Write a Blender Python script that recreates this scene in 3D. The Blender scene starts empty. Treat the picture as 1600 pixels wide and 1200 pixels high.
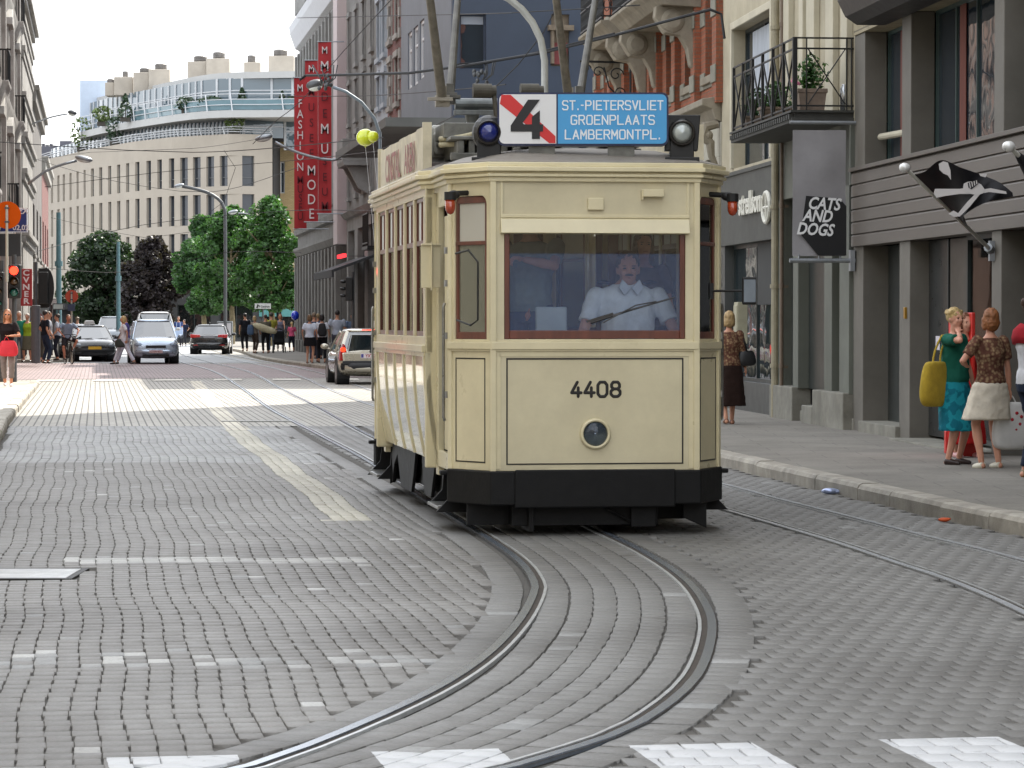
import bpy, bmesh, math, random
from mathutils import Matrix, Vector, noise
import numpy as np
R=math.radians; rnd=random.Random(7)
scene=bpy.context.scene; COL=scene.collection
FP=4700.0; CZ=1.62; PA=math.atan(100/FP)
def ray(u,v):
    dx=(u-800)/FP; dv=(600-v)/FP
    return Vector((dx, math.cos(PA)+dv*math.sin(PA), -math.sin(PA)+dv*math.cos(PA)))
def at(u,v,Y):
    d=ray(u,v); t=Y/d.y
    return Vector((d.x*t,Y,CZ+d.z*t))
def gnd(u,v,z=0.0):
    d=ray(u,v); t=(z-CZ)/d.z
    return Vector((d.x*t,d.y*t,z))
def lin(c):
    return tuple(((x/255)/12.92 if x/255<=.04045 else ((x/255+.055)/1.055)**2.4) for x in c)
# ---------------------------------------------------------------- materials
MATS={}
class NT:
    def __init__(s,name):
        s.m=bpy.data.materials.new(name); s.m.use_nodes=True; s.t=s.m.node_tree; s.t.nodes.clear()
        s.out=s.n('ShaderNodeOutputMaterial')
    def n(s,k,**kw):
        x=s.t.nodes.new(k)
        for a,b in kw.items(): setattr(x,a,b)
        return x
    def l(s,a,b): s.t.links.new(a,b)
    def coord(s,wall=False):
        tc=s.n('ShaderNodeTexCoord')
        if not wall: return tc.outputs['Object']
        sp=s.n('ShaderNodeSeparateXYZ'); s.l(tc.outputs['Object'],sp.inputs[0])
        ad=s.n('ShaderNodeMath',operation='ADD'); s.l(sp.outputs[0],ad.inputs[0]); s.l(sp.outputs[1],ad.inputs[1])
        cb=s.n('ShaderNodeCombineXYZ'); s.l(ad.outputs[0],cb.inputs[0]); s.l(sp.outputs[2],cb.inputs[1])
        return cb.outputs[0]
    def noise(s,co,scale,detail=4,rough=.6):
        x=s.n('ShaderNodeTexNoise'); x.inputs['Scale'].default_value=scale; x.inputs['Detail'].default_value=detail
        x.inputs['Roughness'].default_value=rough; s.l(co,x.inputs['Vector']); return x.outputs['Fac']
    def ramp(s,fac,a,b,c0,c1):
        x=s.n('ShaderNodeValToRGB'); e=x.color_ramp.elements
        e[0].position=a; e[1].position=b; e[0].color=(*c0,1); e[1].color=(*c1,1); s.l(fac,x.inputs[0]); return x.outputs[0]
    def mul(s,a,b,f=1.0,kind='MULTIPLY'):
        x=s.n('ShaderNodeMixRGB',blend_type=kind); 
        if isinstance(f,float): x.inputs[0].default_value=f
        else: s.l(f,x.inputs[0])
        for i,v in ((1,a),(2,b)):
            if isinstance(v,tuple): x.inputs[i].default_value=(*v,1)
            else: s.l(v,x.inputs[i])
        return x.outputs[0]
    def math(s,op,a,b=0.0):
        x=s.n('ShaderNodeMath',operation=op)
        for i,v in ((0,a),(1,b)):
            if isinstance(v,(int,float)): x.inputs[i].default_value=v
            else: s.l(v,x.inputs[i])
        return x.outputs[0]
    def bump(s,h,strength=.3,dist=.01,prev=None):
        x=s.n('ShaderNodeBump'); x.inputs['Strength'].default_value=strength; x.inputs['Distance'].default_value=dist
        s.l(h,x.inputs['Height'])
        if prev is not None: s.l(prev,x.inputs['Normal'])
        return x.outputs[0]
    def bsdf(s,color,rough=.6,metal=0.,normal=None,spec=.5,**kw):
        p=s.n('ShaderNodeBsdfPrincipled')
        if isinstance(color,tuple): p.inputs['Base Color'].default_value=(*color,1)
        else: s.l(color,p.inputs['Base Color'])
        if isinstance(rough,(int,float)): p.inputs['Roughness'].default_value=rough
        else: s.l(rough,p.inputs['Roughness'])
        p.inputs['Metallic'].default_value=metal; p.inputs['Specular IOR Level'].default_value=spec
        if normal is not None: s.l(normal,p.inputs['Normal'])
        for k,v in kw.items(): p.inputs[k.replace('_',' ')].default_value=v
        s.l(p.outputs[0],s.out.inputs[0]); return p
def M(name,rgb=None,rough=.6,metal=0.,var=.12,scale=3.,bump=0.,bscale=60.,spec=.5,dirt=0.,coat=0.,stretch=None):
    if name in MATS: return MATS[name]
    t=NT(name); co=t.coord(); c=lin(rgb)
    if stretch:
        mp=t.n('ShaderNodeMapping'); mp.inputs['Scale'].default_value=stretch; t.l(co,mp.inputs[0]); co=mp.outputs[0]
    col=c
    if var>0:
        f=t.noise(co,scale,6); lo=1-var*1.6; hi=1+var*.9
        col=t.mul(c,t.ramp(f,.3,.72,(lo,lo,lo),(hi,hi,hi)))
    if dirt>0:
        f2=t.noise(co,scale*.35,8,.75); col=t.mul(col,t.ramp(f2,.38,.62,(.42,.38,.33),(1,1,1)),dirt)
    nm=None
    if bump>0: nm=t.bump(t.noise(co,bscale,4),bump,.01)
    rg=rough
    if var>0 and rough<.7:
        rg=t.math('ADD',t.math('MULTIPLY',t.noise(co,scale*2.3,4),.18),max(.02,rough-.09))
    t.bsdf(col,rg,metal,nm,spec,Coat_Weight=coat)
    MATS[name]=t.m; return t.m
def Mbrick(name,c1,c2,mortar,bw=.22,rh=.065,ms=.008,bumpd=.3,rough=.85,dirt=.4,wall=True,off=.5):
    if name in MATS: return MATS[name]
    t=NT(name); co=t.coord(wall)
    b=t.n('ShaderNodeTexBrick'); t.l(co,b.inputs['Vector']); b.offset=off
    b.inputs['Color1'].default_value=(*lin(c1),1); b.inputs['Color2'].default_value=(*lin(c2),1); b.inputs['Mortar'].default_value=(*lin(mortar),1)
    b.inputs['Scale'].default_value=1; b.inputs['Mortar Size'].default_value=ms; b.inputs['Mortar Smooth'].default_value=.3
    b.inputs['Brick Width'].default_value=bw; b.inputs['Row Height'].default_value=rh; b.inputs['Bias'].default_value=0
    tc=t.coord(); f=t.noise(tc,.8,8,.7)
    col=t.mul(b.outputs['Color'],t.ramp(f,.36,.66,(.5,.47,.43),(1.08,1.06,1.04)),dirt)
    col=t.mul(col,t.ramp(t.noise(tc,30,3),.3,.7,(.85,.85,.85),(1.1,1.1,1.1)))
    inv=t.math('SUBTRACT',1.0,b.outputs['Fac'])
    t.bsdf(col,rough,0,t.bump(inv,bumpd,.01)); MATS[name]=t.m; return t.m
def Mglass(name,tint=(200,215,215),trans=.8,refl_rough=.02,base=None,basefac=0.,ior=1.5,wave=.0):
    if name in MATS: return MATS[name]
    t=NT(name); tr=t.n('ShaderNodeBsdfTransparent'); tr.inputs[0].default_value=(*lin(tint),1)
    gl=t.n('ShaderNodeBsdfGlossy'); gl.inputs['Roughness'].default_value=refl_rough
    if wave>0:
        t.l(t.bump(t.noise(t.coord(),1.3,2),wave,.05),gl.inputs['Normal'])
    fr=t.n('ShaderNodeFresnel'); fr.inputs[0].default_value=ior
    mx=t.n('ShaderNodeMixShader'); t.l(fr.outputs[0],mx.inputs[0])
    src=tr.outputs[0]
    if base:
        df=t.n('ShaderNodeBsdfDiffuse'); df.inputs[0].default_value=(*lin(base),1)
        m2=t.n('ShaderNodeMixShader'); m2.inputs[0].default_value=basefac; t.l(tr.outputs[0],m2.inputs[1]); t.l(df.outputs[0],m2.inputs[2]); src=m2.outputs[0]
    t.l(src,mx.inputs[1]); t.l(gl.outputs[0],mx.inputs[2]); t.l(mx.outputs[0],t.out.inputs[0])
    MATS[name]=t.m; return t.m
def Mpane(name,rgb=(14,18,22),ior=1.7,wave=.25,rough=.03):
    # opaque dark window pane with sharp, slightly wavy reflections
    if name in MATS: return MATS[name]
    t=NT(name); n=t.bump(t.noise(t.coord(),1.1,2),wave,.04)
    p=t.bsdf(lin(rgb),rough,0,n,.5); p.inputs['IOR'].default_value=ior
    MATS[name]=t.m; return t.m
def Memit(name,rgb,st):
    if name in MATS: return MATS[name]
    t=NT(name); e=t.n('ShaderNodeEmission'); e.inputs[0].default_value=(*lin(rgb),1); e.inputs[1].default_value=st
    t.l(e.outputs[0],t.out.inputs[0]); MATS[name]=t.m; return t.m
# ---------------------------------------------------------------- scene tree
WM={}
def _link(o,loc_m,parent):
    COL.objects.link(o)
    if parent is not None: o.parent=parent
    o.matrix_local=loc_m; WM[o.name]=(WM[parent.name] if parent is not None else Matrix())@loc_m
def meta(o,label=None,cat=None,group=None,kind=None):
    if label: o['label']=label
    if cat: o['category']=cat
    if group: o['group']=group
    if kind: o['kind']=kind
    return o
def thing(name,label,cat,loc=(0,0,0),rz=0.,group=None,mat=None):
    o=bpy.data.objects.new(name,None); o.empty_display_size=.2
    _link(o,mat if mat is not None else Matrix.Translation(loc)@Matrix.Rotation(rz,4,'Z'),None)
    return meta(o,label,cat,group)
def copy_tree(o,mat=None,parent=None,label=None,group=None):
    c=o.copy(); COL.objects.link(c)
    if parent is not None: c.parent=parent
    if mat is not None: c.matrix_local=mat
    WM[c.name]=(WM[parent.name] if parent is not None else Matrix())@c.matrix_local
    if label: c['label']=label
    if group: c['group']=group
    for ch in [x for x in KIDS.get(o.name,[])]:
        k=copy_tree(ch,None,c); KIDS.setdefault(c.name,[]).append(k)
    return c
KIDS={}
class MB:
    def __init__(s,T=None): s.v=[]; s.f=[]; s.mi=[]; s.T=T.copy() if T is not None else Matrix(); s.m=0
    def add(s,vs,fs,T=None):
        b=len(s.v); X=s.T@T if T is not None else s.T
        for p in vs: s.v.append(X@Vector(p))
        for f in fs: s.f.append(tuple(b+i for i in f)); s.mi.append(s.m)
    def box(s,x0,x1,y0,y1,z0,z1,T=None):
        s.add([(x0,y0,z0),(x1,y0,z0),(x1,y1,z0),(x0,y1,z0),(x0,y0,z1),(x1,y0,z1),(x1,y1,z1),(x0,y1,z1)],
              [(0,3,2,1),(4,5,6,7),(0,1,5,4),(1,2,6,5),(2,3,7,6),(3,0,4,7)],T)
    def cbox(s,c,d,T=None): s.box(c[0]-d[0]/2,c[0]+d[0]/2,c[1]-d[1]/2,c[1]+d[1]/2,c[2]-d[2]/2,c[2]+d[2]/2,T)
    def quad(s,a,b,c,d): s.add([a,b,c,d],[(0,1,2,3)])
    def loft(s,rings,cap=True,closed=True):
        n=len(rings[0]); vs=[p for r in rings for p in r]; fs=[]
        for i in range(len(rings)-1):
            for j in range(n if closed else n-1):
                k=(j+1)%n; fs.append((i*n+j,i*n+k,(i+1)*n+k,(i+1)*n+j))
        if cap: fs.append(tuple(range(n))[::-1]); fs.append(tuple((len(rings)-1)*n+j for j in range(n)))
        s.add(vs,fs)
    def tube(s,pts,r,n=8,cap=True,flat=None):
        pts=[Vector(p) for p in pts]; N=len(pts)
        if not isinstance(r,(list,tuple)): r=[r]*N
        rings=[]; up=None
        for i,p in enumerate(pts):
            d=(pts[min(i+1,N-1)]-pts[max(i-1,0)]); 
            if d.length<1e-9: d=Vector((0,0,1))
            d.normalize()
            if up is None:
                up=Vector((0,0,1)) if abs(d.z)<.9 else Vector((0,1,0))
            a=d.cross(up); 
            if a.length<1e-6: a=d.orthogonal()
            a.normalize(); b=a.cross(d); b.normalize(); up=b
            rings.append([p+(a*math.cos(t)+b*math.sin(t))*r[i] for t in [2*math.pi*k/n for k in range(n)]])
        s.loft(rings,cap)
    def cyl(s,a,b,r,n=16): s.tube([a,b],r,n)
    def ell(s,c,r,nu=12,nv=8,T=None):
        vs=[];fs=[]
        for i in range(1,nv):
            ph=math.pi*i/nv
            for j in range(nu):
                th=2*math.pi*j/nu
                vs.append((c[0]+r[0]*math.sin(ph)*math.cos(th),c[1]+r[1]*math.sin(ph)*math.sin(th),c[2]+r[2]*math.cos(ph)))
        t=len(vs); vs.append((c[0],c[1],c[2]+r[2])); vs.append((c[0],c[1],c[2]-r[2]))
        for i in range(nv-2):
            for j in range(nu):
                k=(j+1)%nu; fs.append((i*nu+j,(i+1)*nu+j,(i+1)*nu+k,i*nu+k))
        for j in range(nu):
            k=(j+1)%nu; fs.append((t,j,k)); fs.append((t+1,(nv-2)*nu+k,(nv-2)*nu+j))
        s.add(vs,fs,T)
    def prism(s,poly,a,b,axis='y'):
        # poly in the plane across axis; x->(y,z) y->(x,z) z->(x,y)
        def P(p,t): return {'x':(t,p[0],p[1]),'y':(p[0],t,p[1]),'z':(p[0],p[1],t)}[axis]
        n=len(poly); s.add([P(p,a) for p in poly]+[P(p,b) for p in poly],
            [tuple(range(n))[::-1],tuple(range(n,2*n))]+[(i,(i+1)%n,n+(i+1)%n,n+i) for i in range(n)])
    def lathe(s,prof,T=None,n=20):
        # prof: (r,z) list, around local z
        vs=[(r*math.cos(2*math.pi*j/n),r*math.sin(2*math.pi*j/n),z) for r,z in prof for j in range(n)]
        fs=[(i*n+j,i*n+(j+1)%n,(i+1)*n+(j+1)%n,(i+1)*n+j) for i in range(len(prof)-1) for j in range(n)]
        if prof[0][0]>1e-6: fs.append(tuple(range(n))[::-1])
        if prof[-1][0]>1e-6: fs.append(tuple((len(prof)-1)*n+j for j in range(n)))
        s.add(vs,fs,T)
    def build(s,name,mat,parent=None,smooth=False,bevel=0.,sub=0,vox=0.,label=None,recalc=True,smo=0):
        me=bpy.data.meshes.new(name); o=bpy.data.objects.new(name,me)
        pw=WM[parent.name] if parent is not None else None
        if parent is None:
            xs=[p.x for p in s.v]; ys=[p.y for p in s.v]; zs=[p.z for p in s.v]
            org=Matrix.Translation(((min(xs)+max(xs))/2,(min(ys)+max(ys))/2,min(zs)))
            inv=org.inverted(); _link(o,org,None)
        else:
            inv=pw.inverted(); _link(o,Matrix(),parent); KIDS.setdefault(parent.name,[]).append(o)
        me.from_pydata([inv@p for p in s.v],[],s.f)
        for m in (mat if isinstance(mat,list) else [mat]): me.materials.append(m)
        if isinstance(mat,list): me.polygons.foreach_set('material_index',s.mi)
        if recalc and len(s.f)<60000:
            bm=bmesh.new(); bm.from_mesh(me); bmesh.ops.recalc_face_normals(bm,faces=bm.faces); bm.to_mesh(me); bm.free()
        if smooth: me.polygons.foreach_set('use_smooth',[True]*len(me.polygons))
        if vox>0:
            q=o.modifiers.new('r','REMESH'); q.mode='VOXEL'; q.voxel_size=vox; q.use_smooth_shade=True
            if smo: q=o.modifiers.new('s','SMOOTH'); q.iterations=smo; q.factor=.5
        if bevel>0:
            q=o.modifiers.new('b','BEVEL'); q.width=bevel; q.segments=2; q.limit_method='ANGLE'; q.angle_limit=R(35)
        if sub: q=o.modifiers.new('u','SUBSURF'); q.levels=sub; q.render_levels=sub
        if label: o['label']=label
        me.update(); return o
def single(mb,name,mat,label,cat,group=None,kind=None,**k):
    o=mb.build(name,mat,None,**k); return meta(o,label,cat,group,kind)
def tmesh(txt,size=1.,shear=0.,off=0.,align='CENTER',ext=0.,sx=1.):
    cu=bpy.data.curves.new('t','FONT'); cu.body=txt; cu.size=size; cu.shear=shear; cu.offset=off; cu.align_x=align; cu.extrude=ext
    cu.resolution_u=3
    o=bpy.data.objects.new('t',cu); COL.objects.link(o); dg=bpy.context.evaluated_depsgraph_get()
    me=bpy.data.meshes.new_from_object(o.evaluated_get(dg))
    vs=[(v.co.x*sx,v.co.y,v.co.z) for v in me.vertices]; fs=[tuple(p.vertices) for p in me.polygons]
    bpy.data.objects.remove(o); bpy.data.meshes.remove(me); bpy.data.curves.remove(cu); return vs,fs
def frame(o,x,y,z=None):
    # matrix with origin o and columns x,y,(z)
    x=Vector(x).normalized(); y=Vector(y).normalized(); z=x.cross(y) if z is None else Vector(z)
    m=Matrix.Identity(4)
    for i in range(3): m[i][0]=x[i]; m[i][1]=y[i]; m[i][2]=z[i]; m[i][3]=o[i]
    return m
STROKES={'S':[[(1,.88),(.85,1),(.15,1),(0,.86),(0,.66),(.15,.53),(.85,.47),(1,.34),(1,.14),(.85,0),(.15,0),(0,.12)]],
'T':[[(0,1),(1,1)],[(.5,1),(.5,0)]],'P':[[(0,0),(0,1),(.8,1),(1,.86),(1,.62),(.8,.48),(0,.48)]],'I':[[(.5,0),(.5,1)]],
'E':[[(1,1),(0,1),(0,0),(1,0)],[(0,.5),(.85,.5)]],'R':[[(0,0),(0,1),(.8,1),(1,.86),(1,.64),(.8,.5),(0,.5)],[(.5,.5),(1,0)]],
'V':[[(0,1),(.5,0),(1,1)]],'L':[[(0,1),(0,0),(1,0)]],'G':[[(1,.86),(.85,1),(.15,1),(0,.86),(0,.14),(.15,0),(.85,0),(1,.14),(1,.45),(.6,.45)]],
'O':[[(.15,1),(.85,1),(1,.86),(1,.14),(.85,0),(.15,0),(0,.14),(0,.86),(.15,1)]],'N':[[(0,0),(0,1),(1,0),(1,1)]],
'A':[[(0,0),(.5,1),(1,0)],[(.18,.32),(.82,.32)]],'M':[[(0,0),(0,1),(.5,.35),(1,1),(1,0)]],
'B':[[(0,0),(0,1),(.75,1),(.92,.88),(.92,.64),(.75,.52),(0,.52)],[(.75,.52),(1,.4),(1,.12),(.82,0),(0,0)]],
'.':[[(.5,0),(.5,.08)]],'-':[[(.2,.5),(.8,.5)]],'0':[[(.25,1),(.75,1),(1,.8),(1,.2),(.75,0),(.25,0),(0,.2),(0,.8),(.25,1)]],
'8':[[(.25,1),(.75,1),(.93,.85),(.93,.66),(.72,.53),(.28,.53),(.07,.66),(.07,.85),(.25,1)],[(.28,.53),(0,.37),(0,.16),(.25,0),(.75,0),(1,.16),(1,.37),(.72,.53)]],
'4':[[(.62,1),(0,.27),(1.05,.27)],[(.72,.62),(.72,0)]],' ':[]}
def strokes(mb,txt,x,z,w,h,gap,r,T,n=6,narrow={'I':.25,'.':.3,'-':.55}):
    # writes in the x,z plane of T, extruding along y (flattened tubes)
    S=T@Matrix.Diagonal((1,.25,1,1)); save=mb.T; mb.T=S; tot=sum(w*narrow.get(c,1)+gap for c in txt)-gap; x-=tot/2
    for c in txt:
        cw=w*narrow.get(c,1)
        for pl in STROKES.get(c,[]):
            pts=[]
            for (a,b),(c2,d) in zip(pl[:-1],pl[1:]): mb.tube([(x+a*cw,0,z+b*h),(x+c2*cw,0,z+d*h)],r,n)
            for a,b in pl: mb.ell((x+a*cw,0,z+b*h),(r,r,r),6,4)
        x+=cw+gap
    mb.T=save
def smoothpath(pts,step=.5):
    P=[Vector(p) for p in pts]; out=[]
    for i in range(len(P)-1):
        p0=P[max(i-1,0)];p1=P[i];p2=P[i+1];p3=P[min(i+2,len(P)-1)]
        k=max(1,int((p2-p1).length/step))
        for j in range(k):
            t=j/k; out.append(.5*((2*p1)+(p2-p0)*t+(2*p0-5*p1+4*p2-p3)*t*t+(3*p1-p0-3*p2+p3)*t**3))
    out.append(P[-1]); return out
def wallgrid(mb,axT,us,zs,openings,t0,t1):
    """wall in the u,z plane of axT, thickness along local y from t0 to t1; openings are (u0,u1,z0,z1)"""
    U=sorted(set(us)|{a for o in openings for a in o[:2]}); Z=sorted(set(zs)|{a for o in openings for a in o[2:]})
    U=[u for u in U if us[0]-1e-6<=u<=us[-1]+1e-6]; Z=[z for z in Z if zs[0]-1e-6<=z<=zs[-1]+1e-6]
    for i in range(len(Z)-1):
        run=None
        for j in range(len(U)-1):
            cu=(U[j]+U[j+1])/2; cz=(Z[i]+Z[i+1])/2
            hole=any(o[0]<cu<o[1] and o[2]<cz<o[3] for o in openings)
            if not hole and run is None: run=U[j]
            if hole and run is not None: mb.box(run,U[j],t0,t1,Z[i],Z[i+1],axT); run=None
        if run is not None: mb.box(run,U[-1],t0,t1,Z[i],Z[i+1],axT)
# ---------------------------------------------------------------- camera, world, sun
cam=bpy.data.cameras.new('camera'); co=bpy.data.objects.new('camera',cam); COL.objects.link(co)
cam.sensor_width=36; cam.lens=FP/1600*36; cam.clip_end=3000; cam.clip_start=.5
co.location=(0,0,CZ); co.rotation_euler=(math.pi/2-PA,0,0); scene.camera=co
SUNV=Vector((.49,.87)).normalized(); SEL=R(46)
saz=math.atan2(SUNV.x,SUNV.y)
w=bpy.data.worlds.new('World'); scene.world=w; w.use_nodes=True; nt=w.node_tree; nt.nodes.clear()
wo=nt.nodes.new('ShaderNodeOutputWorld'); bg=nt.nodes.new('ShaderNodeBackground'); nt.links.new(bg.outputs[0],wo.inputs[0])
sk=nt.nodes.new('ShaderNodeTexSky'); sk.sky_type='NISHITA'; sk.sun_disc=False; sk.sun_elevation=SEL; sk.sun_rotation=saz
sk.dust_density=3.0; sk.air_density=1.0; sk.ozone_density=1.0
wc=nt.nodes.new('ShaderNodeTexCoord'); wn=nt.nodes.new('ShaderNodeTexNoise'); wn.inputs['Scale'].default_value=2.6; wn.inputs['Detail'].default_value=7
wm=nt.nodes.new('ShaderNodeMapping'); wm.inputs['Scale'].default_value=(1,1,2.2); nt.links.new(wc.outputs['Generated'],wm.inputs[0]); nt.links.new(wm.outputs[0],wn.inputs['Vector'])
wr=nt.nodes.new('ShaderNodeValToRGB'); wr.color_ramp.elements[0].position=.30; wr.color_ramp.elements[1].position=.62
wr.color_ramp.elements[0].color=(.45,.45,.45,1); wr.color_ramp.elements[1].color=(.97,.97,.97,1)
nt.links.new(wn.outputs['Fac'],wr.inputs[0])
wx=nt.nodes.new('ShaderNodeMixRGB'); nt.links.new(wr.outputs[0],wx.inputs[0]); nt.links.new(sk.outputs[0],wx.inputs[1])
wx.inputs[2].default_value=(11.2,11.6,12.2,1); nt.links.new(wx.outputs[0],bg.inputs[0]); bg.inputs[1].default_value=.12
sl=bpy.data.lights.new('sun','SUN'); sl.energy=4.6; sl.angle=R(.5); sl.color=(1,.95,.86)
so=bpy.data.objects.new('sun',sl); COL.objects.link(so); so.location=(0,0,60)
sd=Vector((SUNV.x*math.cos(SEL),SUNV.y*math.cos(SEL),math.sin(SEL))); so.rotation_euler=sd.to_track_quat('Z','Y').to_euler()
vs=scene.view_settings; vs.view_transform='Standard'; vs.look='None'; vs.exposure=1.0; vs.gamma=1; vs.use_curve_mapping=False
scene.render.resolution_x=1024; scene.render.resolution_y=768
# ---------------------------------------------------------------- frames
THR=math.atan(450/FP); FR=Matrix.Rotation(THR,4,'Z'); LR=8.4
THF=math.atan(.138); FF=Matrix.Translation((9.75,0,0))@Matrix.Rotation(THF,4,'Z')
FL=Matrix.Translation((-3.06,0,0))@Matrix.Rotation(THF,4,'Z')
def sof(Fr,l,u):
    k=(u-800)/FP; o=Fr@Vector((l,0,0)); e=Fr.to_3x3()@Vector((0,1,0)); return (k*o.y-o.x)/(e.x-k*e.y)
def lof(Fr,s,u):
    k=(u-800)/FP; o=Fr@Vector((0,s,0)); e=Fr.to_3x3()@Vector((1,0,0)); return (k*o.y-o.x)/(e.x-k*e.y)
def zof(Fr,l,s,v):
    Y=(Fr@Vector((l,s,0))).y; return at(800,v,Y).z
# ---------------------------------------------------------------- rails
def gp(L): return [gnd(u,v) for u,v in L]
t1L=[Vector((-19.5,165,0)),Vector((-16.2,138,0)),Vector((-12.7,115,0))]+gp([(330,580),(372,603),(420,638),(495,678),(570,718),(670,783),(768,845),(815,880),(836,910),(836,930),(815,970),(770,1020),(700,1070),(600,1120),(480,1170),(395,1200)])+[Vector((-1.75,9.6,0)),Vector((-2.9,8.5,0)),Vector((-4.4,7.5,0))]
t1R=[Vector((-18.4,165,0)),Vector((-15.1,138,0)),Vector((-11.6,115,0))]+gp([(386,581),(436,606),(499,638),(595,690)])+[Vector((.10,27.6,0))]+gp([(960,842),(1018,872),(1066,905),(1096,940),(1110,985),(1085,1060),(1000,1130),(900,1170),(800,1200)])+[Vector((-.95,9.5,0)),Vector((-2.0,8.2,0)),Vector((-3.4,7.1,0))]
t2L=[Vector((-17.6,166,0)),Vector((-13.8,138,0)),Vector((-7.5,97,0)),Vector((-3.3,62,0)),Vector((-.35,40,0))]+gp([(1100,788),(1200,817),(1308,849),(1400,880),(1483,907.5),(1600,958)])+[Vector((2.86,13.5,0)),Vector((2.6,10.5,0)),Vector((1.9,7.5,0))]
t2R=[Vector((-16.7,166,0)),Vector((-12.9,138,0)),Vector((-6.6,97,0)),Vector((-2.4,62,0)),Vector((.5,40,0))]+gp([(1120,755),(1212,780),(1300,802),(1441,838),(1600,878)])+[Vector((3.72,16.5,0)),Vector((3.85,12.5,0)),Vector((3.6,8,0))]
RAILS=[smoothpath(x,.35) for x in (t1L,t1R,t2L,t2R)]
m_head=M('rail_steel',(128,136,146),.24,.55,.1,20); m_lip=M('rail_lip',(150,150,150),.3,.7,.2,12); m_groove=M('rail_groove',(62,54,46),.9,0,.3,20)
m_head2=M('rail_steel_sky_sheen',(184,188,192),.3,.35,.12,14); m_lip2=M('rail_lip_sky_sheen',(176,178,178),.35,.3,.15,12)  # sky reflection on the rails put into a paler steel colour
def rail(path,name,label,lipside):
    path=[p+Vector((0,0,.012 if p.y>78 else 0)) for p in path]
    mb=MB(); n=len(path); nrm=[]
    for i in range(n):
        d=(path[min(i+1,n-1)]-path[max(i-1,0)]).normalized(); nrm.append(Vector((d.y,-d.x,0)))
    # strips: (offset0, offset1, z, material)
    S=lipside
    for a,b,z,m in ((-.032,.014,.013,0),(.014,.046,.005,2),(.046,.064,.011,1),(-.038,-.032,.006,2)):
        mb.m=m; vs=[];fs=[]
        for i in range(n):
            vs.append(path[i]+nrm[i]*a*S+Vector((0,0,z))); vs.append(path[i]+nrm[i]*b*S+Vector((0,0,z)))
            if i: fs.append((2*i-2,2*i-1,2*i+1,2*i))
        mb.add(vs,fs)
        if m!=2:
            for off in (a,b):
                vs=[];fs=[]
                for i in range(n):
                    vs.append(path[i]+nrm[i]*off*S+Vector((0,0,z))); vs.append(path[i]+nrm[i]*off*S+Vector((0,0,-.01)))
                    if i: fs.append((2*i-2,2*i-1,2*i+1,2*i))
                mb.add(vs,fs)
    o=mb.build(name,[m_head2,m_lip2,m_groove] if 'kerb' in label else [m_head,m_lip2,m_groove],None,recalc=False); meta(o,label,None,None,'structure')
    return o
rail(RAILS[0],'tram_rail','left grooved steel rail curving out from under the cream tram',-1)
rail(RAILS[1],'tram_rail','right grooved steel rail curving out from under the cream tram',1)
rail(RAILS[2],'tram_rail','left rail of the empty track along the right kerb',-1)
rail(RAILS[3],'tram_rail','right rail of the empty track, nearest the right kerb',1)
# ---------------------------------------------------------------- ground sheets
g=MB(); g.quad((-900,-300,-.013),(900,-300,-.013),(900,2200,-.013),(-900,2200,-.013))
meta(g.build('ground',M('ground_dark',(82,79,74),.9,0,.2,4,.3,80)),'dark bedding ground under the street reaching the horizon',None,None,'structure')
# sett colours
def sett_mat(name,c0,c1,stripe=False,rough=.62):
    t=NT(name); geo=t.n('ShaderNodeNewGeometry'); co=t.coord()
    col=t.ramp(geo.outputs['Random Per Island'],0,1,lin(c0),lin(c1))
    col=t.mul(col,t.ramp(t.noise(co,.55,8,.7),.35,.68,(.80,.79,.77),(1.08,1.07,1.05)))
    col=t.mul(col,t.ramp(t.noise(co,55,5,.8),.33,.66,(.72,.72,.72),(1.2,1.2,1.2)))
    col=t.mul(col,t.ramp(t.noise(co,.28,5,.55),.40,.52,(.80,.79,.78),(1,1,1)))
    col=t.mul(col,t.ramp(t.noise(co,2.1,3,.5),.27,.36,(.74,.72,.70),(1,1,1)))
    if stripe:
        mp=t.n('ShaderNodeMapping'); mp.vector_type='TEXTURE'; mp.inputs['Location'].default_value=(-1.50,11.1,0); mp.inputs['Rotation'].default_value=(0,0,R(9.5))
        t.l(co,mp.inputs[0]); sp=t.n('ShaderNodeSeparateXYZ'); t.l(mp.outputs[0],sp.inputs[0])
        wob=t.math('MULTIPLY',t.math('SUBTRACT',t.noise(co,9,4),.5),.015)
        x=t.math('DIVIDE',t.math('ADD',sp.outputs[0],wob),.985)
        fx=t.math('LESS_THAN',t.math('FRACT',t.math('ADD',x,10.0)),.49)
        fy=t.math('LESS_THAN',t.math('ADD',sp.outputs[1],wob),0.0); fy2=t.math('GREATER_THAN',sp.outputs[1],-3.2)
        f=t.math('MULTIPLY',t.math('MULTIPLY',fx,fy),fy2)
        wear=t.ramp(t.noise(co,14,6,.75),.30,.42,(.45,.45,.45),(1,1,1))
        f=t.math('MULTIPLY',f,t.math('MULTIPLY',wear,.93))
        col=t.mul(col,lin((196,197,198)),f,'MIX')
    rg=t.math('ADD',t.math('MULTIPLY',t.noise(co,6,5),.35),rough-.2)
    t.bsdf(col,rg,0,t.bump(t.noise(co,120,4,.7),.22,.004)); return t.m
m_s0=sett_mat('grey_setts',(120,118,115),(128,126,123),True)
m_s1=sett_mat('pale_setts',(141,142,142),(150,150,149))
m_s2=sett_mat('white_painted_setts',(166,166,165),(186,186,184))
m_s3=sett_mat('cream_strip_setts',(168,164,150),(182,178,164))
m_s4=sett_mat('track_setts',(113,112,110),(120,119,117),True)
m_s5=sett_mat('concrete_track_slabs',(115,114,112),(120,119,117),True)
DIRX,DIRY=-.14/math.hypot(1,.14),1/math.hypot(1,.14)
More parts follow.
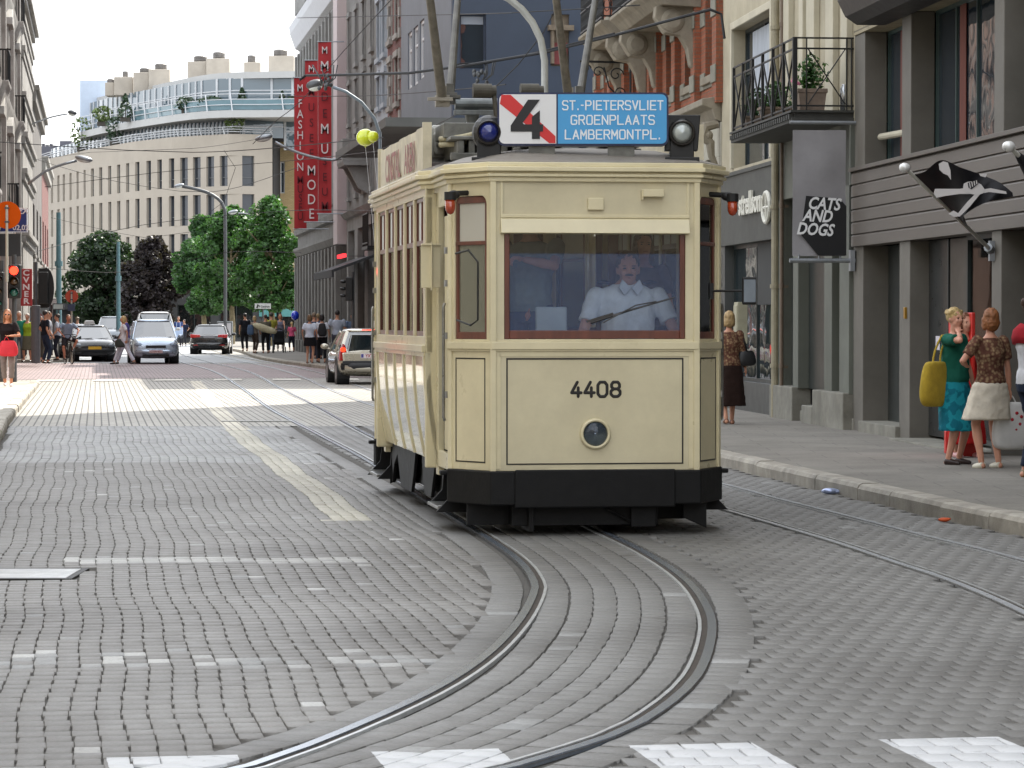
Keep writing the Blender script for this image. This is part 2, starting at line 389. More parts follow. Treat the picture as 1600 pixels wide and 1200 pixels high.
rpts=[np.array([(p.x,p.y) for p in r]) for r in RAILS]
ctr=[]
A=rpts[0];B=rpts[1]
for a in A:
    d=np.hypot(*(B-a).T); ctr.append((a+B[d.argmin()])/2)
ctr=np.array(ctr)
def dist(P,Q):
    out=np.empty(len(P))
    for i in range(0,len(P),4000):
        out[i:i+4000]=np.sqrt(((P[i:i+4000,None,:]-Q[None])**2).sum(2)).min(1)
    return out
rs=np.random.RandomState(3); ZJ=[1.0]
sv=[];sf=[];sm=[]
def emit(C,ax,ay,hw,hh,mi):
    """C centres (n,2); ax,ay unit axes (n,2) of the stone; hw/hh half sizes; one bevelled stone each"""
    n=len(C); 
    if n==0: return
    z=rs.uniform(-.0012,.001,n)*ZJ[0]; tx=rs.normal(0,.002,n)*ZJ[0]; ty=rs.normal(0,.0012,n)*ZJ[0]; b=.0022
    cs=[(-1,-1),(1,-1),(1,1),(-1,1)]; V=np.zeros((n,12,3))
    for k,(p,q) in enumerate(cs):
        jx=rs.normal(0,.002,n); jy=rs.normal(0,.002,n)
        for lay,(ins,dz) in enumerate(((b,0),(0,-.002),(-.001,-.03))):
            px=p*(hw-ins)+jx; py=q*(hh-ins)+jy
            V[:,lay*4+k,0]=C[:,0]+ax[:,0]*px+ay[:,0]*py; V[:,lay*4+k,1]=C[:,1]+ax[:,1]*px+ay[:,1]*py
            V[:,lay*4+k,2]=z+tx*px+ty*py+dz
    base=sum(len(x) for x in sv); sv.append(V.reshape(-1,3))
    q=[(0,1,2,3)]+[(4*l+k,4*l+4+k,4*l+4+(k+1)%4,4*l+(k+1)%4) for l in (0,1) for k in range(4)]
    F=(np.array(q)[None]+ (base+12*np.arange(n))[:,None,None]).reshape(-1,4); sf.append(F); sm.append(np.repeat(np.broadcast_to(mi,n),9))
def zone(cw,rl,bond,umin,umax,smin,smax,test,mats,wav=.016,gw=.010,gn=.002,gapl=.0022,slope=.14):
    DX,DY=-slope/math.hypot(1,slope),1/math.hypot(1,slope)
    nu=int((umax-umin)/cw); ns=int((smax-smin)/rl)
    I,J=np.meshgrid(np.arange(nu),np.arange(ns),indexing='ij'); I=I.ravel();J=J.ravel()
    u=umin+(I+.5+(bond*(J%2)))*cw+rs.uniform(-.05,.05,ns)[J]*cw; s=smin+(J+.5)*rl+rs.normal(0,.0015,len(J))
    u=u+wav*np.sin(s*.9+u*.5)+wav*.6*np.sin(s*2.3+1)
    X=u*DY+s*DX; Y=-u*DX+s*DY; P=np.stack([X,Y],1); k=test(P); P=P[k]; J=J[k]; mi=mats(P,u[k],s[k]); n=len(P)
    ax=np.tile([DY,-DX],(n,1)); ay=np.tile([DX,DY],(n,1)); r=rs.rand(n)
    gap=np.where(J%2==0,gw,gn) if bond==0 else np.where(r<.8,gw,gn)
    emit(P,ax,ay,(cw-gap)/2,(rl-np.where(rs.rand(n)<.08,gapl*3.5,gapl))/2,mi)
kerbL=smoothpath([Vector((-3.2,8,0)),Vector((-4.3,20,0)),Vector((-5.5,30,0))]+gp([(0,691),(19,657),(62,603)]),.5)
kerbR=smoothpath([Vector((5.6,8,0)),Vector((4.65,16,0))]+gp([(1600,838),(1528,823),(1440,803),(1360,784),(1250,758),(1123,727)])+[Vector((1.05,43,0)),Vector((-.35,54,0)),Vector((-1.45,62,0)),Vector((-1.6,65,0)),Vector((-.9,67,0)),Vector((2,68,0))],.5)
kx=lambda K,Y:np.interp(Y,[p.y for p in K],[p.x for p in K])
def base_ok(P):
    ok=(P[:,1]>8)&(P[:,1]<46)&(P[:,0]>kx(kerbL,P[:,1])+.05)&(P[:,0]<kx(kerbR[:-3],P[:,1])-.05)
    for r in rpts: 
        m=r[(r[:,1]<50)]; ok&=dist(P,m)>.055
    ok&=~((P[:,0]>-3.75)&(P[:,0]<-2.74)&(P[:,1]>18.75)&(P[:,1]<19.6))
    return ok
cn=ctr[ctr[:,1]<50]
def side(P): # signed offset from track-one centre: positive to its right (outside of the bend)
    out=np.empty(len(P))
    T=np.gradient(cn,axis=0); T/=np.hypot(*T.T)[:,None]
    for i in range(0,len(P),4000):
        D=((P[i:i+4000,None,:]-cn[None])**2).sum(2); j=D.argmin(1); d=P[i:i+4000]-cn[j]; out[i:i+4000]=-(d[:,0]*(-T[j,1])*-1*-1+d[:,1]*T[j,0])*-1
    return out
def sgn(P):
    # path runs towards the camera (y falls): left normal etc.; make right-hand side (x larger) positive
    T=np.gradient(cn,axis=0); T/=np.hypot(*T.T)[:,None]; out=np.empty(len(P))
    for i in range(0,len(P),4000):
        D=((P[i:i+4000,None,:]-cn[None])**2).sum(2); j=D.argmin(1); d=P[i:i+4000]-cn[j]
        out[i:i+4000]=d[:,0]*(-T[j,1])+d[:,1]*T[j,0]
    return out
def mleft(P,u,s):
    mi=np.zeros(len(P),int); r=rs.rand(len(P))
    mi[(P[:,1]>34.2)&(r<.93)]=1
    mi[(P[:,1]>20.05+.0*P[:,0])&(P[:,1]<20.5)&(P[:,0]>-3.05)&(P[:,0]<-1.0)]=2
    b=(P[:,1]>14.0)&(P[:,1]<14.75)&(P[:,0]>-2.5)&(P[:,0]<-.3); mi[b&(r<.16)]=2; mi[b&(r>=.16)&(r<.34)]=1
    mi[(r>.985)&(mi==0)]=1; mi[(r>.9965)]=2
    sg=sgn(P); mi[(sg<-1.22)&(sg>-1.54)&(P[:,1]>24)]=3
    mi[(P[:,1]>22.5)&(P[:,1]<24.2)&(sg<-1.22)&(sg>-1.54)]=0
    return mi
def tl(P): return base_ok(P)&((lambda g:(g<-.75))(sgn(P)))
def tr(P): return base_ok(P)&((lambda g:(g>.75))(sgn(P)))
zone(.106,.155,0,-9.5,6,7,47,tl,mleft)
ZJ[0]=.08
zone(.138,.20,.5,-3,8,7,47,tr,lambda P,u,s:np.where(rs.rand(len(P))<.995,4,1),.003,.008,.003,.0004,.099)
ZJ[0]=.3
arc=np.concatenate([[0],np.cumsum(np.hypot(*np.diff(ctr,axis=0).T))])
def along(offs,rl,mi,cwid,dash):
    for k,o in enumerate(offs):
        a=np.arange(0,arc[-1],rl)+(k%2)*rl*.5*(1 if dash else 0)
        x=np.interp(a,arc,ctr[:,0]); y=np.interp(a,arc,ctr[:,1])
        dx=np.interp(a+.05,arc,ctr[:,0])-np.interp(a-.05,arc,ctr[:,0]); dy=np.interp(a+.05,arc,ctr[:,1])-np.interp(a-.05,arc,ctr[:,1]); h=np.hypot(dx,dy)+1e-9; dx/=h; dy/=h
        P=np.stack([x-dy*o,y+dx*o],1); kk=base_ok(P)&(np.abs(sgn(P))<.76); P=P[kk]; n=len(P); par=np.arange(len(a))[kk]%2
        gap=np.where(par==0,.009,.0015) if dash else .006
        emit(P,np.stack([-dy,dx],1)[kk],np.stack([dx,dy],1)[kk],(cwid-gap)/2,(rl-np.where(rs.rand(n)<.12,.007,.0015))/2,np.where(rs.rand(n)<.985,mi,1))
along([-.645],.16,4,.195,False); along([.645],.16,4,.195,False)
along([-.357],.2,5,.16,False); along([.357],.2,5,.16,False)
along([-.202,-.067,.067,.202],.16,5,.134,True)
V=np.concatenate(sv);Fq=np.concatenate(sf);Mi=np.concatenate(sm)
me=bpy.data.meshes.new('road_setts'); me.vertices.add(len(V)); me.vertices.foreach_set('co',V.ravel())
me.loops.add(len(Fq)*4); me.loops.foreach_set('vertex_index',Fq.ravel()); me.polygons.add(len(Fq)); me.polygons.foreach_set('loop_start',np.arange(len(Fq))*4); me.polygons.foreach_set('loop_total',np.full(len(Fq),4))
for m in (m_s0,m_s1,m_s2,m_s3,m_s4,m_s5): me.materials.append(m)
me.polygons.foreach_set('material_index',Mi); me.update(); me.validate()
o=bpy.data.objects.new('road_setts',me); COL.objects.link(o); meta(o,'grey stone setts paving the near roadway around the curving rails',None,None,'structure')
# far road sheet with sett pattern
def far_mat(name,c1,c2,mort,ms=.012,rot=THF+math.pi/2,bw=.2,rh=.115):
    t=NT(name); co=t.coord(); mp=t.n('ShaderNodeMapping'); mp.vector_type='TEXTURE'; mp.inputs['Rotation'].default_value=(0,0,rot); t.l(co,mp.inputs[0])
    b=t.n('ShaderNodeTexBrick'); b.offset=.2; t.l(mp.outputs[0],b.inputs['Vector']); b.inputs['Scale'].default_value=1
    for k,v in (('Color1',c1),('Color2',c2),('Mortar',mort)): b.inputs[k].default_value=(*lin(v),1)
    b.inputs['Mortar Size'].default_value=ms; b.inputs['Brick Width'].default_value=bw; b.inputs['Row Height'].default_value=rh; b.inputs['Bias'].default_value=-.2
    col=t.mul(b.outputs['Color'],t.ramp(t.noise(co,.4,8,.7),.33,.68,(.75,.74,.72),(1.08,1.07,1.05)))
    t.bsdf(col,t.math('ADD',t.math('MULTIPLY',t.noise(co,5,4),.3),.45),0,t.bump(t.math('SUBTRACT',1.0,b.outputs['Fac']),.5,.01)); return t.m
def sheet(name,pts,z,mat,label):
    mb=MB(); mb.add([(p[0],p[1],z) for p in pts],[tuple(range(len(pts)))]); meta(mb.build(name,mat,recalc=False),label,None,None,'structure')
fx=lambda Y:9.75-.138*Y
sheet('road',[(-12,45.9),(6,45.9),(9,60),(30,60),(30,88),(0,88),(-12,260),(-60,260),(-60,45.9)],0,far_mat('far_setts',(150,146,138),(168,164,154),(70,66,60)),'sett paved roadway beyond the tram, lit by the sun')
sheet('junction',[(-15.6,80),(-9,83.5),(-1.2,84.5),(-1.2,100),(-9.2,110),(-18,112.5),(-60,112.5),(-60,80)],.007,far_mat('mauve_pavers',(140,122,122),(154,134,132),(92,80,80)),'mauve paver carpet of the far junction')
sheet('far_carriageway',[(-60,112.9),(-9.3,112.9),(-12.2,130),(-17.2,166),(-17,200),(-60,200)],.012,M('far_asphalt',(150,152,154),.6,0,.2,.6,.2,30),'pale asphalt of the street beyond the junction')
cr=MB()
for i in range(9):
    x=-12.6+i*1.55; y=78.8+(x+12.6)*.25
    cr.add([(x,y,.016),(x+.75,y+.15,.016),(x+.6,y+2.1,.016),(x-.15,y+1.95,.016)],[(0,1,2,3)])
meta(cr.build('crosswalk',M('worn_road_paint',(214,210,200),.7,0,.25,3),recalc=False),'worn white crossing blocks at the edge of the mauve junction',None,None,'structure')
st=MB()
off=[]
cs=[p for p in ctr if p[1]>44 and p[1]<80]
for o0,o1 in ((-1.56,-1.26),):
    vs=[];fs=[]
    for i,p in enumerate(cs):
        q=cs[min(i+1,len(cs)-1)]; r_=cs[max(i-1,0)]; d=np.array(q)-np.array(r_); d/=np.hypot(*d); nrm=np.array([-d[1],d[0]])
        vs+= [(p[0]+nrm[0]*o*-(-1),p[1]+nrm[1]*o,.004) for o in (o0,o1)]
        if i: fs.append((2*i-2,2*i-1,2*i+1,2*i))
    st.add(vs,fs)
# the path runs towards the camera, so its left normal points to the right-hand side of the street
meta(st.build('lane_strip',far_mat('cream_strip_far',(196,190,172),(206,200,184),(120,112,98)),recalc=False),'cream dividing strip beside the tram track',None,None,'structure')
# ---------------------------------------------------------------- pavements
m_kerb=M('kerb_stone',(168,162,150),.75,0,.22,4,.5,60,dirt=.4)
m_pave=Mbrick('pavement_slabs',(122,118,112),(134,130,124),(88,84,78),.6,.3,.006,.15,.8,.5,wall=False)
m_asphslab=Mbrick('pavement_slab_wide',(126,122,115),(131,127,119),(104,100,94),.9,.62,.007,.25,.85,.55,wall=False)
m_asph=M('pavement_asphalt',(128,124,117),.88,0,.20,.8,.4,90,dirt=.35)
def pavement(name,K,outer,matk,mats,label,sidex,z=.13,kw=.2,seg=2.0):
    # K: kerb line (road edge), outer: function giving the outer points for each kerb point
    mb=MB(); vs=[];fs=[]
    for i,p in enumerate(K):
        q=outer(p); vs+= [(p.x+sidex*kw,p.y,z),(q[0],q[1],z+.02)]
        if i: fs.append((2*i-2,2*i-1,2*i+1,2*i))
    mb.add(vs,fs); meta(mb.build(name,mats,recalc=False),label,None,None,'structure')
def kerb(K,sidex,label,z=.14,kw=.2):
    mb=MB(); acc=0;i0=0
    pts=[K[0]]
    for p in K[1:]:
        pts.append(p)
        if (p-pts[0]).length>1.1 or p is K[-1]:
            d=(pts[-1]-pts[0]).normalized(); nn=Vector((d.y,-d.x,0))*sidex*(1 if d.y>0 else -1)
            a=pts[0]+d*.008; b=pts[-1]-d*.008; dz=rnd.uniform(-.006,.006); jj=nn*rnd.uniform(-.008,.008)
            prof=[(0,-.03),(-.0,z-.045),(.02,z-.012),(.05,z),(kw,z+.002),(kw,-.03)]
            mb.loft([[a+jj+nn*x+Vector((0,0,zz+dz)) for x,zz in prof],[b+jj+nn*x+Vector((0,0,zz+dz)) for x,zz in prof]])
            pts=[p]
    meta(mb.build('kerb',m_kerb),label,None,None,'structure')
eR=FR.to_3x3()@Vector((1,0,0))
def outR(p):
    # project on the near right facade
    loc=FR.inverted()@p; q=FR@Vector((LR+.6,loc.y,0)); return (q.x,q.y)
pavement('pavement',kerbR,outR,None,m_asphslab,'grey asphalt pavement in front of the right-hand shops',1)
kerb(kerbR[:-5],1,'rounded pale kerb stones along the right-hand pavement')
kerb(kerbL,-1,'pale kerb stones of the left pavement at the picture edge')
pavement('pavement',kerbL,lambda p:(p.x-3.4,p.y+.3),None,M('pavement_pale',(164,158,146),.8,0,.15,.8,.3,70,dirt=.3),'pale left-hand pavement the woman in black walks along',-1)
KRf=smoothpath([Vector((-1.7,84,0)),Vector((-3.0,85,0)),Vector((-4.4,90,0))]+gp([(499,576),(407.5,562.5),(369,549.5)])+[Vector((-17.5,172,0)),Vector((-22,205,0))],.8)
pavement('pavement',KRf,lambda p:(fx(p.y)+.6,p.y),None,m_asph,'shaded pavement of the far right street side',1)
kerb(KRf,1,'far right kerb line catching the sun')
KLf=smoothpath([Vector((-40,113.2,0)),Vector((-24,113.2,0)),Vector((-18,113.2,0)),Vector((-16.9,114.2,0)),Vector((-18.2,124,0)),Vector((-20.3,140,0)),Vector((-24,170,0))],.8)
mb=MB(); vs=[];fs=[]
for i,p in enumerate(KLf):
    vs+=[(p.x,p.y,.13),(-42,p.y+.6,.13),(p.x,p.y,-.02)]
    if i: a=3*i; fs+=[(a-3,a-2,a+1,a),(a-1,a-3,a,a+2)]
mb.add(vs,fs); meta(mb.build('pavement',m_asph,recalc=False),'far left street corner pavement where people wait',None,None,'structure')
# manhole
mh=thing('manhole_cover','rectangular pale metal manhole cover set in the setts at the left edge','manhole cover',(-3.25,19.15,0))
b=MB(); b.box(-3.72,-2.80,18.84,19.52,-.02,.004); b.build('lid',M('lid_steel',(172,172,170),.35,.6,.25,6,.3,90,dirt=.4),mh,bevel=.004)
b=MB(); b.box(-3.76,-2.755,18.78,18.835,-.02,.003); b.box(-3.76,-2.755,19.525,19.58,-.02,.003); b.box(-2.795,-2.755,18.84,19.52,-.02,.003); b.build('frame',M('lid_frame',(50,48,46),.6,.3,.2,6),mh)
# litter in the gutter
lt=MB(); c=gnd(1297,769,0.02); lt.ell((c.x,c.y,.03),(.085,.05,.03),8,6); lt.ell((c.x+.06,c.y,.025),(.05,.04,.02),8,6)
single(lt,'crumpled_wrapper',M('foil',(170,182,214),.3,.5,.1),'small crumpled silvery blue wrapper in the right gutter','litter',smooth=True)
lt=MB(); c=gnd(1475,812,0.02); lt.ell((c.x,c.y,.02),(.05,.035,.018),8,6); lt.ell((c.x+.03,c.y+.02,.024),(.03,.03,.012),8,6)
single(lt,'orange_scrap',M('orange_scrap',(196,84,40),.7,0,.1),'small orange scrap lying by the right kerb','litter',smooth=True)
# dark drain slot in the far roadway
c=gnd(400,659); mb=MB(); mb.box(c.x-.55,c.x+.6,c.y-.12,c.y+.12,.001,.016); single(mb,'drain_grate',M('grate',(150,150,146),.5,.4,.3,20),'thin pale drain grate across the setts beside the cream strip','drain grate')
# ================================================================= TRAM
PSI=R(8.1); TT=Matrix.Translation((.625,22.6,0))@Matrix.Rotation(PSI,4,'Z')
tram=thing('tram','cream vintage tram number 4408 with a blue destination sign coming round the curved track','tram',mat=TT)
cream=M('cream_paint',(224,213,176),.3,0,.045,2.2,.05,7,.5,dirt=.20,coat=.35)
cream2=M('cream_paint_panel',(218,208,174),.34,0,.06,1.5,.06,5,.5,dirt=.26,coat=.25)
wood=M('brown_wood',(104,52,38),.35,0,.3,9,.1,60,stretch=(1,1,.15),coat=.3)
blk=M('black_chassis',(13,13,14),.6,0,.3,6,.2,40,.3,dirt=.3); blk2=M('black_line',(30,26,22),.5,0,0)
steel=M('bare_steel',(150,150,148),.3,.9,.2,15); roofm=M('roof_paint',(150,144,136),.6,0,.14,2.5,.2,25,dirt=.45)
greym=M('roof_gear_grey',(118,118,112),.5,.2,.25,8,.2,30,dirt=.4); rubber=M('rubber_black',(24,24,24),.6,0,.1)
gl_clear=Mglass('tram_glass',(225,232,228),ior=1.5,wave=.05)
gl_skytint=Mglass('windscreen_sky_tint_glass',(236,244,252),ior=1.5,base=(96,142,208),basefac=.15)  # blue base stands in for sky reflected in the lower pane
gl_obs=Mglass('obscured_glass',(190,190,180),ior=1.5,base=(214,210,196),basefac=.80,refl_rough=.35)
gl_refl=Mglass('corner_glass_reflection',(225,228,210),ior=1.5,base=(196,194,168),basefac=.30,refl_rough=.1,wave=.1)  # pale base paints in the bright reflection on the corner window
zs0,zs1=.49,2.68
HW=.77; CX=1.045; CY=.46       # front half width, corner x and depth
def ends(E,front):
    """one platform end; E maps the end's frame (front plane at y=0) to world"""
    out=[]
    # ---- front wall
    b=MB(E); wallgrid(b,Matrix(),[-HW,HW],[zs0,zs1],[(-.69,.69,1.476,2.30)],0,.05)
    b.box(-.36,.36,-.004,.0,.49,.505)
    out.append(b.build('front_wall' if front else 'rear_wall',cream2,tram,bevel=.006))
    f=out[0]
    # mouldings
    b=MB(E)
    for x0,x1,z0,z1,d in ((-.79,.79,1.40,1.455,.03),(-.765,.765,1.385,1.40,.018),(-.72,.72,2.385,2.41,.014),(-.72,-.70,2.40,2.66,.012),(.70,.72,2.40,2.66,.012)):
        b.box(x0,x1,-d,.0,z0,z1)
    for sx in (-1,1):
        b.box(sx*.775-.022,sx*.775+.022,-.022,.02,.47,2.68)
        b.box(sx*.735-.02,sx*.735+.02,-.006,.0,.50,1.385)
    b.box(-.73,.73,-.006,0,1.345,1.385); b.build('moulding',cream,f,bevel=.006)
    b=MB(E); z0,z1,xx=.535,1.335,.675
    b.box(-xx,xx,-.0035,0,z0,z0+.010); b.box(-xx,xx,-.0035,0,z1-.012,z1); b.box(-xx,-xx+.011,-.0035,0,z0+.01,z1-.012); b.box(xx-.011,xx,-.0035,0,z0+.01,z1-.012)
    b.build('coach_line',blk2,f)
    # chamfer walls
    for sx in (-1,1):
        p0=Vector((sx*HW,0,0)); p1=Vector((sx*CX,CY,0)); d=(p1-p0); W=d.length; d.normalize()
        # local x along the wall, local y inwards
        nin=Vector((-sx*abs(d.y),abs(d.x),0)); A=E@frame(p0,d,nin,(0,0,1))
        b=MB(A); wallgrid(b,Matrix(),[0,W],[zs0,zs1],[(.085,W-.06,1.475,2.555)],0,.045)
        # rounded upper corners
        for cx_,sg in ((.085,1),(W-.06,-1)):
            r=.07; pl=[(cx_,2.555)]+[(cx_+sg*(r-r*math.cos(t)),2.555-r+r*math.sin(t)) for t in [math.pi/2*k/5 for k in range(5,-1,-1)]]
            b.prism(pl,0,.045,'y')
        c=b.build('corner_wall',cream,tram,bevel=.004)
        b=MB(A); b.box(.0,W,-.028,0,1.40,1.455); b.box(.0,W,-.018,0,1.385,1.40); b.box(W-.035,W+.01,-.015,.03,.47,2.68); b.build('moulding',cream,c,bevel=.005)
        b=MB(A); u0,u1=.10,W-.075
        b.box(u0,u1,-.003,0,.545,.555); b.box(u0,u1,-.003,0,1.325,1.335); b.box(u0,u0+.009,-.003,0,.555,1.325); b.box(u1-.009,u1,-.003,0,.555,1.325); b.build('coach_line',blk2,c)
        b=MB(A); u0,u1=.087,W-.062
        b.box(u0,u0+.035,.012,.04,1.477,2.55); b.box(u1-.03,u1,.012,.04,1.477,2.55); b.box(u0,u1,.014,.042,1.477,1.53); b.box(u0,u1,.008,.042,2.185,2.215); b.box(u0,u1,.014,.042,2.50,2.553)
        wf=b.build('corner_window_frame',wood,c,bevel=.004)
        b=MB(A); b.box(u0,u1,.024,.028,1.53,2.19); b.build('pane',gl_refl if sx<0 else gl_clear,wf)
        b=MB(A); b.box(u0,u1,.026,.030,2.21,2.51); b.build('upper_pane',gl_obs if sx<0 else gl_clear,wf)
    # windscreen
    b=MB(E)
    for q in ((-.688,-.648,1.478,2.30),(.648,.688,1.478,2.30),(-.648,.648,1.478,1.542)): b.box(q[0],q[1],.006,.045,q[2],q[3])
    wf=b.build('windscreen_frame',wood,tram,bevel=.005)
    b=MB(E); b.quad((-.648,.022,2.12),(.648,.022,2.12),(.648,.022,2.30),(-.648,.022,2.30)); b.build('upper_pane',gl_clear,wf)
    b=MB(E); b.quad((-.648,.016,1.542),(.648,.016,1.542),(.648,.016,2.118),(-.648,.016,2.118)); b.build('lower_pane',gl_skytint,wf)
    # destination blind box / sun visor
    b=MB(E); b.prism([(-.0,2.385),(-.030,2.375),(-.058,2.27),(0,2.262)],-.72,.715,'x'); b.build('visor',cream,tram,bevel=.004)
    # bumper apron
    b=MB(E)
    b.prism([(-1.07,.44),(-.80,-.06),(.80,-.06),(1.07,.44),(1.05,.50),(-1.05,.50)],.235,.49,'z')
    b.box(-.62,.60,-.085,-.055,.215,.50); b.box(-1.12,1.12,.44,.52,.44,.475)
    b.build('bumper',blk,tram,bevel=.01)
    b=MB(E)
    b.box(-.62,.50,.10,.35,.07,.23); b.box(.28,.47,.02,.05,.06,.23); b.prism([(.70,.235),(.70,.12),(.88,.04),(.88,.235)],.12,.15,'y')
    b.box(-.5,-.46,.03,.4,.03,.24); b.box(-.85,.85,.45,1.0,.09,.5); b.box(-.94,-.62,.24,.28,.07,.30); b.tube([(.1,.05,.20),(.25,.06,.12),(.36,.07,.05)],.012)  # wide boxes added to block light and darken the ground below
    b.build('lifeguard_shade_boxes',blk,tram,bevel=.006)
    for sx in (-1,1):
        # platform step and its fender
        b=MB(E); x=sx*1.12; b.box(min(x,sx*.92),max(x,sx*.92),.62,1.30,.165,.19); b.box(min(x,sx*.92),max(x,sx*.92),.60,.62,.15,.2)
        st=b.build('step',steel,tram,bevel=.004)
        b=MB(E); a=.55; 
        b.prism([(sx*.86,.49),(sx*.86,.15),(sx*1.14,.15),(sx*1.02,.28),(sx*.99,.49)],a,a+.03,'y')
        b.prism([(sx*.86,.49),(sx*.86,.15),(sx*1.12,.15),(sx*1.0,.28),(sx*.98,.49)],1.33,1.36,'y'); b.build('step_bracket',blk,st,bevel=.004)
        # platform side: low step riser, corner posts, folded lattice gate and grab rails
        b=MB(E); X=sx*CX
        b.box(min(X,X-sx*.05),max(X,X-sx*.05),CY,CY+.10,.49,2.68); b.box(min(X,X-sx*.05),max(X,X-sx*.05),1.22,1.36,.40,2.68)
        b.box(min(X,X-sx*.05),max(X,X-sx*.05),CY,1.36,2.50,2.68); b.box(min(X,X-sx*.04),max(X,X-sx*.04),CY,1.36,.47,.60)
        for k in range(5): 
            y=CY+.12+k*.05; b.box(min(X,X-sx*.02),max(X,X-sx*.02),y,y+.018,.62,2.42)
        b.build('platform_side',cream,tram,bevel=.006)
        b=MB(E); b.tube([(sx*1.075,CY+.06,.85),(sx*1.085,CY+.06,.88),(sx*1.085,CY+.06,1.72),(sx*1.075,CY+.06,1.75)],.012)
        for z in (1.05,1.5,1.9,2.15): b.cbox((sx*1.06,CY+.05,z),(.04,.04,.05))
        b.build('grab_rail',steel,tram)
        # fender to bumper
    return f
front=ends(TT,True)
TL=6.75
ends(TT@Matrix.Translation((0,TL,0))@Matrix.Rotation(math.pi,4,'Z'),False)
# folded cream signal box plate on the left platform side
b=MB(TT); b.box(-1.20,-1.045,1.02,1.035,1.87,2.21); b.box(-1.2,-1.045,1.0,1.05,2.20,2.215); b.box(-1.125,-1.115,.99,1.03,1.85,2.23); b.build('hinged_plate',cream,tram,bevel=.004)
# ---- saloon
SW=1.13; S0,S1=1.36,TL-1.36
for sx in (-1,1):
    X=sx*SW
    A=TT@frame((X,S0,0),(0,1,0),(-sx,0,0),(0,0,1)); Ln=S1-S0
    nb=5; post=.10; bw=(Ln-.30-post*(nb-1))/nb; ops=[]
    for k in range(nb):
        u=.15+k*(bw+post); ops.append((u,u+bw,1.49,2.60))
    b=MB(A); wallgrid(b,Matrix(),[0,Ln],[1.36,2.68],ops,0,.06); sw=b.build('saloon_side',cream,tram,bevel=.005)
    # tumblehome lower panels
    b=MB(TT); prof=[]
    for z in [1.36,1.25,1.1,.95,.8,.66,.56,.50]: prof.append((sx*(SW-.0-.095*((1.36-z)/.86)**2.2),z))
    b.loft([[ (x,y,z) for x,z in prof]+[(x-sx*.04,y,z) for x,z in prof[::-1]] for y in (S0,S1)]); b.build('lower_panel',M('glossy_cream',(216,208,178),.07,0,.03,3,.0,8,.5,dirt=.1,coat=1.0),sw,smooth=False)
    b=MB(TT)
    for k in range(nb+1):
        y=S0+.075+k*(Ln-.15)/nb
        b.loft([[ (x+sx*.012,yy,z) for x,z in prof]+[(x-sx*.02,yy,z) for x,z in prof[::-1]] for yy in (y-.035,y+.035)])
    b.box(min(X,X+sx*.03),max(X,X+sx*.03),S0,S1,1.365,1.42); b.box(min(X,X+sx*.015),max(X,X+sx*.015),S0,S1,1.33,1.365)
    b.build('body_rib',cream,sw,bevel=.004)
    for (u0,u1,z0,z1) in ops:
        b=MB(A); b.box(u0,u1,.02,.05,2.22,2.26); b.box(u0,u0+.016,.02,.05,1.49,2.6); b.box(u1-.016,u1,.02,.05,1.49,2.6); b.box(u0,u1,.02,.05,1.49,1.53); b.box(u0,u1,.02,.05,2.57,2.6)
        um=(u0+u1)/2; b.box(um-.012,um+.012,.022,.045,2.26,2.57)
        wf=b.build('side_window_frame',wood,tram,bevel=.003)
        b=MB(A); b.box(u0+.03,u1-.03,.033,.037,1.53,2.22); b.build('pane',gl_clear,wf)
        b=MB(A); b.box(u0+.03,u1-.03,.036,.040,2.26,2.57); b.build('ventilator_pane',gl_obs,wf)
# bulkheads between platforms and saloon
for y in (S0,S1-.05):
    b=MB(TT); b.box(-SW,-.98,y,y+.05,.45,2.68); b.box(.98,SW,y,y+.05,.45,2.68); b.build('corner_post',cream,tram,bevel=.012)
    b=MB(TT@Matrix.Translation((0,y+.005,0))); wallgrid(b,Matrix(),[-.98,.98],[.75,2.68],[(-.92,-.42,1.55,2.45),(-.34,.34,.76,2.5),(.42,.92,1.55,2.45)],0,.035); b.build('bulkhead',wood,tram)
b=MB(TT)
b.prism([(-.74,.04),(.74,.04),(.98,.5),(1.0,1.36),(1.0,TL-1.36),(.98,TL-.5),(.74,TL-.04),(-.74,TL-.04),(-.98,TL-.5),(-1.0,TL-1.36),(-1.0,1.36),(-.98,.5)],.70,.745,'z'); b.build('floor',M('tram_floor',(86,74,62),.8,0,.2),tram)
b=MB(TT)
for sx in (-1,1): 
    b.box(min(sx*.62,sx*1.0),max(sx*.62,sx*1.0),S0+.1,S1-.1,1.08,1.16); b.box(min(sx*.95,sx*1.05),max(sx*.95,sx*1.05),S0+.1,S1-.1,1.16,1.42)
b.build('bench',M('bench_wood',(150,104,62),.45,0,.25,5,stretch=(1,.2,1)),tram,bevel=.01)
b=MB(TT); b.cbox((-.20,.30,1.10),(.42,.34,.72)); b.lathe([(.0,0),(.13,0),(.13,.05),(.03,.07),(.02,.12),(0,.12)],Matrix.Translation((-.2,.30,1.46)))
b.cbox((-.30,.22,1.60),(.24,.03,.24)); b.build('controller',M('controller_grey',(170,176,176),.4,.3,.1),tram,bevel=.01)
b=MB(TT)
for x,y in ((-.13,.95),(-.6,.9),(.55,1.1)): b.cyl((x,y,.75),(x,y,2.66),.017,8)
b.build('grab_pole',M('dark_pole',(40,40,44),.3,.6,0),tram)
b=MB(TT); b.prism([(-.7,.06),(.7,.06),(.98,.5),(1.06,1.36),(1.06,TL-1.36),(.98,TL-.5),(.7,TL-.06),(-.7,TL-.06),(-.98,TL-.5),(-1.06,TL-1.36),(-1.06,1.36),(-.98,.5)],2.62,2.66,'z'); b.build('ceiling',M('ceiling_cream',(206,200,184),.5,0,.1),tram)
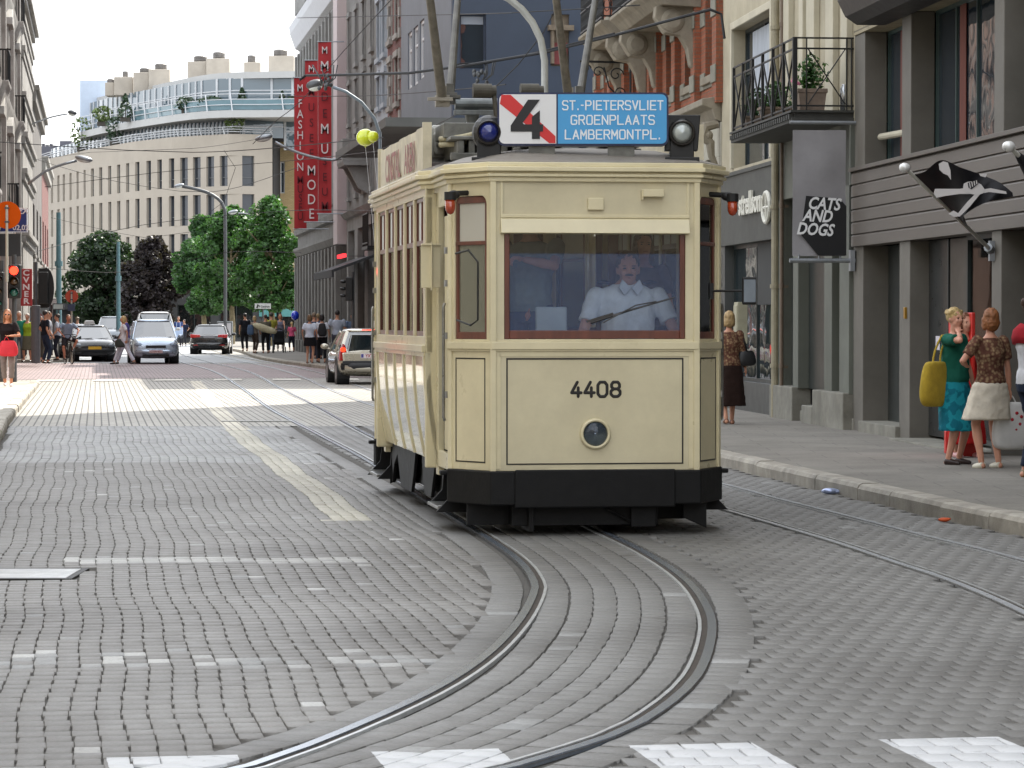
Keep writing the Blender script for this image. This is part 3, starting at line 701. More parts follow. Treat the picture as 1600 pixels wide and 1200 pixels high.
# ---- roof and cornice
def outline(o):
    return [(-HW-.02-o*.5,-o),(HW+.02+o*.5,-o),(CX+o,CY-o*.4),(CX+o,1.28),(SW+o,1.42),(SW+o,TL-1.42),(CX+o,TL-1.28),(CX+o,TL-CY+o*.4),(HW+.02+o*.5,TL+o),(-HW-.02-o*.5,TL+o),(-CX-o,TL-CY+o*.4),(-CX-o,TL-1.28),(-SW-o,TL-1.42),(-SW-o,1.42),(-CX-o,1.28),(-CX-o,CY-o*.4)]
b=MB(TT)
for o_,z0,z1 in ((.03,2.655,2.69),(.055,2.69,2.715),(.04,2.715,2.73),(.075,2.73,2.765),(.05,2.765,2.80)):
    b.prism(outline(o_),z0,z1,'z')
b.build('cornice',cream,tram,bevel=.006)
b=MB(TT); rings=[]
for f_,z in ((1.0,2.80),(.97,2.815),(.85,2.86),(.65,2.91),(.35,2.945),(.1,2.955)):
    o=outline(.04); cy=TL/2
    rings.append([(x*f_, cy+(y-cy)*(1-(1-f_)*.32) ,z) for x,y in o])
b.loft(rings); b.build('roof',roofm,tram,smooth=True)
# roof walkway boards and gear
b=MB(TT)
for x in (-.30,.30): b.box(x-.16,x+.16,.65,6.0,2.955,2.985)
for y in (.8,1.6,2.4,3.2,4.0,4.8,5.6): b.box(-.5,.5,y,y+.06,2.93,2.955)
b.build('roof_walkway',M('weathered_board',(150,148,142),.8,0,.2,6,stretch=(1,.2,1),dirt=.3),tram,bevel=.004)
b=MB(TT) # resistor grids left of the sign
for k in range(6):
    b.box(-.92+k*.085,-.87+k*.085,.95,1.9,2.90,3.02)
b.box(-.98,-.40,.93,1.95,3.02,3.05); b.box(-.98,-.40,.93,.97,2.86,2.92); b.box(-1.0,-.4,1.2,1.8,3.05,3.17)
b.build('resistor_box',greym,tram,bevel=.008)
b=MB(TT); b.box(-1.02,-.42,1.95,2.7,2.93,3.20); b.box(-1.0,-.45,1.9,1.96,2.95,3.15); b.build('equipment_box',M('zinc_box',(176,176,170),.45,.4,.15,4,dirt=.3),tram,bevel=.03)
b=MB(TT)
for k,dz in enumerate((0,.045)):
    b.tube(smoothpath([(-1.02,1.3,3.0+dz),(-.86,1.15,3.01+dz),(-.72,.95,3.05+dz),(-.60,.8,3.14+dz),(-.50,.75,3.2+dz),(-.30,.75,3.22+dz)],.05),.022,8)
b.build('roof_cable',M('cable_canvas',(176,168,140),.85,0,.2,20),tram,smooth=True)
# pantograph
TI=TT.inverted()
b=MB(TT); z=3.50; yp=3.75
b.cyl((-.60,yp,z),(.46,yp,z),.052,14)
for k in (-.45,.35): b.box(k-.1,k+.1,yp-.25,yp+.25,2.98,3.12); b.lathe([(.07,0),(.09,.02),(.05,.06),(.09,.10),(.05,.14),(.09,.18),(.05,.22),(.07,.30),(0,.31)],Matrix.Translation((k,yp,3.12)),12)
b.box(-.62,.48,yp-.12,yp-.06,z-.10,z-.06)
pb=b.build('pantograph_base',M('pantograph_tube',(108,112,112),.4,.5,.2,10),tram,smooth=False,bevel=.004)
armm=M('pantograph_arm',(150,144,132),.5,.3,.25,8,dirt=.3); armd=M('pantograph_arm_dark',(96,94,88),.5,.3,.25,8,dirt=.3)
for (u0,v0,Y0),(u1,v1,Y1),r0,mm_ in (((691,158,26.1),(672,0,24.9),.044,armm),((703,154,26.3),(715,0,27.4),.038,armd),((889,160,26.3),(869,0,25.1),.040,armm),((905,158,26.4),(930,0,27.5),.038,armd)):
    a=TI@at(u0,v0,Y0); c=TI@at(u1,v1,Y1); e=a+(c-a)*1.8
    b=MB(TT); b.tube([a,e],[r0,r0*.62],12); b.cbox(a,(.12,.10,.10)); b.cbox((a[0],a[1],a[2]+.07),(.07,.08,.12)); b.cbox((a[0]-.03,a[1]-.1,a[2]+.01),(.22,.03,.03)); b.build('pantograph_arm',mm_,pb,bevel=.003)
for u,v in ((757,142),(831,142)):
    c=TI@at(u,v,25.9); b=MB(TT)
    b.cyl((c.x-.10,c.y,c.z),(c.x+.06,c.y,c.z),.062,16); b.cyl((c.x+.06,c.y,c.z),(c.x+.10,c.y,c.z),.045,12); b.tube([(c.x+.08,c.y,c.z),(c.x+.10,c.y,c.z-.2),(c.x+.08,c.y,c.z-.5)],.02,6); b.build('spring_drum',M('brown_drum',(74,70,60),.6,.2,.2,10),tram)
# destination sign box
sx0,sx1,sz0,sz1=-.735,.555,2.935,3.335
def rrect(x0,x1,z0,z1,r,n=5):
    P=[]
    for cx,cz,a0 in ((x1-r,z0+r,-90),(x1-r,z1-r,0),(x0+r,z1-r,90),(x0+r,z0+r,180)):
        for k in range(n+1):
            t=R(a0+90*k/n); P.append((cx+r*math.cos(t),cz+r*math.sin(t)))
    return P
ys=.12
TS=TT@Matrix.Translation((0,0,0))@Matrix.Rotation(-PSI,4,'Z')
b=MB(TS); b.prism(rrect(sx0,sx1,sz0,sz1,.05),ys,ys+.16,'y'); sg=b.build('destination_sign',M('sign_navy',(20,30,72),.4,0,.05),tram)
xm=-.285
b=MB(TS)
pl=[p for p in rrect(sx0+.014,sx1-.014,sz0+.014,sz1-.014,.04) if p[0]<xm-.006]; pl=[(xm-.006,sz0+.014)]+[]+[(xm-.006,sz1-.014)]+[p for p in pl]
b.prism(pl,ys-.006,ys,'y'); b.build('route_panel',M('sign_white',(226,226,226),.35,0,.03),sg)
b=MB(TS); pl=[(xm+.006,sz0+.014)]+[p for p in rrect(sx0+.014,sx1-.014,sz0+.014,sz1-.014,.04) if p[0]>xm]+[(xm+.006,sz1-.014)]
b.prism(pl,ys-.006,ys,'y'); b.build('name_panel',M('sign_blue',(70,158,214),.35,0,.03),sg)
b=MB(TS); b.prism([(sx0+.03,sz1-.018),(sx0+.10,sz1-.018),(xm-.012,sz0+.07),(xm-.012,sz0+.018),(xm-.06,sz0+.018),(sx0+.018,sz1-.085)],ys-.008,ys-.005,'y'); b.build('red_bar',M('sign_red',(206,40,40),.4,0,.03),sg)
b=MB(TS); cx=-.515; 
b.prism([(cx-.02+.03,sz1-.055),(cx+.10,sz1-.055),(cx-.03,3.105),(cx-.02,3.095),(cx+.0,3.095),(cx+.0,3.04),(cx-.12,3.04),(cx-.12,3.085)],ys-.0115,ys-.008,'y')
b.prism([(cx-.002,3.04),(cx-.002,3.095),(cx+.04,3.095),(cx+.04,3.15),(cx+.10,3.20),(cx+.10,3.095),(cx+.125,3.095),(cx+.125,3.04),(cx+.10,3.04),(cx+.10,2.985),(cx+.04,2.985),(cx+.04,3.04)],ys-.0105,ys-.0075,'y')
b.build('route_number',M('sign_black',(18,18,22),.4,0,0),sg)
b=MB(TS); xc=(xm+sx1)/2; lw=M('letter_white',(232,238,242),.4,0,0)
strokes(b,'ST.-PIETERSVLIET',xc,3.205,.038,.066,.0165,.0054,TS@Matrix.Translation((0,ys-.008,0)))
strokes(b,'GROENPLAATS',xc,3.095,.040,.066,.0185,.0054,TS@Matrix.Translation((0,ys-.008,0)))
strokes(b,'LAMBERMONTPL.',xc,2.985,.040,.066,.0185,.0054,TS@Matrix.Translation((0,ys-.008,0)))
b.build('lettering',lw,sg)
b=MB(TS); b.box(-.5,-.3,.15,.26,2.85,2.94); b.box(.1,.3,.15,.26,2.85,2.94); b.build('sign_foot',greym,sg)
# roof signal lamps
for x,zc,r,lm,nm in ((-.80,3.035,.075,M('blue_lens',(20,34,110),.12,0,0,coat=1),'blue'),(.66,3.03,.078,M('white_lens',(170,176,172),.2,.2,.05,coat=1),'white')):
    b=MB(TS); T2=Matrix.Translation((x,.12,zc))
    b.ell((x,.26,zc),(.13,.16,.14),14,10); b.cyl((x,.12,zc),(x,.25,zc),.10,20); b.box(x-.09,x+.09,.15,.33,2.83,3.0); b.box(x-.13,x+.13,.12,.40,2.80,2.85)
    if nm=='white': b.prism([(x-.13,2.90),(x+.12,2.90),(x+.14,3.17),(x-.11,3.17)],.17,.30,'y')
    h=b.build('signal_lamp',M('lamp_black',(30,30,30),.45,.2,.2,10),tram,bevel=.006,label='black roof lamp with %s lens'%nm)
    b=MB(TS); b.lathe([(0,0.03),(r*.6,.022),(r,0)],Matrix.Translation((x,.115,zc))@Matrix.Rotation(math.pi/2,4,'X')); b.build('lens',lm,h,smooth=True)
    b=MB(TS); b.lathe([(r,0),(r+.012,.012),(r+.02,0)],Matrix.Translation((x,.118,zc))@Matrix.Rotation(math.pi/2,4,'X')); b.build('rim',M('lamp_rim',(60,56,52),.4,.4,0),h)
# headlight
b=MB(TT); H0=Matrix.Translation((0.0,0,.765))@Matrix.Rotation(math.pi/2,4,'X')
b.lathe([(.118,0),(.116,.02),(.108,.032),(.096,.032),(.092,.022),(.092,0)],H0,32); hl=b.build('headlight',cream,tram,smooth=True)
b=MB(TT); b.lathe([(.095,.018),(.05,.004),(0,0.001)],H0,32); b.build('reflector',M('reflector',(190,196,204),.18,1,.1),hl,smooth=True)
b=MB(TT); b.lathe([(.094,.012),(.08,.028),(.05,.038),(0,.042)],H0,32); b.ell((0,-.012,.79),(.012,.012,.022)); b.build('lens',Mglass('lens_glass',(225,232,240),base=(110,140,180),basefac=.08),hl,smooth=True)
# number
b=MB(TT@Matrix.Translation((0,0,0))); strokes(b,'4408',0,1.045,.070,.108,.030,.0115,TT@Matrix.Translation((0.005,-.002,0)),8); b.build('fleet_number',blk2,tram)
# little fittings above the windscreen
b=MB(TT); b.box(-.06,.06,-.03,.0,2.445,2.535); b.box(.355,.515,-.06,0,2.545,2.60); b.box(.35,.36,-.05,0,2.52,2.6); b.build('ventilator_cover',cream,tram,bevel=.005)
# marker lamps (amber)
for sx in (-1,1):
    b=MB(TT); xx=sx*1.08; b.ell((xx-sx*.03,.17,2.56),(.05,.05,.035)); b.cyl((xx-sx*.02,.2,2.57),(xx-sx*.16,.28,2.58),.02); b.cyl((xx,.13,2.52),(xx,.13,2.58),.046,14); mk=b.build('indicator',rubber,tram)
    b=MB(TT); b.lathe([(0,-.11),(.025,-.10),(.038,-.07),(.04,0)],Matrix.Translation((xx,.13,2.52)),14); b.build('amber_lens',M('amber_lens',(170,62,30),.2,0,.1,coat=1),mk,smooth=True)
# wiper
b=MB(TT); b.tube([(-.04,-.03,1.60),(.28,-.035,1.70),(.60,-.03,1.79)],[.012,.008,.006]); b.box(-.07,.14,-.045,-.02,1.60,1.615,Matrix.Translation((0,0,0))@Matrix.Translation((-.07,0,1.6))@Matrix.Rotation(R(-17),4,'Y')@Matrix.Translation((.07,0,-1.6)))
b.tube([(.05,-.05,1.60),(.30,-.045,1.73),(.46,-.04,1.76)],.005); b.build('wiper',M('wiper_metal',(74,72,70),.35,.6,.1),tram)
# wing mirrors
b=MB(TT); b.tube([(.93,.12,1.84),(1.10,-.02,1.84),(1.16,-.05,1.84)],.009); b.cbox((.92,.16,1.84),(.03,.05,.12)); b.build('mirror_arm',rubber,tram)
b=MB(TT); b.cbox((1.17,-.05,1.84),(.11,.03,.21)); mm=b.build('wing_mirror',rubber,tram,bevel=.012)
b=MB(TT); b.box(1.125,1.215,-.072,-.066,1.755,1.925); b.build('mirror_glass',M('mirror_glass',(120,134,150),.12,.6,.1),mm)
b=MB(TT); b.tube([(-1.02,.22,1.62),(-.95,-.05,1.58),(-.90,-.08,1.62),(-.90,-.09,2.05),(-.96,0,2.14),(-1.03,.2,2.12)],.008); b.build('mirror_bracket',rubber,tram)
# underframe and wheels
b=MB(TT)
for sx in (-1,1):
    b.box(min(sx*.55,sx*.62),max(sx*.55,sx*.62),1.0,TL-1.0,.28,.62)
    b.box(min(sx*.86,sx*.92),max(sx*.86,sx*.92),1.6,TL-1.6,.20,.48)
    b.prism([(1.38,.50),(1.38,.12),(1.46,.12),(1.46,.42),(2.0,.42),(2.25,.16),(2.7,.16),(2.9,.42),(2.9,.50)],sx*.97-.015,sx*.97+.015,'x')
    b.prism([(3.4,.50),(3.55,.30),(3.75,.12),(4.6,.12),(4.9,.40),(5.2,.30),(5.35,.12),(5.39,.12),(5.39,.50)],sx*.97-.015,sx*.97+.015,'x')
b.box(-.6,.6,1.1,1.3,.3,.6); b.box(-.6,.6,TL-1.3,TL-1.1,.3,.6); b.box(-.4,.4,2.6,4.2,.18,.5); b.box(-.98,.98,1.3,TL-1.3,.52,.69)
b.box(-.66,.66,.15,1.3,.55,.69); b.box(-.66,.66,TL-1.3,TL-.15,.55,.69)
b.build('underframe',blk,tram,bevel=.006)
for y in (2.15,TL-2.15):
    b=MB(TT)
    for sx in (-1,1): b.cyl((sx*.46,y,.36),(sx*.57,y,.36),.36,28)
    b.cyl((-.5,y,.36),(.5,y,.36),.06); b.build('wheelset',M('wheel_steel',(80,74,68),.5,.6,.2,10),tram)
# advertising boards along the roof edge
for sx in (-1,1):
    X=sx*1.10; b=MB(TT); rs_=random.Random(4); n=26; y0,y1=1.5,5.3
    vs=[];fs=[]
    for i in range(n+1):
        y=y0+(y1-y0)*i/n; dx=rs_.uniform(-.012,.012)
        for z in (2.79,3.17): vs.append((X+dx,y,z))
        if i: fs.append((2*i-2,2*i-1,2*i+1,2*i))
    b.add(vs,fs); b.box(X-.035,X+.035,y0-.03,y0+.03,2.79,3.19); b.box(X-.02,X+.02,y1-.02,y1+.03,2.79,3.19); b.box(X-.02+sx*-.02,X-sx*.015,y0,y1,2.80,3.16)
    bd=b.build('roof_board',M('board_cream',(214,204,176),.55,0,.12,5,.2,12,dirt=.35),tram)
    if sx<0:
        b=MB(); vs_,fs_=tmesh('CINSTAL    AREN',.34,0,.004,ext=.001,sx=.93)
        A=TT@frame((X-.022,3.4,2.85),(0,-1,0),(0,0,1)); b.add(vs_,fs_,A); b.build('faded_lettering',M('faded_red',(164,112,108),.7,0,.35,9),bd)
# ================================================================= BUILDINGS
def window(A,th,u0,u1,z0,z1,dep,fm,pm,bars=(1,1),fw=.06,name='window',trans=None,curtain=None,label=None):
    """frame+pane inside an opening; A local: x along the wall, y inwards"""
    b=MB(A); b.box(u0,u0+fw,dep-.03,dep+.04,z0,z1); b.box(u1-fw,u1,dep-.03,dep+.04,z0,z1); b.box(u0+fw,u1-fw,dep-.03,dep+.04,z0,z0+fw); b.box(u0+fw,u1-fw,dep-.03,dep+.04,z1-fw,z1)
    nu,nz=bars
    for k in range(1,nu): x=u0+(u1-u0)*k/nu; b.box(x-fw*.35,x+fw*.35,dep-.025,dep+.035,z0+fw,z1-fw)
    for k in range(1,nz): z=z0+(z1-z0)*(.68 if nz==2 else k/nz); b.box(u0+fw,u1-fw,dep-.022,dep+.032,z-fw*.35,z+fw*.35)
    w=b.build(name,fm,th); 
    if label: w['label']=label
    b=MB(A); b.box(u0+fw*.6,u1-fw*.6,dep+.002,dep+.008,z0+fw*.6,z1-fw*.6); b.build('pane',pm,w)
    return w
def recess_back(A,th,L,z0,z1,dep,mat): 
    b=MB(A); b.box(0,L,dep+.05,dep+.10,z0,z1); return b.build('room_wall',mat,th)
pane=Mpane('dark_pane'); pane2=Mpane('sky_pane',(40,48,56),1.9,.3); pane3=Mpane('dim_pane',(26,28,28),1.55,.2)
m_beige=M('beige_render',(178,169,146),.85,0,.10,1.2,.15,50,dirt=.35); m_beige2=M('beige_pilaster',(188,181,160),.8,0,.08,1.5,.1,40,dirt=.25)
m_grn=M('greygreen_paint',(98,101,92),.6,0,.08,1.2,.08,30,dirt=.3); m_gdark=M('dark_green_panel',(44,48,46),.35,0,.2,1.2,.03,20,dirt=.3)
m_conc=M('base_concrete',(134,132,122),.85,0,.14,3,.3,60,dirt=.5); m_clad=M('taupe_cladding',(98,91,84),.55,0,.08,1.0,.04,20,dirt=.15,stretch=(1,.3,1))
m_pil=M('grey_pilaster',(106,102,94),.6,0,.1,1.5,.06,30,dirt=.3); m_dfr=M('dark_frame',(42,50,50),.4,.1,.1,2); m_iron=M('wrought_iron',(40,40,40),.5,.5,.1,10)
m_dk=M('dark_interior',(30,29,28),.9,0,.1); m_sash=M('dark_green_sash',(58,76,74),.4,0,.1)
def AR(s0,l=LR):   # right-hand facade: local x runs away from the camera, local y into the building
    return FR@frame((l,s0,0),(0,1,0),(1,0,0),(0,0,1))
s=lambda u,l=LR: sof(FR,l,u)
z=lambda u,v,l=LR: zof(FR,l,s(u,l),v)
HB=24.5  # unseen top storeys raised to keep the near street in shade
# ---------------------------------------------------------------- A: cladded shop
sA0,sA1=8.0,s(1335)
shopA=thing('shop_building','dark taupe clad shop building with upper windows behind the pirate flag','building',FR@Vector((LR,sA1,0)),THR)
A=AR(0); zl0=z(1342,385); zl1=z(1336,269)
pil=[(s(1348),s(1333)),(s(1421),s(1405)),(s(1564),s(1549))]
k=pil[2][0]; pil+= [(k-3.2,k-2.95),(k-6.6,k-6.3),(k-10,k-9.7),(8.0,8.3)]
b=MB(A)
for a,c in pil: b.box(a,c,0,.42,0,zl0)
b.box(sA0,sA1,.02,.40,0,.14); b.build('pilaster',m_pil,shopA,bevel=.01)
b=MB(A); n=6; hh=(zl1-zl0)/n
for i in range(n): b.prism([(-.05,zl0+i*hh),(-.05,zl0+(i+1)*hh-.03),(-.02,zl0+(i+1)*hh),(.2,zl0+(i+1)*hh),(.2,zl0+i*hh)],sA0,sA1,'x')
b.box(sA0,sA1,-.09,.2,zl1,zl1+.05); b.build('cladding_board',m_clad,shopA,bevel=.004)
# upper storey
zt=z(1338,55); up=[(s(1350),s(1333)),(s(1422),s(1408)),(s(1567),s(1552))]
k=up[2][0]; up+=[(k-2.4,k-2.1),(k-7,k-6.7),(8,8.3)]
b=MB(A)
for a,c in up: b.box(a,c,0,.3,zl1+.05,zt)
b.build('upper_pilaster',m_pil,shopA,bevel=.01)
m_stonew=Mbrick('tile_stone',(150,140,114),(164,154,128),(110,102,84),.62,.42,.012,.3,.85,.5)
b=MB(A); b.box(sA0,sA1,-.02,.35,zt,z(1338,-260)); b.box(sA0,sA1,0,.5,zt+5,HB); b.build('upper_wall',m_stonew,shopA)
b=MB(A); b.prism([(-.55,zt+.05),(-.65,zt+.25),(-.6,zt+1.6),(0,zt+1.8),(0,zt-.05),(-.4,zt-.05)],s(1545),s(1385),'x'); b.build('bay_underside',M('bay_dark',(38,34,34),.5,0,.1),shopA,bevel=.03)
for (a,c),bars in (((s(1408)-.0,s(1350)),(2,1)),((s(1552),s(1422)),(4,1)),((k-2.1,up[2][0]),(2,1)),((k-6.7,k-2.4),(4,1))):
    window(A,shopA,a,c,zl1+.06,zt,.34,m_sash,pane2,bars,.05,'upper_window')
    b=MB(A); b.box(a,c,.06,.34,zl1+.02,zl1+.07); b.build('sill',m_dfr,shopA)
b=MB(A); b.cyl((s(1408)-.0,.2,z(1400,206)),(s(1352),.2,z(1355,213)),.045,10); b.build('balance_rail',m_beige2,shopA)
# brick red strips on the upper panes stand in for reflections
for u in (1372,1462):
    b=MB(A); b.box(s(u)-.12,s(u)+.18,.325,.332,zl1+.12,zt-.05); b.build('reflection_strip',M('reflection_red',(104,50,36),.8,0,.2,8,stretch=(4,4,.2)),shopA)
# ground floor bays
b=MB(A); 
for a,c in ((pil[1][1],pil[0][0]),): b.box(a,c,.34,.38,.14,zl0); 
b.build('shutter_panel',m_gdark,shopA)
b=MB(A); m_=s(1376); b.box(m_-.03,m_+.03,.30,.345,.14,zl0); b.build('shutter_trim',m_dfr,shopA)
a,c=pil[2][1],pil[1][0]; d0=s(1450); d1=s(1484)
b=MB(A); b.box(d0,c,.24,.30,.2,zl0); dr=b.build('door',M('door_dark',(50,52,52),.3,.2,.15,2,dirt=.3),shopA,bevel=.01)
b=MB(A); b.box(d1,d0-.02,.26,.30,.2,zl0); b.build('door',M('door_grey',(66,64,58),.35,.1,.15,2,dirt=.35),shopA,bevel=.01)
# notices and round disc on the doors
for u,nm in ((1436,'notice'),(1464,'notice')):
    b=MB(A); sc=s(u); zc=z(u,536); dd=.235 if u<1450 else .255
    b.box(sc-.10,sc+.10,dd-.006,dd-.001,zc-.085,zc+.085); nn=b.build('notice',M('paper',(206,200,206),.7,0,.04),shopA)
    b=MB(A); b.ell((sc,dd-.008,zc-.01),(.04,.003,.03)); b.build('printed_emblem',M('ink',(60,54,70),.7,0,0),nn)
b=MB(A); sc=s(1467); b.lathe([(0,0),(.085,0),(.085,.006),(0,.006)],Matrix.Translation((sc,.25,z(1467,495)))@Matrix.Rotation(math.pi/2,4,'X'),24); b.build('door_disc',M('disc',(140,136,122),.6,0,.05),shopA)
b=MB(A); b.box(s(1417),s(1415),-.03,0,z(1417,498),z(1417,480)); b.build('brass_plate',M('brass',(170,130,50),.35,.7,.1),shopA,bevel=.004)
b=MB(A); zz=z(1464,690); b.box(a-.02,c+.02,-.25,.42,.0,.17); b.box(pil[0][0]-2.2,pil[0][0],-.06,.4,.13,.17+.12); b.build('doorstep',m_conc,shopA,bevel=.01)
# glazed shop bay with a lit interior
window(A,shopA,a,d1-.02,.2,zl0,.22,m_dfr,Mglass('shop_glass',(225,232,230),ior=1.22,wave=.02),(1,1),.05,'shop_window')
b=MB(A); b.box(a-1.5,d1+.4,2.6,2.7,.1,zl0); b.box(a-1.5,a-1.45,.4,2.7,.1,zl0); b.box(d1+.35,d1+.4,.4,2.7,.1,zl0); b.box(a-1.5,d1+.4,.4,2.7,zl0-.1,zl0); b.box(a-1.5,d1+.4,.4,2.7,.08,.12); b.build('shop_interior',M('interior_grey',(104,100,88),.8,0,.15),shopA)
b=MB(A); b.box(a+.1,a+.9,1.2,1.5,.9,2.0); b.box(a+1.0,a+1.5,1.8,2.2,.2,1.9); b.box(a+.2,a+1.4,1.0,1.1,2.25,2.28); b.build('display_stand',M('display_teal',(96,116,112),.6,0,.1),shopA,bevel=.01)
for k_,(uu,vv) in enumerate(((1530,446),(1532,460),(1503,506))):
    b=MB(A); p=s(uu); zc=zof(FR,LR+.9,p,vv)
    if k_<2: b.cbox((p,.9,zc),(.22,.05,.03))
    else: b.ell((p,.9,zc),(.05,.05,.05))
    b.build('shop_lamp',Memit('lamp_glow',(255,214,150),3.0) if k_==2 else Memit('tube_glow',(220,230,230),1.2),shopA)
b=MB(A); b.lathe([(.03,.10),(.07,0)],Matrix.Translation((s(1497),.8,z(1497,418)+.0)),14); b.cyl((s(1497),.8,z(1497,418)+.1),(s(1495),.8,z(1495,380)),.008); b.build('pendant_shade',M('pendant',(176,160,130),.4,.3,.1),shopA)
for a_,c_ in ((pil[3][1],pil[2][0]),(pil[4][1],pil[3][0]),(pil[5][1],pil[4][0]),(8.3,pil[5][0])):
    window(A,shopA,a_,c_,.14,zl0,.3,m_dfr,pane3,(2,1),.06,'shop_window')
b=MB(A); b.box(sA0,sA1,.45,9,zl0,HB); b.box(sA0,a-1.6,.45,9,0,zl0); b.box(d1+.5,sA1,.45,9,0,zl0); b.box(a-1.6,d1+.5,2.8,9,0,zl0); b.build('building_core',m_dk,shopA)
# red standing panel behind the women
# ---------------------------------------------------------------- B: beige building with balcony
sB0,sB1=sA1+.01,s(1211)
bB=thing('balcony_building','beige rendered building with pale pilasters, grey-green ground floor and iron balcony','building',FR@Vector((LR,sB1,0)),THR)
zg=z(1300,200); 
b=MB(A)
strip=[(1333,1318),(1306,1294),(1253,1245),(1227,1211)]
for u0,u1 in strip: b.box(s(u0),s(u1),-.06,.15,.62,zg)
b.box(sB0,sB1,-.06,.15,z(1230,312),zg); b.build('ground_pilaster',m_grn,bB,bevel=.008)
b=MB(A); b.box(sB0,sB1,.10,.16,.62,z(1230,312)); b.build('dark_panel',m_gdark,bB)
b=MB(A)
for u0,u1,h in ((1333,1284,.78),(1284,1267,.5),(1252,1216,.78)): b.box(s(u0)+.01,s(u1)-.01,-.14,.15,.1,h*(.80 if h<.6 else .82))
b.box(sB0,sB1,-.02,.15,.1,.3); b.build('plinth_block',m_conc,bB,bevel=.015)
b=MB(A); b.box(sB0,sB1,0,.5,zg,HB); b.build('upper_wall',m_beige,bB)
b=MB(A)
for u0,u1 in ((1332,1322),(1310,1298),(1280,1268),(1262,1256),(1240,1228)): b.box(s(u0),s(u1),-.09,.0,zg+.02,HB)
b.build('upper_pilaster',m_beige2,bB,bevel=.01)
b=MB(A); b.box(sB0,sB1,.5,9,0,HB-.05); b.build('building_core',m_dk,bB)
# balcony
lb=LR-.80; bs0=s(1241,lb); bs1=s(1146,lb); zb=zof(FR,lb,bs0,172); zr=zof(FR,lb,bs0,59)
b=MB(A); b.box(bs0,bs1,-.80,-.0,zb-.10,zb-.03); b.box(bs0-.03,bs1+.03,-.84,-.0,zb-.16,zb-.10); b.box(bs0-.04,bs1+.04,-.86,.0,zb-.03,zb)
for i in range(30):
    y=bs0+(bs1-bs0)*(i+.5)/30; b.box(y-.04,y+.04,-.87,-.80,zb-.12,zb-.05)
b.build('balcony_slab',M('balcony_dark',(58,58,54),.7,0,.2,5,.2,30,dirt=.3),bB)
b=MB(A); r=.013; y0=-.80
P=lambda s_,h: (s_,y0,zb+h)
H=zr-zb
b.box(bs0-.03,bs0+.03,y0-.03,y0+.03,zb,zr+.01)
for h in (.06,H-.14,H): b.cbox(((bs0+bs1)/2,y0,zb+h),(bs1-bs0,.02,.025)); b.cbox((bs0,y0/2,zb+h),(.02,-y0,.022))
nb=6
for i in range(nb):
    a=bs0+(bs1-bs0)*i/nb; c=bs0+(bs1-bs0)*(i+1)/nb; m=c
    b.box(c-.022,c+.022,y0-.02,y0+.02,zb,zr)
    b.tube([P(a+.05,.06),P(c-.05,H-.14)],r,6); b.tube([P(a+.05,H-.14),P(c-.05,.06)],r,6)
b.tube([(bs0,y0*.80,zb),(bs0,y0*.8,zr)],.01,6); b.tube([(bs0,y0*.12,zb),(bs0,y0*.12,zr)],.012,6)
b.tube([(bs0,y0*.78,zr-.14),(bs0,y0*.14,zb+.08)],.009,6); b.tube([(bs0,y0*.14,zr-.14),(bs0,y0*.78,zb+.08)],.009,6)
b.tube([(bs0,-.03,zb),(bs0,-.03,zr)],.012,6)
b.build('balcony_railing',m_iron,bB)
# ---------------------------------------------------------------- C: fashion shop
sC0,sC1=sB1+.01,s(1127)
bC=thing('corner_shop','anthracite fashion shop front under a beige wall with a big framed window','building',FR@Vector((LR,sC0,0)),THR)
zf0=z(1150,382); zf1=z(1140,277)
wz1=z(1150,45); wo=(s(1206),s(1146),zf1+.12,wz1)
b=MB(A); wallgrid(b,Matrix(),[sC0,sC1],[zf1,HB],[wo],-.0,.5); b.build('upper_wall',m_beige,bC)
b=MB(A); b.box(wo[0]-.12,wo[0],-.05,.02,wo[2],wo[3]+.12); b.box(wo[1],wo[1]+.12,-.05,.02,wo[2],wo[3]+.12); b.box(wo[0],wo[1],-.05,.02,wo[3],wo[3]+.12); b.build('window_surround',m_beige2,bC,bevel=.01)
window(A,bC,*wo,.22,m_dfr,pane2,(2,2),.06,'large_window')
b=MB(A); b.box(wo[0]+1.1,wo[1]-.7,.19,.20,wo[2]+.5,wo[3]-.1); b.build('net_curtain',M('net_curtain',(170,176,184),.8,0,.25,9,stretch=(6,6,.15)),bC)
b=MB(A); b.box(sC0,sC1,-.03,.5,zf0,zf1); b.box(sC0,sC1,-.06,.0,zf1,zf1+.06); b.build('fascia',M('anthracite',(66,68,64),.6,0,.1,1.5,.05,20,dirt=.2),bC)
b=MB(A); b.box(sC1-.35,sC1,0,.5,.1,zf0); b.box(sC0,sC0+.3,0,.5,.1,zf0); b.box(sC0,sC1,.02,.5,.1,.62); b.build('shop_pier',M('anthracite2',(70,72,70),.5,0,.1,2,.04,20,dirt=.3),bC)
window(A,bC,sC0+.3,sC1-.35,.62,zf0,.18,m_dfr,Mpane('shop_pane_reflecting',(30,40,44),2.0,.35),(2,1),.06,'shop_window')
b=MB(A); b.box(sC0+.5,sC0+2.2,.12,.17,zf0-1.0,zf0-.02); b.build('roller_blind',M('blind_dark',(44,46,46),.7,0,.1),bC)
b=MB(A); b.box(sC0,sC1,.5,9,0,HB-.05); b.build('building_core',m_dk,bC)
vs_,fs_=tmesh('strellson',.50,0,.012,align='LEFT',ext=.02,sx=.62)
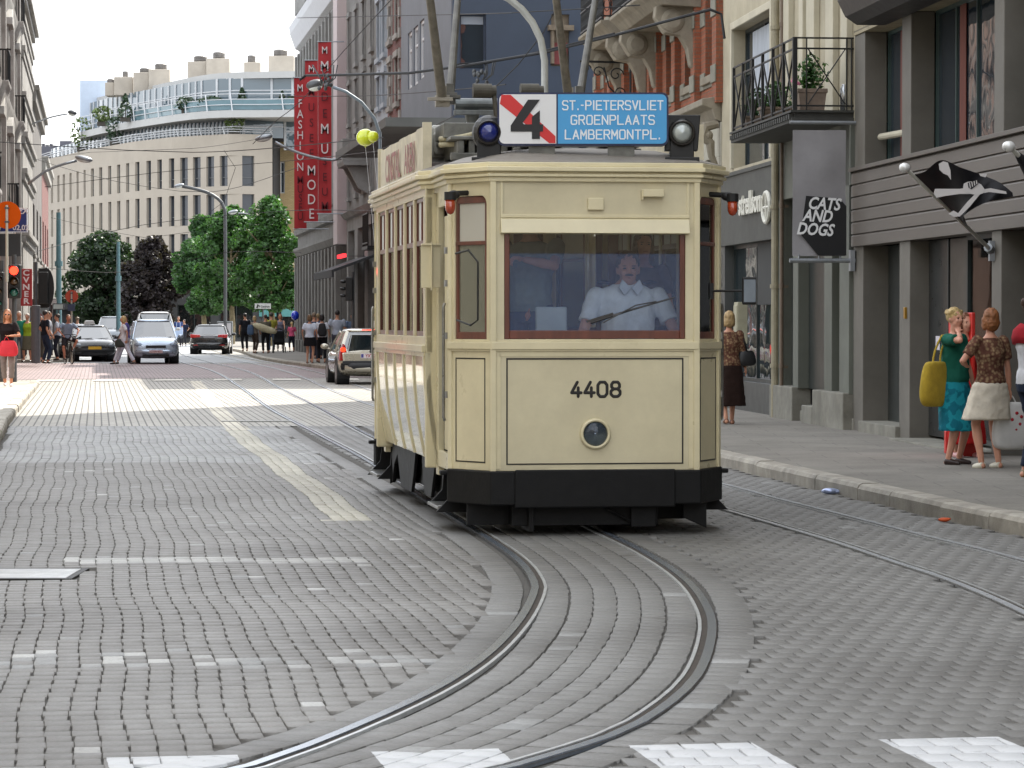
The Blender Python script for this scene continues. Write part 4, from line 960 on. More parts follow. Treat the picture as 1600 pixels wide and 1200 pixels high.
# letters read from the street: their x runs towards the camera
s_a=s(1155,LR-.07); s_b=s(1189,LR-.07); wid=max(p[0] for p in vs_); hz=z(1170,342)
vs_=[(p[0]*(s_a-s_b)/wid,p[1],p[2]) for p in vs_]
b=MB(); b.add(vs_,fs_,FR@frame((LR-.07,s_a,hz+.08),(0,-1,0),(0,0,1))); sgn_=b.build('sign_letters',M('white_letters',(206,204,192),.5,0,.03),bC)
b=MB(A)
cz=z(1198,325); cs_=s(1197,LR-.06); b.tube([(cs_+.30*math.cos(t),-.06,cz+.23*math.sin(t)) for t in [2*math.pi*k/20 for k in range(21)]],.035,8)
b.tube([(cs_,-.06,cz-.2),(cs_,-.06,cz+.2)],.03,6); b.tube([(cs_-.24,-.06,cz),(cs_+.24,-.06,cz)],.025,6); b.build('shop_emblem',MATS['white_letters'],bC)
# drain pipes
for u,c_,w_,lb_ in ((1211,(150,142,118),.06,'thick beige drainpipe between the grey-green and anthracite shop fronts'),(1221,(112,96,80),.03,'thin brownish pipe beside the beige drainpipe')):
    b=MB(A); sp=s(u,LR-.1); b.cyl((sp,-.1,.12),(sp,-.1,HB-1),w_,12)
    for zz in (.9,2.1,3.3,4.6,6.): b.cyl((sp,-.1,zz),(sp,-.1,zz+.06),w_*1.35,12); b.box(sp-.015,sp+.015,-.1,.0,zz,zz+.04)
    single(b,'drainpipe',M('pipe_%d'%u,c_,.5,0,.12,6,dirt=.4),lb_,'drainpipe')
# beige service box on the wall
b=MB(A); p=s(1165); b.box(p-.18,p+.18,-.16,0,z(1165,537),z(1165,472)); b.box(p-.15,p+.15,-.175,-.16,z(1165,532),z(1165,477)); b.cyl((p+.02,-.18,z(1165,505)),(p+.02,-.195,z(1165,505)),.02)
single(b,'service_box',M('box_cream',(168,164,140),.6,0,.08,5,dirt=.3),'cream metal service box on the shop front beside the woman in the brown skirt','wall box',bevel=.008)
# ---------------------------------------------------------------- D: striped brick building
sD0,sD1=sC1+.01,68.2
bD=thing('brick_building','orange brick building banded with grey stone, scroll consoles and iron balconies','building',FR@Vector((LR,sD0,0)),THR)
m_ob=Mbrick('orange_brick',(132,74,50),(152,86,58),(110,88,72),.21,.065,.008,.3,.85,.35)
m_st=M('grey_band_stone',(136,134,122),.85,0,.14,3,.3,50,dirt=.5); m_cor=M('cornice_stone',(142,134,118),.85,0,.12,3,.3,50,dirt=.5)
zc0=z(1085,182)+0.05; zc0=z(1110,168)
wins=[]; bay=2.35; n=int((sD1-sD0)/bay)
for i in range(n):
    c=sD0+1.25+i*bay
    for zz0,zz1 in ((zc0+.55,zc0+2.75),(zc0+4.4,zc0+6.5),(zc0+8.1,zc0+10)): wins.append((c-.48,c+.48,zz0,zz1))
b=MB(A); wallgrid(b,Matrix(),[sD0,sD1],[zc0,HB+.5],wins,0,.45); b.build('brick_wall',m_ob,bD)
b=MB(A)
zz=zc0+.35
while zz<HB:
    ops=[(w_[0],w_[1],w_[2],w_[3]) for w_ in wins]
    wallgrid(b,Matrix(),[sD0,sD1],[zz,zz+.30],ops,-.025,.0); zz+=1.12
for i in range(n+1):
    c=sD0+1.25-bay/2+i*bay; 
    if c>sD0: 
        zz=zc0+.35
        while zz<HB: b.box(c-.24,c+.24,-.145,-.12,zz,zz+.30); zz+=1.12
b.build('stone_band',m_st,bD,bevel=.006)
b=MB(A)
for i in range(n+1):
    c=sD0+1.25-bay/2+i*bay
    if c>sD0 and c+.22<sD1: b.box(c-.22,c+.22,-.12,0,zc0,HB)
b.build('brick_pier',m_ob,bD)
b=MB(A)
b.prism([(-.0,zc0-.32),(-.10,zc0-.28),(-.16,zc0-.1),(-.34,zc0-.04),(-.34,zc0+.07),(0,zc0+.12)],sD0,sD1,'x')
b.prism([(-.0,HB-.4),(-.20,HB-.3),(-.6,HB+.2),(-.65,HB+.5),(0,HB+.5)],sD0,sD1,'x')
for w_ in wins: b.box(w_[0]-.1,w_[1]+.1,-.08,.1,w_[2]-.14,w_[2]); b.box(w_[0]-.08,w_[1]+.08,-.05,.02,w_[3],w_[3]+.22)
b.build('cornice',m_cor,bD,bevel=.015)
for w_ in wins[:15]: window(A,bD,*w_,.2,M('grey_sash',(120,116,104),.6,0,.05),pane3,(2,2),.07)
for w_ in wins[15:]: window(A,bD,*w_,.2,MATS['grey_sash'],pane3,(1,2),.07)
gw=[]
for i in range(n):
    c=sD0+1.25+i*bay; gw.append((c-.8,c+.8,.8,zc0-.9))
b=MB(A); wallgrid(b,Matrix(),[sD0,sD1],[0,zc0-.32],gw,-.02,.4); b.build('ground_wall',M('pale_panel',(176,172,158),.8,0,.1,2,.1,30,dirt=.35),bD,bevel=.01)
for w_ in gw: window(A,bD,*w_,.15,m_dfr,pane3,(2,1),.07,'shop_window')
b=MB(A)
for i in range(n):  # carved scroll brackets
    c=sD0+.08+i*bay; 
    for d_ in (0,): 
        b.tube([(c,-.05,zc0-.35),(c,-.26,zc0-.40),(c,-.30,zc0-.55),(c,-.18,zc0-.68),(c,-.16,zc0-.9),(c,-.06,zc0-1.1)],[.07,.09,.1,.08,.06,.04],8); b.ell((c,-.22,zc0-.55),(.10,.09,.09)); b.ell((c,-.1,zc0-1.1),(.07,.06,.06))
b.build('scroll_bracket',m_cor,bD,smooth=True)
# projecting balconies
for bi,(u0,u1,vtop,vbot,dep_) in enumerate(((1060,958,38,55,.95),(1003,906,60,75,.95))):
    l_=LR-dep_; q0=s(u0,l_); q1=s(u1,l_); zt_=zof(FR,l_,s((u0+u1)/2,l_),vtop-((0) if bi else 4)); 
    if bi==0: q0=s(1012,l_); q1=s(952,l_); zt_=zof(FR,l_,q1,42)+.18
    else: q0=s(938,l_); q1=s(903,l_); zt_=zof(FR,l_,q1,72)+.18
    b=MB(A); b.prism([(-dep_,zt_-.06),(-dep_,zt_),(0,zt_),(0,zt_-.34),(-dep_+.25,zt_-.30),(-dep_+.12,zt_-.16)],q0,q1,'x')
    sl_=b.build('balcony_slab',m_cor,bD,bevel=.012)
    for c in ((q0+.35),(q1-.35)):
        b=MB(A); b.prism([(0,zt_-.3),(-.78,zt_-.3),(-.80,zt_-.5),(-.62,zt_-.78),(-.35,zt_-.82),(-.22,zt_-1.05),(-.16,zt_-1.35),(0,zt_-1.5)],c-.16,c+.16,'x')
        for sg in (-1,1): b.lathe([(0,.05),(.13,.05),(.2,.02),(.22,0)],Matrix.Translation((c+sg*.16,-.48,zt_-.56))@Matrix.Rotation(sg*math.pi/2,4,'Y'),16)
        b.build('scroll_console',m_cor,sl_,bevel=.02)
    b=MB(A)
    for h in (.08,.5,.98): b.cbox(((q0+q1)/2,-dep_+.06,zt_+h),(q1-q0,.03,.03)); b.cbox((q0+.04,-dep_/2,zt_+h),(.03,dep_,.03))
    nn=int((q1-q0)/.14)
    for k in range(nn+1):
        x=q0+.04+(q1-q0-.08)*k/nn; b.cyl((x,-dep_+.06,zt_),(x,-dep_+.06,zt_+1),.012,5)
        if k<nn: 
            xm=x+.07
            for hz_ in (.3,.74): b.tube([(xm+.055*math.cos(t),-dep_+.06,zt_+hz_+.13*math.sin(t)) for t in [2*math.pi*j/8 for j in range(9)]],.009,4,False)
    for k in range(6):
        y=-dep_+.06+(dep_-.1)*k/6; b.cyl((q0+.04,y,zt_),(q0+.04,y,zt_+1),.012,5)
        for hz_ in (.3,.74): b.tube([(q0+.04,y+.07+.055*math.cos(t),zt_+hz_+.13*math.sin(t)) for t in [2*math.pi*j/8 for j in range(9)]],.009,4,False)
    b.build('iron_railing',m_iron,sl_)
b=MB(A); b.box(sD0,sD1,.5,9,0,HB+.4); b.build('building_core',m_dk,bD)
b=MB(A); b.box(sD0,sD1,-.3,9.2,HB+.5,HB+.8); b.build('roof',M('roof_slate',(70,70,74),.7,0,.1),bD)
# wrought iron wall bracket
b=MB(A); q=s(966,LR-.3); zz=zof(FR,LR,q,98)
b.tube([(q,0,zz),(q,-1.1,zz+.02)],.025,6); b.tube([(q,-.05,zz-1.0),(q,-.05,zz+.15)],.025,6); b.tube([(q,-.1,zz-.9),(q,-.5,zz-.5),(q,-.6,zz-.1)],.018,6)
for cy,cz_,rr in ((-.35,-.25,.16),(-.72,-.2,.13),(-.28,-.62,.12),(-.95,-.12,.08)):
    b.tube([(q,cy+rr*(1-t/9)*math.cos(t),zz+cz_+rr*(1-t/9)*math.sin(t)) for t in [k*.5 for k in range(16)]],.014,5)
single(b,'wall_bracket',m_iron,'wrought iron scroll bracket sticking out of the orange brick building','bracket')
# ================================================================= far right row (frame FF, facade x=0)
def AF(x=0): return FF@frame((x,0,0),(0,1,0),(1,0,0),(0,0,1))
sf_=lambda u: sof(FF,0,u)
zf_=lambda u,v: zof(FF,0,sf_(u),v)
F_=AF()
def rowbuilding(name,label,u0,u1,H,wallm,trim,rows,nbays,winw,base,pm,extra=None,gf=None,depth=9,bars=(1,2),proud=0.):
    s0,s1=sf_(u0)+.01,sf_(u1); th=thing(name,label,'building',FF@Vector((0,s0,0)),THF)
    A_=F_@Matrix.Translation((0,-proud,0)); L=s1-s0; bw=L/nbays; wins=[]
    for z0,z1 in rows:
        for i in range(nbays): c=s0+bw*(i+.5); wins.append((c-winw/2,c+winw/2,z0,z1))
    b=MB(A_); wallgrid(b,Matrix(),[s0,s1],[base,H],wins,0,.4); b.build('wall',wallm,th)
    b=MB(A_)
    b.prism([(0,H-.5),(-.15,H-.4),(-.45,H-.1),(-.5,H+.1),(0,H+.1)],s0,s1,'x')
    b.prism([(0,base-.25),(-.12,base-.2),(-.25,base-.02),(0,base+.06)],s0,s1,'x')
    for w_ in wins:
        b.box(w_[0]-.13,w_[1]+.13,-.12,.05,w_[2]-.16,w_[2]); b.box(w_[0]-.13,w_[0]-.0,-.05,.02,w_[2],w_[3]); b.box(w_[1],w_[1]+.13,-.05,.02,w_[2],w_[3]); b.box(w_[0]-.16,w_[1]+.16,-.10,.02,w_[3],w_[3]+.2)
    b.build('trim',trim,th)
    for w_ in wins: window(A_,th,*w_,.2,M('white_sash',(176,178,180),.6,0,.05),pm,bars,.08)
    gws=[]; ng=gf or nbays; gb=L/ng
    for i in range(ng): c=s0+gb*(i+.5); gws.append((c-gb*.34,c+gb*.34,.5,base-.7))
    b=MB(A_); wallgrid(b,Matrix(),[s0,s1],[0,base-.25],gws,0,.4); b.build('ground_floor',trim,th)
    for w_ in gws: window(A_,th,*w_,.25,m_dfr,pane3,(1,1),.1,'shop_window')
    b=MB(F_); b.box(s0,s1,.45,depth,0,H); b.build('building_core',m_dk,th)
    return th,s0,s1
m_blue=M('blue_grey_render',(58,68,84),.7,0,.07,.8,.05,20,dirt=.15); m_bluel=M('pale_blue_render',(112,118,126),.7,0,.07,.8,.05,20,dirt=.2)
Hb=14.5
s0,s1=sf_(705),sf_(627)
bl=thing('blue_building','dark blue-grey rendered corner building whose blank gable faces the street crossing','building',FF@Vector((0,s0,0)),THF)
wn=[(sf_(u0),sf_(u1),zf_(u0,vb),zf_(u0,vt)) for u0,u1,vt,vb in ((663,656,28,120),(653.5,646.5,38,130),(644,637.5,47,136))]
b=MB(F_); wallgrid(b,Matrix(),[s0,s1],[3.9,Hb],wn,0,.4); b.build('street_wall',m_bluel,bl)
for w_ in wn: window(F_,bl,*w_,.08,M('white_frame',(200,202,204),.5,0,0),Mpane('glare_pane',(150,156,160),2.2,.2),(1,2),.1)  # pale pane colour carries the window glare
# gable facing the camera: a wall in the plane y=s0 of frame FF
G=FF@frame((0,s0,0),(1,0,0),(0,1,0),(0,0,1))
Yg=(FF@Vector((0,s0,0))).y
gx=lambda u: lof(FF,s0,u)
gz=lambda v: at(800,v,Yg).z
gw=[(gx(716),gx(757),gz(110),gz(23)),(gx(851),gx(868),gz(50),gz(14))]
gw=[gw[0],(gx(858),gx(886),gz(103),gz(22))]
b=MB(G@Matrix.Translation((0,-.35,0))); wallgrid(b,Matrix(),[0,8.5],[0,Hb],gw,0,.35); b.build('gable_wall',m_blue,bl)
w1=window(G@Matrix.Translation((0,-.35,0)),bl,*gw[0],.2,m_blue,pane2,(1,1),.05)
b=MB(G@Matrix.Translation((0,-.35,0))); b.box(gw[0][0]+.06,gw[0][1]-.06,.17,.18,gw[0][2]+1.25,gw[0][3]-.06); b.build('roller_blind',M('white_blind',(146,152,162),.8,0,.05),bl)
b=MB(G@Matrix.Translation((0,-.35,0))); a=gw[1]; 
b.box(a[0],a[1],.1,.14,a[2],a[3]); b.box(a[0]-.1,a[1]+.1,-.25,.1,gz(48),gz(40)); b.box(a[0]-.02,a[0]+.06,-.2,.1,gz(100),gz(48)); b.build('infill_panel',M('infill_tan',(120,108,92),.8,0,.2,4),bl)
b=MB(G@Matrix.Translation((0,-.35,0))); b.box(a[0]+.08,a[1]-.04,.04,.1,gz(100),gz(66)); b.build('red_panel',M('infill_red',(128,62,62),.7,0,.15),bl)
b=MB(F_); b.box(s0,s1,.42,8.4,0,Hb); b.build('building_core',m_dk,bl)
# awning/canopy over the shop at the corner
zc_=gz(196); b=MB(F_); x0=-1.5
b.prism([(s0-1.6,gz(170)),(s0-1.6,gz(176)),(s1+2,zc_-.4),(s1+2,zc_-.3)],-2.2,.0,'y') if False else None
b=MB(FF); b.box(-2.05,6.,s0-3.0,s1,gz(197)-.15,gz(197)-.05); b.box(-2.1,6.,s0-3.05,s0-2.98,gz(197)-.22,gz(197)+.02); b.box(-2.1,-2.03,s0-3,s1,gz(197)-.22,gz(197)+.02)
b.build('canopy',M('canopy_grey',(92,94,92),.7,0,.15,1),bl)
b=MB(F_); b.box(s0,s1,-.0,.42,0,3.9); b.build('ground_floor',M('ground_tan',(118,102,88),.7,0,.2,1.2,dirt=.4),bl)
b=MB(G); b.box(.3,3.2,-.40,-.352,.1,3.2); b.box(3.6,6,-.40,-.352,.1,3.2); b.build('shop_window',pane3,bl)
m_qb=Mbrick('dark_red_brick',(104,56,54),(126,70,62),(110,90,84),.21,.065,.01,.3,.85,.4); m_qs=M('quoin_stone',(158,156,150),.85,0,.12,3,.2,40,dirt=.4)
th,q0,q1=rowbuilding('quoined_house','narrow dark red brick house with pale stone quoins next to the blue building',627,606,15.5,m_qb,m_qs,[(zf_(615,165),zf_(615,95)),(zf_(615,60),zf_(615,-10))],2,1.0,zf_(615,195),pane,depth=9)
b=MB(F_)
for c in (q0+.3,q0+3.4,q1-.4):
    for k_ in range(34):
        w=.42 if k_%2 else .26; b.box(c-w/2,c+w/2,-.05,0,4.4+k_*.33,4.4+k_*.33+.31 if k_%2 else 4.4+k_*.33+.01)
b.build('quoin',m_qs,th)
m_pb=M('pale_blue_paint',(158,166,174),.7,0,.06,1,.05,20,dirt=.25)
th,q0,q1=rowbuilding('pale_house','narrow pale blue-white house with tall shutters and an iron crane hook',606,589,15,m_pb,m_pb,[(zf_(597,165),zf_(597,118)),(zf_(597,88),zf_(597,0))],2,1.1,zf_(597,200),pane2,depth=9)
m_gs=M('grey_stone',(122,121,118),.85,0,.10,1.4,.2,30,dirt=.45); m_gs2=M('grey_stone_pale',(138,138,136),.85,0,.10,1.4,.2,30,dirt=.5)
th,q0,q1=rowbuilding('stone_house','tall grey stone house with slender windows and a bracketed stone balcony',589,542,15.8,m_gs,m_gs2,[(zf_(565,300),zf_(565,205)),(zf_(565,180),zf_(565,118)),(zf_(565,92),zf_(565,8))],4,.9,zf_(565,325),pane,gf=3)
b=MB(F_); zz=zf_(570,258); c=sf_(572); b.prism([(0,zz-.1),(-.9,zz-.1),(-.95,zz+.05),(0,zz+.05)],c-1.3,c+1.3,'x'); b.prism([(0,zz-1.1),(-.35,zz-.9),(-.75,zz-.12),(0,zz-.12)],c-1.0,c-.7,'x'); b.prism([(0,zz-1.1),(-.35,zz-.9),(-.75,zz-.12),(0,zz-.12)],c+.7,c+1.0,'x')
b.box(c-1.3,c+1.3,-.95,-.85,zz+.05,zz+.85); b.box(c-1.3,c-1.2,-.85,0,zz+.05,zz+.85); b.build('stone_balcony',m_gs2,th,bevel=.01)
b=MB(F_); c=sf_(596); zz=zf_(596,385)
for k_ in range(14): b.cyl((c-1.0+k_*.15,-.55,zz),(c-1.0+k_*.15,-.55,zz+1.1),.02,5)
for k_ in range(4): b.cyl((c-1.0,-.14*k_,zz),(c-1.0,-.14*k_,zz+1.1),.02,5)
b.cbox((c,-.55,zz+1.1),(2.1,.05,.05)); b.cbox((c,-.55,zz+.1),(2.1,.05,.05)); b.cbox((c,-.28,zz-.06),(2.2,.6,.12)); b.cbox((c-1,-.28,zz+1.1),(.05,.42,.05)); b.build('iron_balcony',m_iron,th)
b=MB(F_); c=sf_(538); b.box(c-1.0,c+1.0,-.35,.2,4.6,18); single(b,'pilaster_strip',M('pink_stone',(190,178,178),.8,0,.06,1),'pale pink pilaster running up between the stone house and the museum','pilaster')  # strip in a paler, pinker colour than the walls beside it
# museum
s0,s1=sf_(534),146.0; Hm=15.4
mu=thing('museum_building','long grey museum facade with fluted bays behind the red banners','building',FF@Vector((0,s0,0)),THF)
zb1=5.9; zb0=4.6
wins=[]; nb=13; bw=(s1-s0)/nb
for i in range(nb): c=s0+bw*(i+.5); wins.append((c-.45,c+.45,zb1+1.0,Hm-2.2))
b=MB(F_); wallgrid(b,Matrix(),[s0,s1],[zb1,Hm],wins,0,.4); b.build('wall',m_gs2,mu)
b=MB(F_)
for i in range(nb+1):
    c=min(max(s0+bw*i,s0+.25),s1-.25); b.box(c-.25,c+.25,-.22,0,zb1+.4,Hm-1.2)
    for d_ in (-.75,.75): 
        if s0<c+d_<s1: b.box(c+d_-.08,c+d_+.08,-.10,0,zb1+.4,Hm-1.2)
b.build('pilaster',m_gs2,mu)
b=MB(F_)
b.prism([(0,zb0),(-.15,zb0+.05),(-.3,zb0+.3),(-.3,zb0+.42),(0,zb0+.46)],s0,s1,'x'); b.box(s0,s1,-.08,0,zb0+.46,zb1-.3); b.prism([(0,zb1-.3),(-.25,zb1-.25),(-.3,zb1),(0,zb1)],s0,s1,'x')
b.build('string_course',m_gs,mu)
b=MB(F_); b.prism([(0,Hm-.9),(-.2,Hm-.8),(-.45,Hm-.1),(-.5,Hm+.25),(0,Hm+.3)],s0-.5,s1,'x'); b.box(s0,s1+1,-.3,9,Hm+.3,Hm+.5); b.build('eaves',M('eaves_white',(198,200,204),.7,0,.05),mu)
for w_ in wins: window(F_,mu,*w_,.22,M('museum_sash',(110,116,122),.6,0,.05),pane,(1,3),.07)
gws=[]; 
for i in range(nb): c=s0+bw*(i+.5); gws.append((c-.55,c+.55,.7,zb0-.35))
b=MB(F_); wallgrid(b,Matrix(),[s0,s1],[0,zb0],gws,0,.4)
b.build('ground_wall',m_gs,mu)
b=MB(F_)
for i in range(nb+1):
    c=min(max(s0+bw*i,s0+.3),s1-.3); b.box(c-.3,c+.3,-.25,0,0,zb0-.02); b.box(c-.36,c+.36,-.33,0,0,.7)
b.build('ground_pier',m_gs,mu,bevel=.02)
for w_ in gws: window(F_,mu,*w_,.28,m_dfr,pane3,(1,2),.07,'ground_window')
b=MB(F_); b.box(s0,s1,.45,12,0,Hm+.3); b.build('building_core',m_dk,mu)
b=MB(F_); 
for i in range(4): c=s0+2+i*6.5; b.box(c-.7,c+.7,-.4,.5,Hm+.5,Hm+2.2); b.prism([(-.5,Hm+2.2),(0,Hm+2.9),(.5,Hm+2.2)],c-.8,c+.8,'x')
b.build('dormer',m_gs2,mu)
# ================================================================= far left row (frame FL, facade x=0, street to +x)
L_=FL@frame((0,0,0),(0,1,0),(-1,0,0),(0,0,1))
sl_=lambda u: sof(FL,0,u)
zl_=lambda u,v: zof(FL,0,sl_(u),v)
m_or=M('ornate_stone',(158,155,150),.8,0,.14,1.6,.25,40,dirt=.55); m_lb=Mbrick('left_brick',(138,106,94),(150,116,102),(140,128,116),.21,.065,.01,.3,.85,.3)
s0,s1=sl_(-60),sl_(26); H=19
ob=thing('ornate_building','ornate pale stone and brick townhouse with stacked balconies at the left picture edge','building',FL@Vector((0,s0,0)),THF)
ws=[];nb=5;bw=(s1-s0)/nb
for i in range(nb):
    for z0 in (5.4,9.0,12.6): c=s0+bw*(i+.5); ws.append((c-.6,c+.6,z0,z0+2.3))
b=MB(L_); wallgrid(b,Matrix(),[s0,s1],[0,H],ws+[(s0+bw*(i+.5)-1.1,s0+bw*(i+.5)+1.1,.4,3.6) for i in range(nb)],0,.4); b.build('wall',m_lb,ob)
b=MB(L_)
for z0 in (4.0,8.2,11.8,15.6): b.prism([(0,z0),(-.1,z0+.1),(-.22,z0+.4),(-.26,z0+.55),(0,z0+.6)],s0,s1,'x')
for w_ in ws: b.box(w_[0]-.3,w_[0],-.15,.05,w_[2]-.2,w_[3]+.1); b.box(w_[1],w_[1]+.3,-.15,.05,w_[2]-.2,w_[3]+.1); b.prism([(w_[0]-.4,w_[3]+.1),(w_[1]+.4,w_[3]+.1),(w_[1]+.3,w_[3]+.35),((w_[0]+w_[1])/2,w_[3]+.7),(w_[0]-.3,w_[3]+.35)],-.3,0,'y')
for i in range(nb+1): c=s0+bw*i; c=min(max(c,s0+.3),s1-.3); b.box(c-.3,c+.3,-.2,0,0,H)
b.build('stone_trim',m_or,ob,bevel=.02)
for w_ in ws: window(L_,ob,*w_,.2,M('left_sash',(140,134,124),.6,0,.05),pane2,(2,2),.08)
for i in range(nb):
    c=s0+bw*(i+.5); window(L_,ob,c-1.1,c+1.1,.4,3.6,.25,m_dfr,pane3,(2,1),.08,'shop_window')
for i in range(nb):
    for z0 in (5.2,8.8,12.4):
        if (i+int(z0))%2: continue
        c=s0+bw*(i+.5); b=MB(L_); b.prism([(0,z0-.9),(-.2,z0-.7),(-.35,z0-.25),(-.45,z0-.12),(-.45,z0),(0,z0)],c-1.25,c+1.25,'x'); bs=b.build('stone_balcony',m_or,ob,bevel=.03)
        b=MB(L_)
        for k_ in range(11): b.cyl((c-1.15+k_*.23,-.41,z0),(c-1.15+k_*.23,-.41,z0+.9),.02,5)
        for k_ in range(5): b.cyl((c-1.15,-.09*k_,z0),(c-1.15,-.09*k_,z0+.9),.02,5)
        b.cbox((c,-.41,z0+.92),(2.5,.06,.05)); b.cbox((c-1.15,-.3,z0+.92),(.05,.42,.05)); b.build('iron_railing',m_iron,bs)
b=MB(L_); b.box(s0,s1,.45,9,0,H-.1); b.build('building_core',m_dk,ob)
# turret block
s0,s1=sl_(26.3),sl_(43); 
tw=thing('turret_building','slim pale corner turret with slit windows on the far left','building',FL@Vector((0,s0,0)),THF)
b=MB(FL); cx=-1.7; cy=(s0+s1)/2; hw=(s1-s0)/2
ws=[(s0+hw-.5,s0+hw+.5,z0,z0+h) for z0,h in ((.6,3),(4.8,2.2),(8.2,2.4),(zl_(40,130),zl_(40,82)-zl_(40,130)))]
b=MB(L_@Matrix.Translation((0,-.25,0))); wallgrid(b,Matrix(),[s0,s1],[0,zl_(42,55)],ws,0,.4); b.build('wall',m_or,tw,bevel=.02)
b=MB(L_@Matrix.Translation((0,-.25,0))); 
for v,o in ((55,.3),(90,.12),(132,.12),(195,.15),(250,.2),(300,.18),(385,.25)): zz=zl_(42,v); b.box(s0-.1,s1+.1,-o,.1,zz,zz+.22); b.box(s0-.1,s1+.1,-o*.5,.1,zz-.25,zz)
b.box(s0+.3,s1-.3,.1,2.0,zl_(42,55),zl_(42,-60)); b.build('string_course',m_or,tw,bevel=.02)
for w_ in ws: window(L_@Matrix.Translation((0,-.25,0)),tw,*w_,.2,MATS['left_sash'],pane,(1,2),.08)
b=MB(L_); b.box(s0,s1,.2,6,0,zl_(42,58)); b.build('building_core',m_dk,tw)
# dark stone + brick houses further on the left
for nm,lb_,u0,u1,vt,wm,tm in (('dark_house','sooty dark stone house with heavy cornice beyond the turret',43.3,60,185,M('sooty_stone',(104,100,96),.85,0,.12,1.5,.2,30,dirt=.5),M('sooty_trim',(120,116,110),.85,0,.1,2)),('brick_house','low reddish brick house at the end of the left row',60.3,71,280,m_qb,m_qs)):
    s0,s1=sl_(u0),sl_(u1); H=zl_((u0+u1)/2,vt); th=thing(nm,lb_,'building',FL@Vector((0,s0,0)),THF); n=3; bw=(s1-s0)/n; ws=[]
    for i in range(n):
        for k_ in range(int((H-4.5)/3.6)): c=s0+bw*(i+.5); ws.append((c-bw*.22,c+bw*.22,4.6+k_*3.6,6.9+k_*3.6))
    gs=[(s0+bw*(i+.5)-bw*.3,s0+bw*(i+.5)+bw*.3,.5,3.4) for i in range(n)]
    b=MB(L_@Matrix.Translation((0,-.2,0))); wallgrid(b,Matrix(),[s0,s1],[0,H],ws+gs,0,.4); b.build('wall',wm,th)
    b=MB(L_@Matrix.Translation((0,-.2,0))); b.box(s0,s1,-.2,.2,H,H+.5); b.box(s0,s1,-.35,.2,H+.5,H+.75); b.box(s0,s1,-.25,0,3.8,4.2)
    for w_ in ws: b.box(w_[0]-.1,w_[1]+.1,-.12,.0,w_[2]-.15,w_[2])
    b.build('cornice',tm,th,bevel=.02)
    for w_ in ws+gs: window(L_@Matrix.Translation((0,-.2,0)),th,*w_,.2,MATS['left_sash'],pane,(1,2),.1)
    b=MB(L_); b.box(s0,s1,.2,7,0,H); b.build('building_core',m_dk,th)
# ================================================================= near left block (off to the left: it throws no shade but is reflected)
lk=thing('townhouse_row','pale townhouse row opposite the shops, seen only in reflections','building',(-11,10,0),R(6.5))
T_=Matrix.Translation((-8.6,0,0))@Matrix.Rotation(R(7.4),4,'Z')@frame((0,0,0),(0,1,0),(-1,0,0),(0,0,1))
ws=[]
for i in range(14):
    for z0 in (4.6,8.0,11.2): c=-8+i*3.2; ws.append((c-.6,c+.6,z0,z0+2.1))
gs=[(-8+i*3.2-1.2,-8+i*3.2+1.2,.5,3.3) for i in range(14)]
b=MB(T_); wallgrid(b,Matrix(),[-10,36],[0,14.5],ws+gs,0,.4); b.build('wall',M('townhouse_render',(196,190,178),.85,0,.1,1),lk)
b=MB(T_); b.box(-10,36,-.4,0,14,14.6); b.box(-10,36,-.2,0,3.8,4.2); 
for w_ in ws: b.box(w_[0]-.1,w_[1]+.1,-.1,0,w_[2]-.15,w_[2])
b.build('cornice',m_or,lk)
b=MB(T_); b.box(-10,36,.25,.28,.4,14); b.build('window',pane,lk)
b=MB(T_); b.box(-10,36,.45,8,0,14.4); b.build('building_core',m_dk,lk)
# block across the junction behind the photographer (reflected in the windscreen)
bk=thing('rear_block','grey townhouses across the junction behind the viewer, seen only in reflections','building',(0,-38,0))
T_=frame((0,-38,0),(1,0,0),(0,-1,0),(0,0,1)); ws=[]
for i in range(16):
    for z0 in (4.4,7.8,11): c=-26+i*3.4; ws.append((c-.6,c+.6,z0,z0+2.1))
b=MB(T_); wallgrid(b,Matrix(),[-28,28],[0,13.5],ws,0,.4); b.build('wall',M('rear_render',(150,140,128),.85,0,.1,1),bk)
b=MB(T_); b.box(-28,28,.25,.28,.4,13); b.build('window',pane,bk)
b=MB(T_); b.box(-28,28,.45,8,0,13.4); b.build('building_core',m_dk,bk)
# ================================================================= curved office building
zsk=[(64,270),(75,266),(141,250.6),(210,240),(270,234),(363,230)]
def Zpx(u): return float(np.interp(u,[p[0] for p in zsk],[p[1] for p in zsk]))
m_off=M('office_stone',(170,161,148),.85,0,.05,.5,.1,8,dirt=.12); m_offs=M('office_slab',(176,176,174),.7,0,.05,.5)
of=thing('curved_office_building','pale curved office building with slot windows and planted glass terraces closing the street','building',at(363,500,230.5).to_2d().to_3d())
path=[]
for u in range(64,364,6): p=at(u,500,Zpx(u)); path.append(Vector((p.x,p.y,0)))
path.append(at(363,500,230).to_2d().to_3d()); e=at(426,500,231.5); path.append(Vector((e.x,e.y,0)))
def zat(v,Y): return at(800,v,Y).z
ROOF=zat(209,230); 
ulist=[82,92,100.5,111,122,133,145,158,172,186,200,215,233,250,268,288,308,329,350]
rows=[(zat(292,232),zat(245,232)),(zat(352,232),zat(304.5,232)),(zat(412,232),zat(365,232)),(zat(470,232),zat(425,232))]
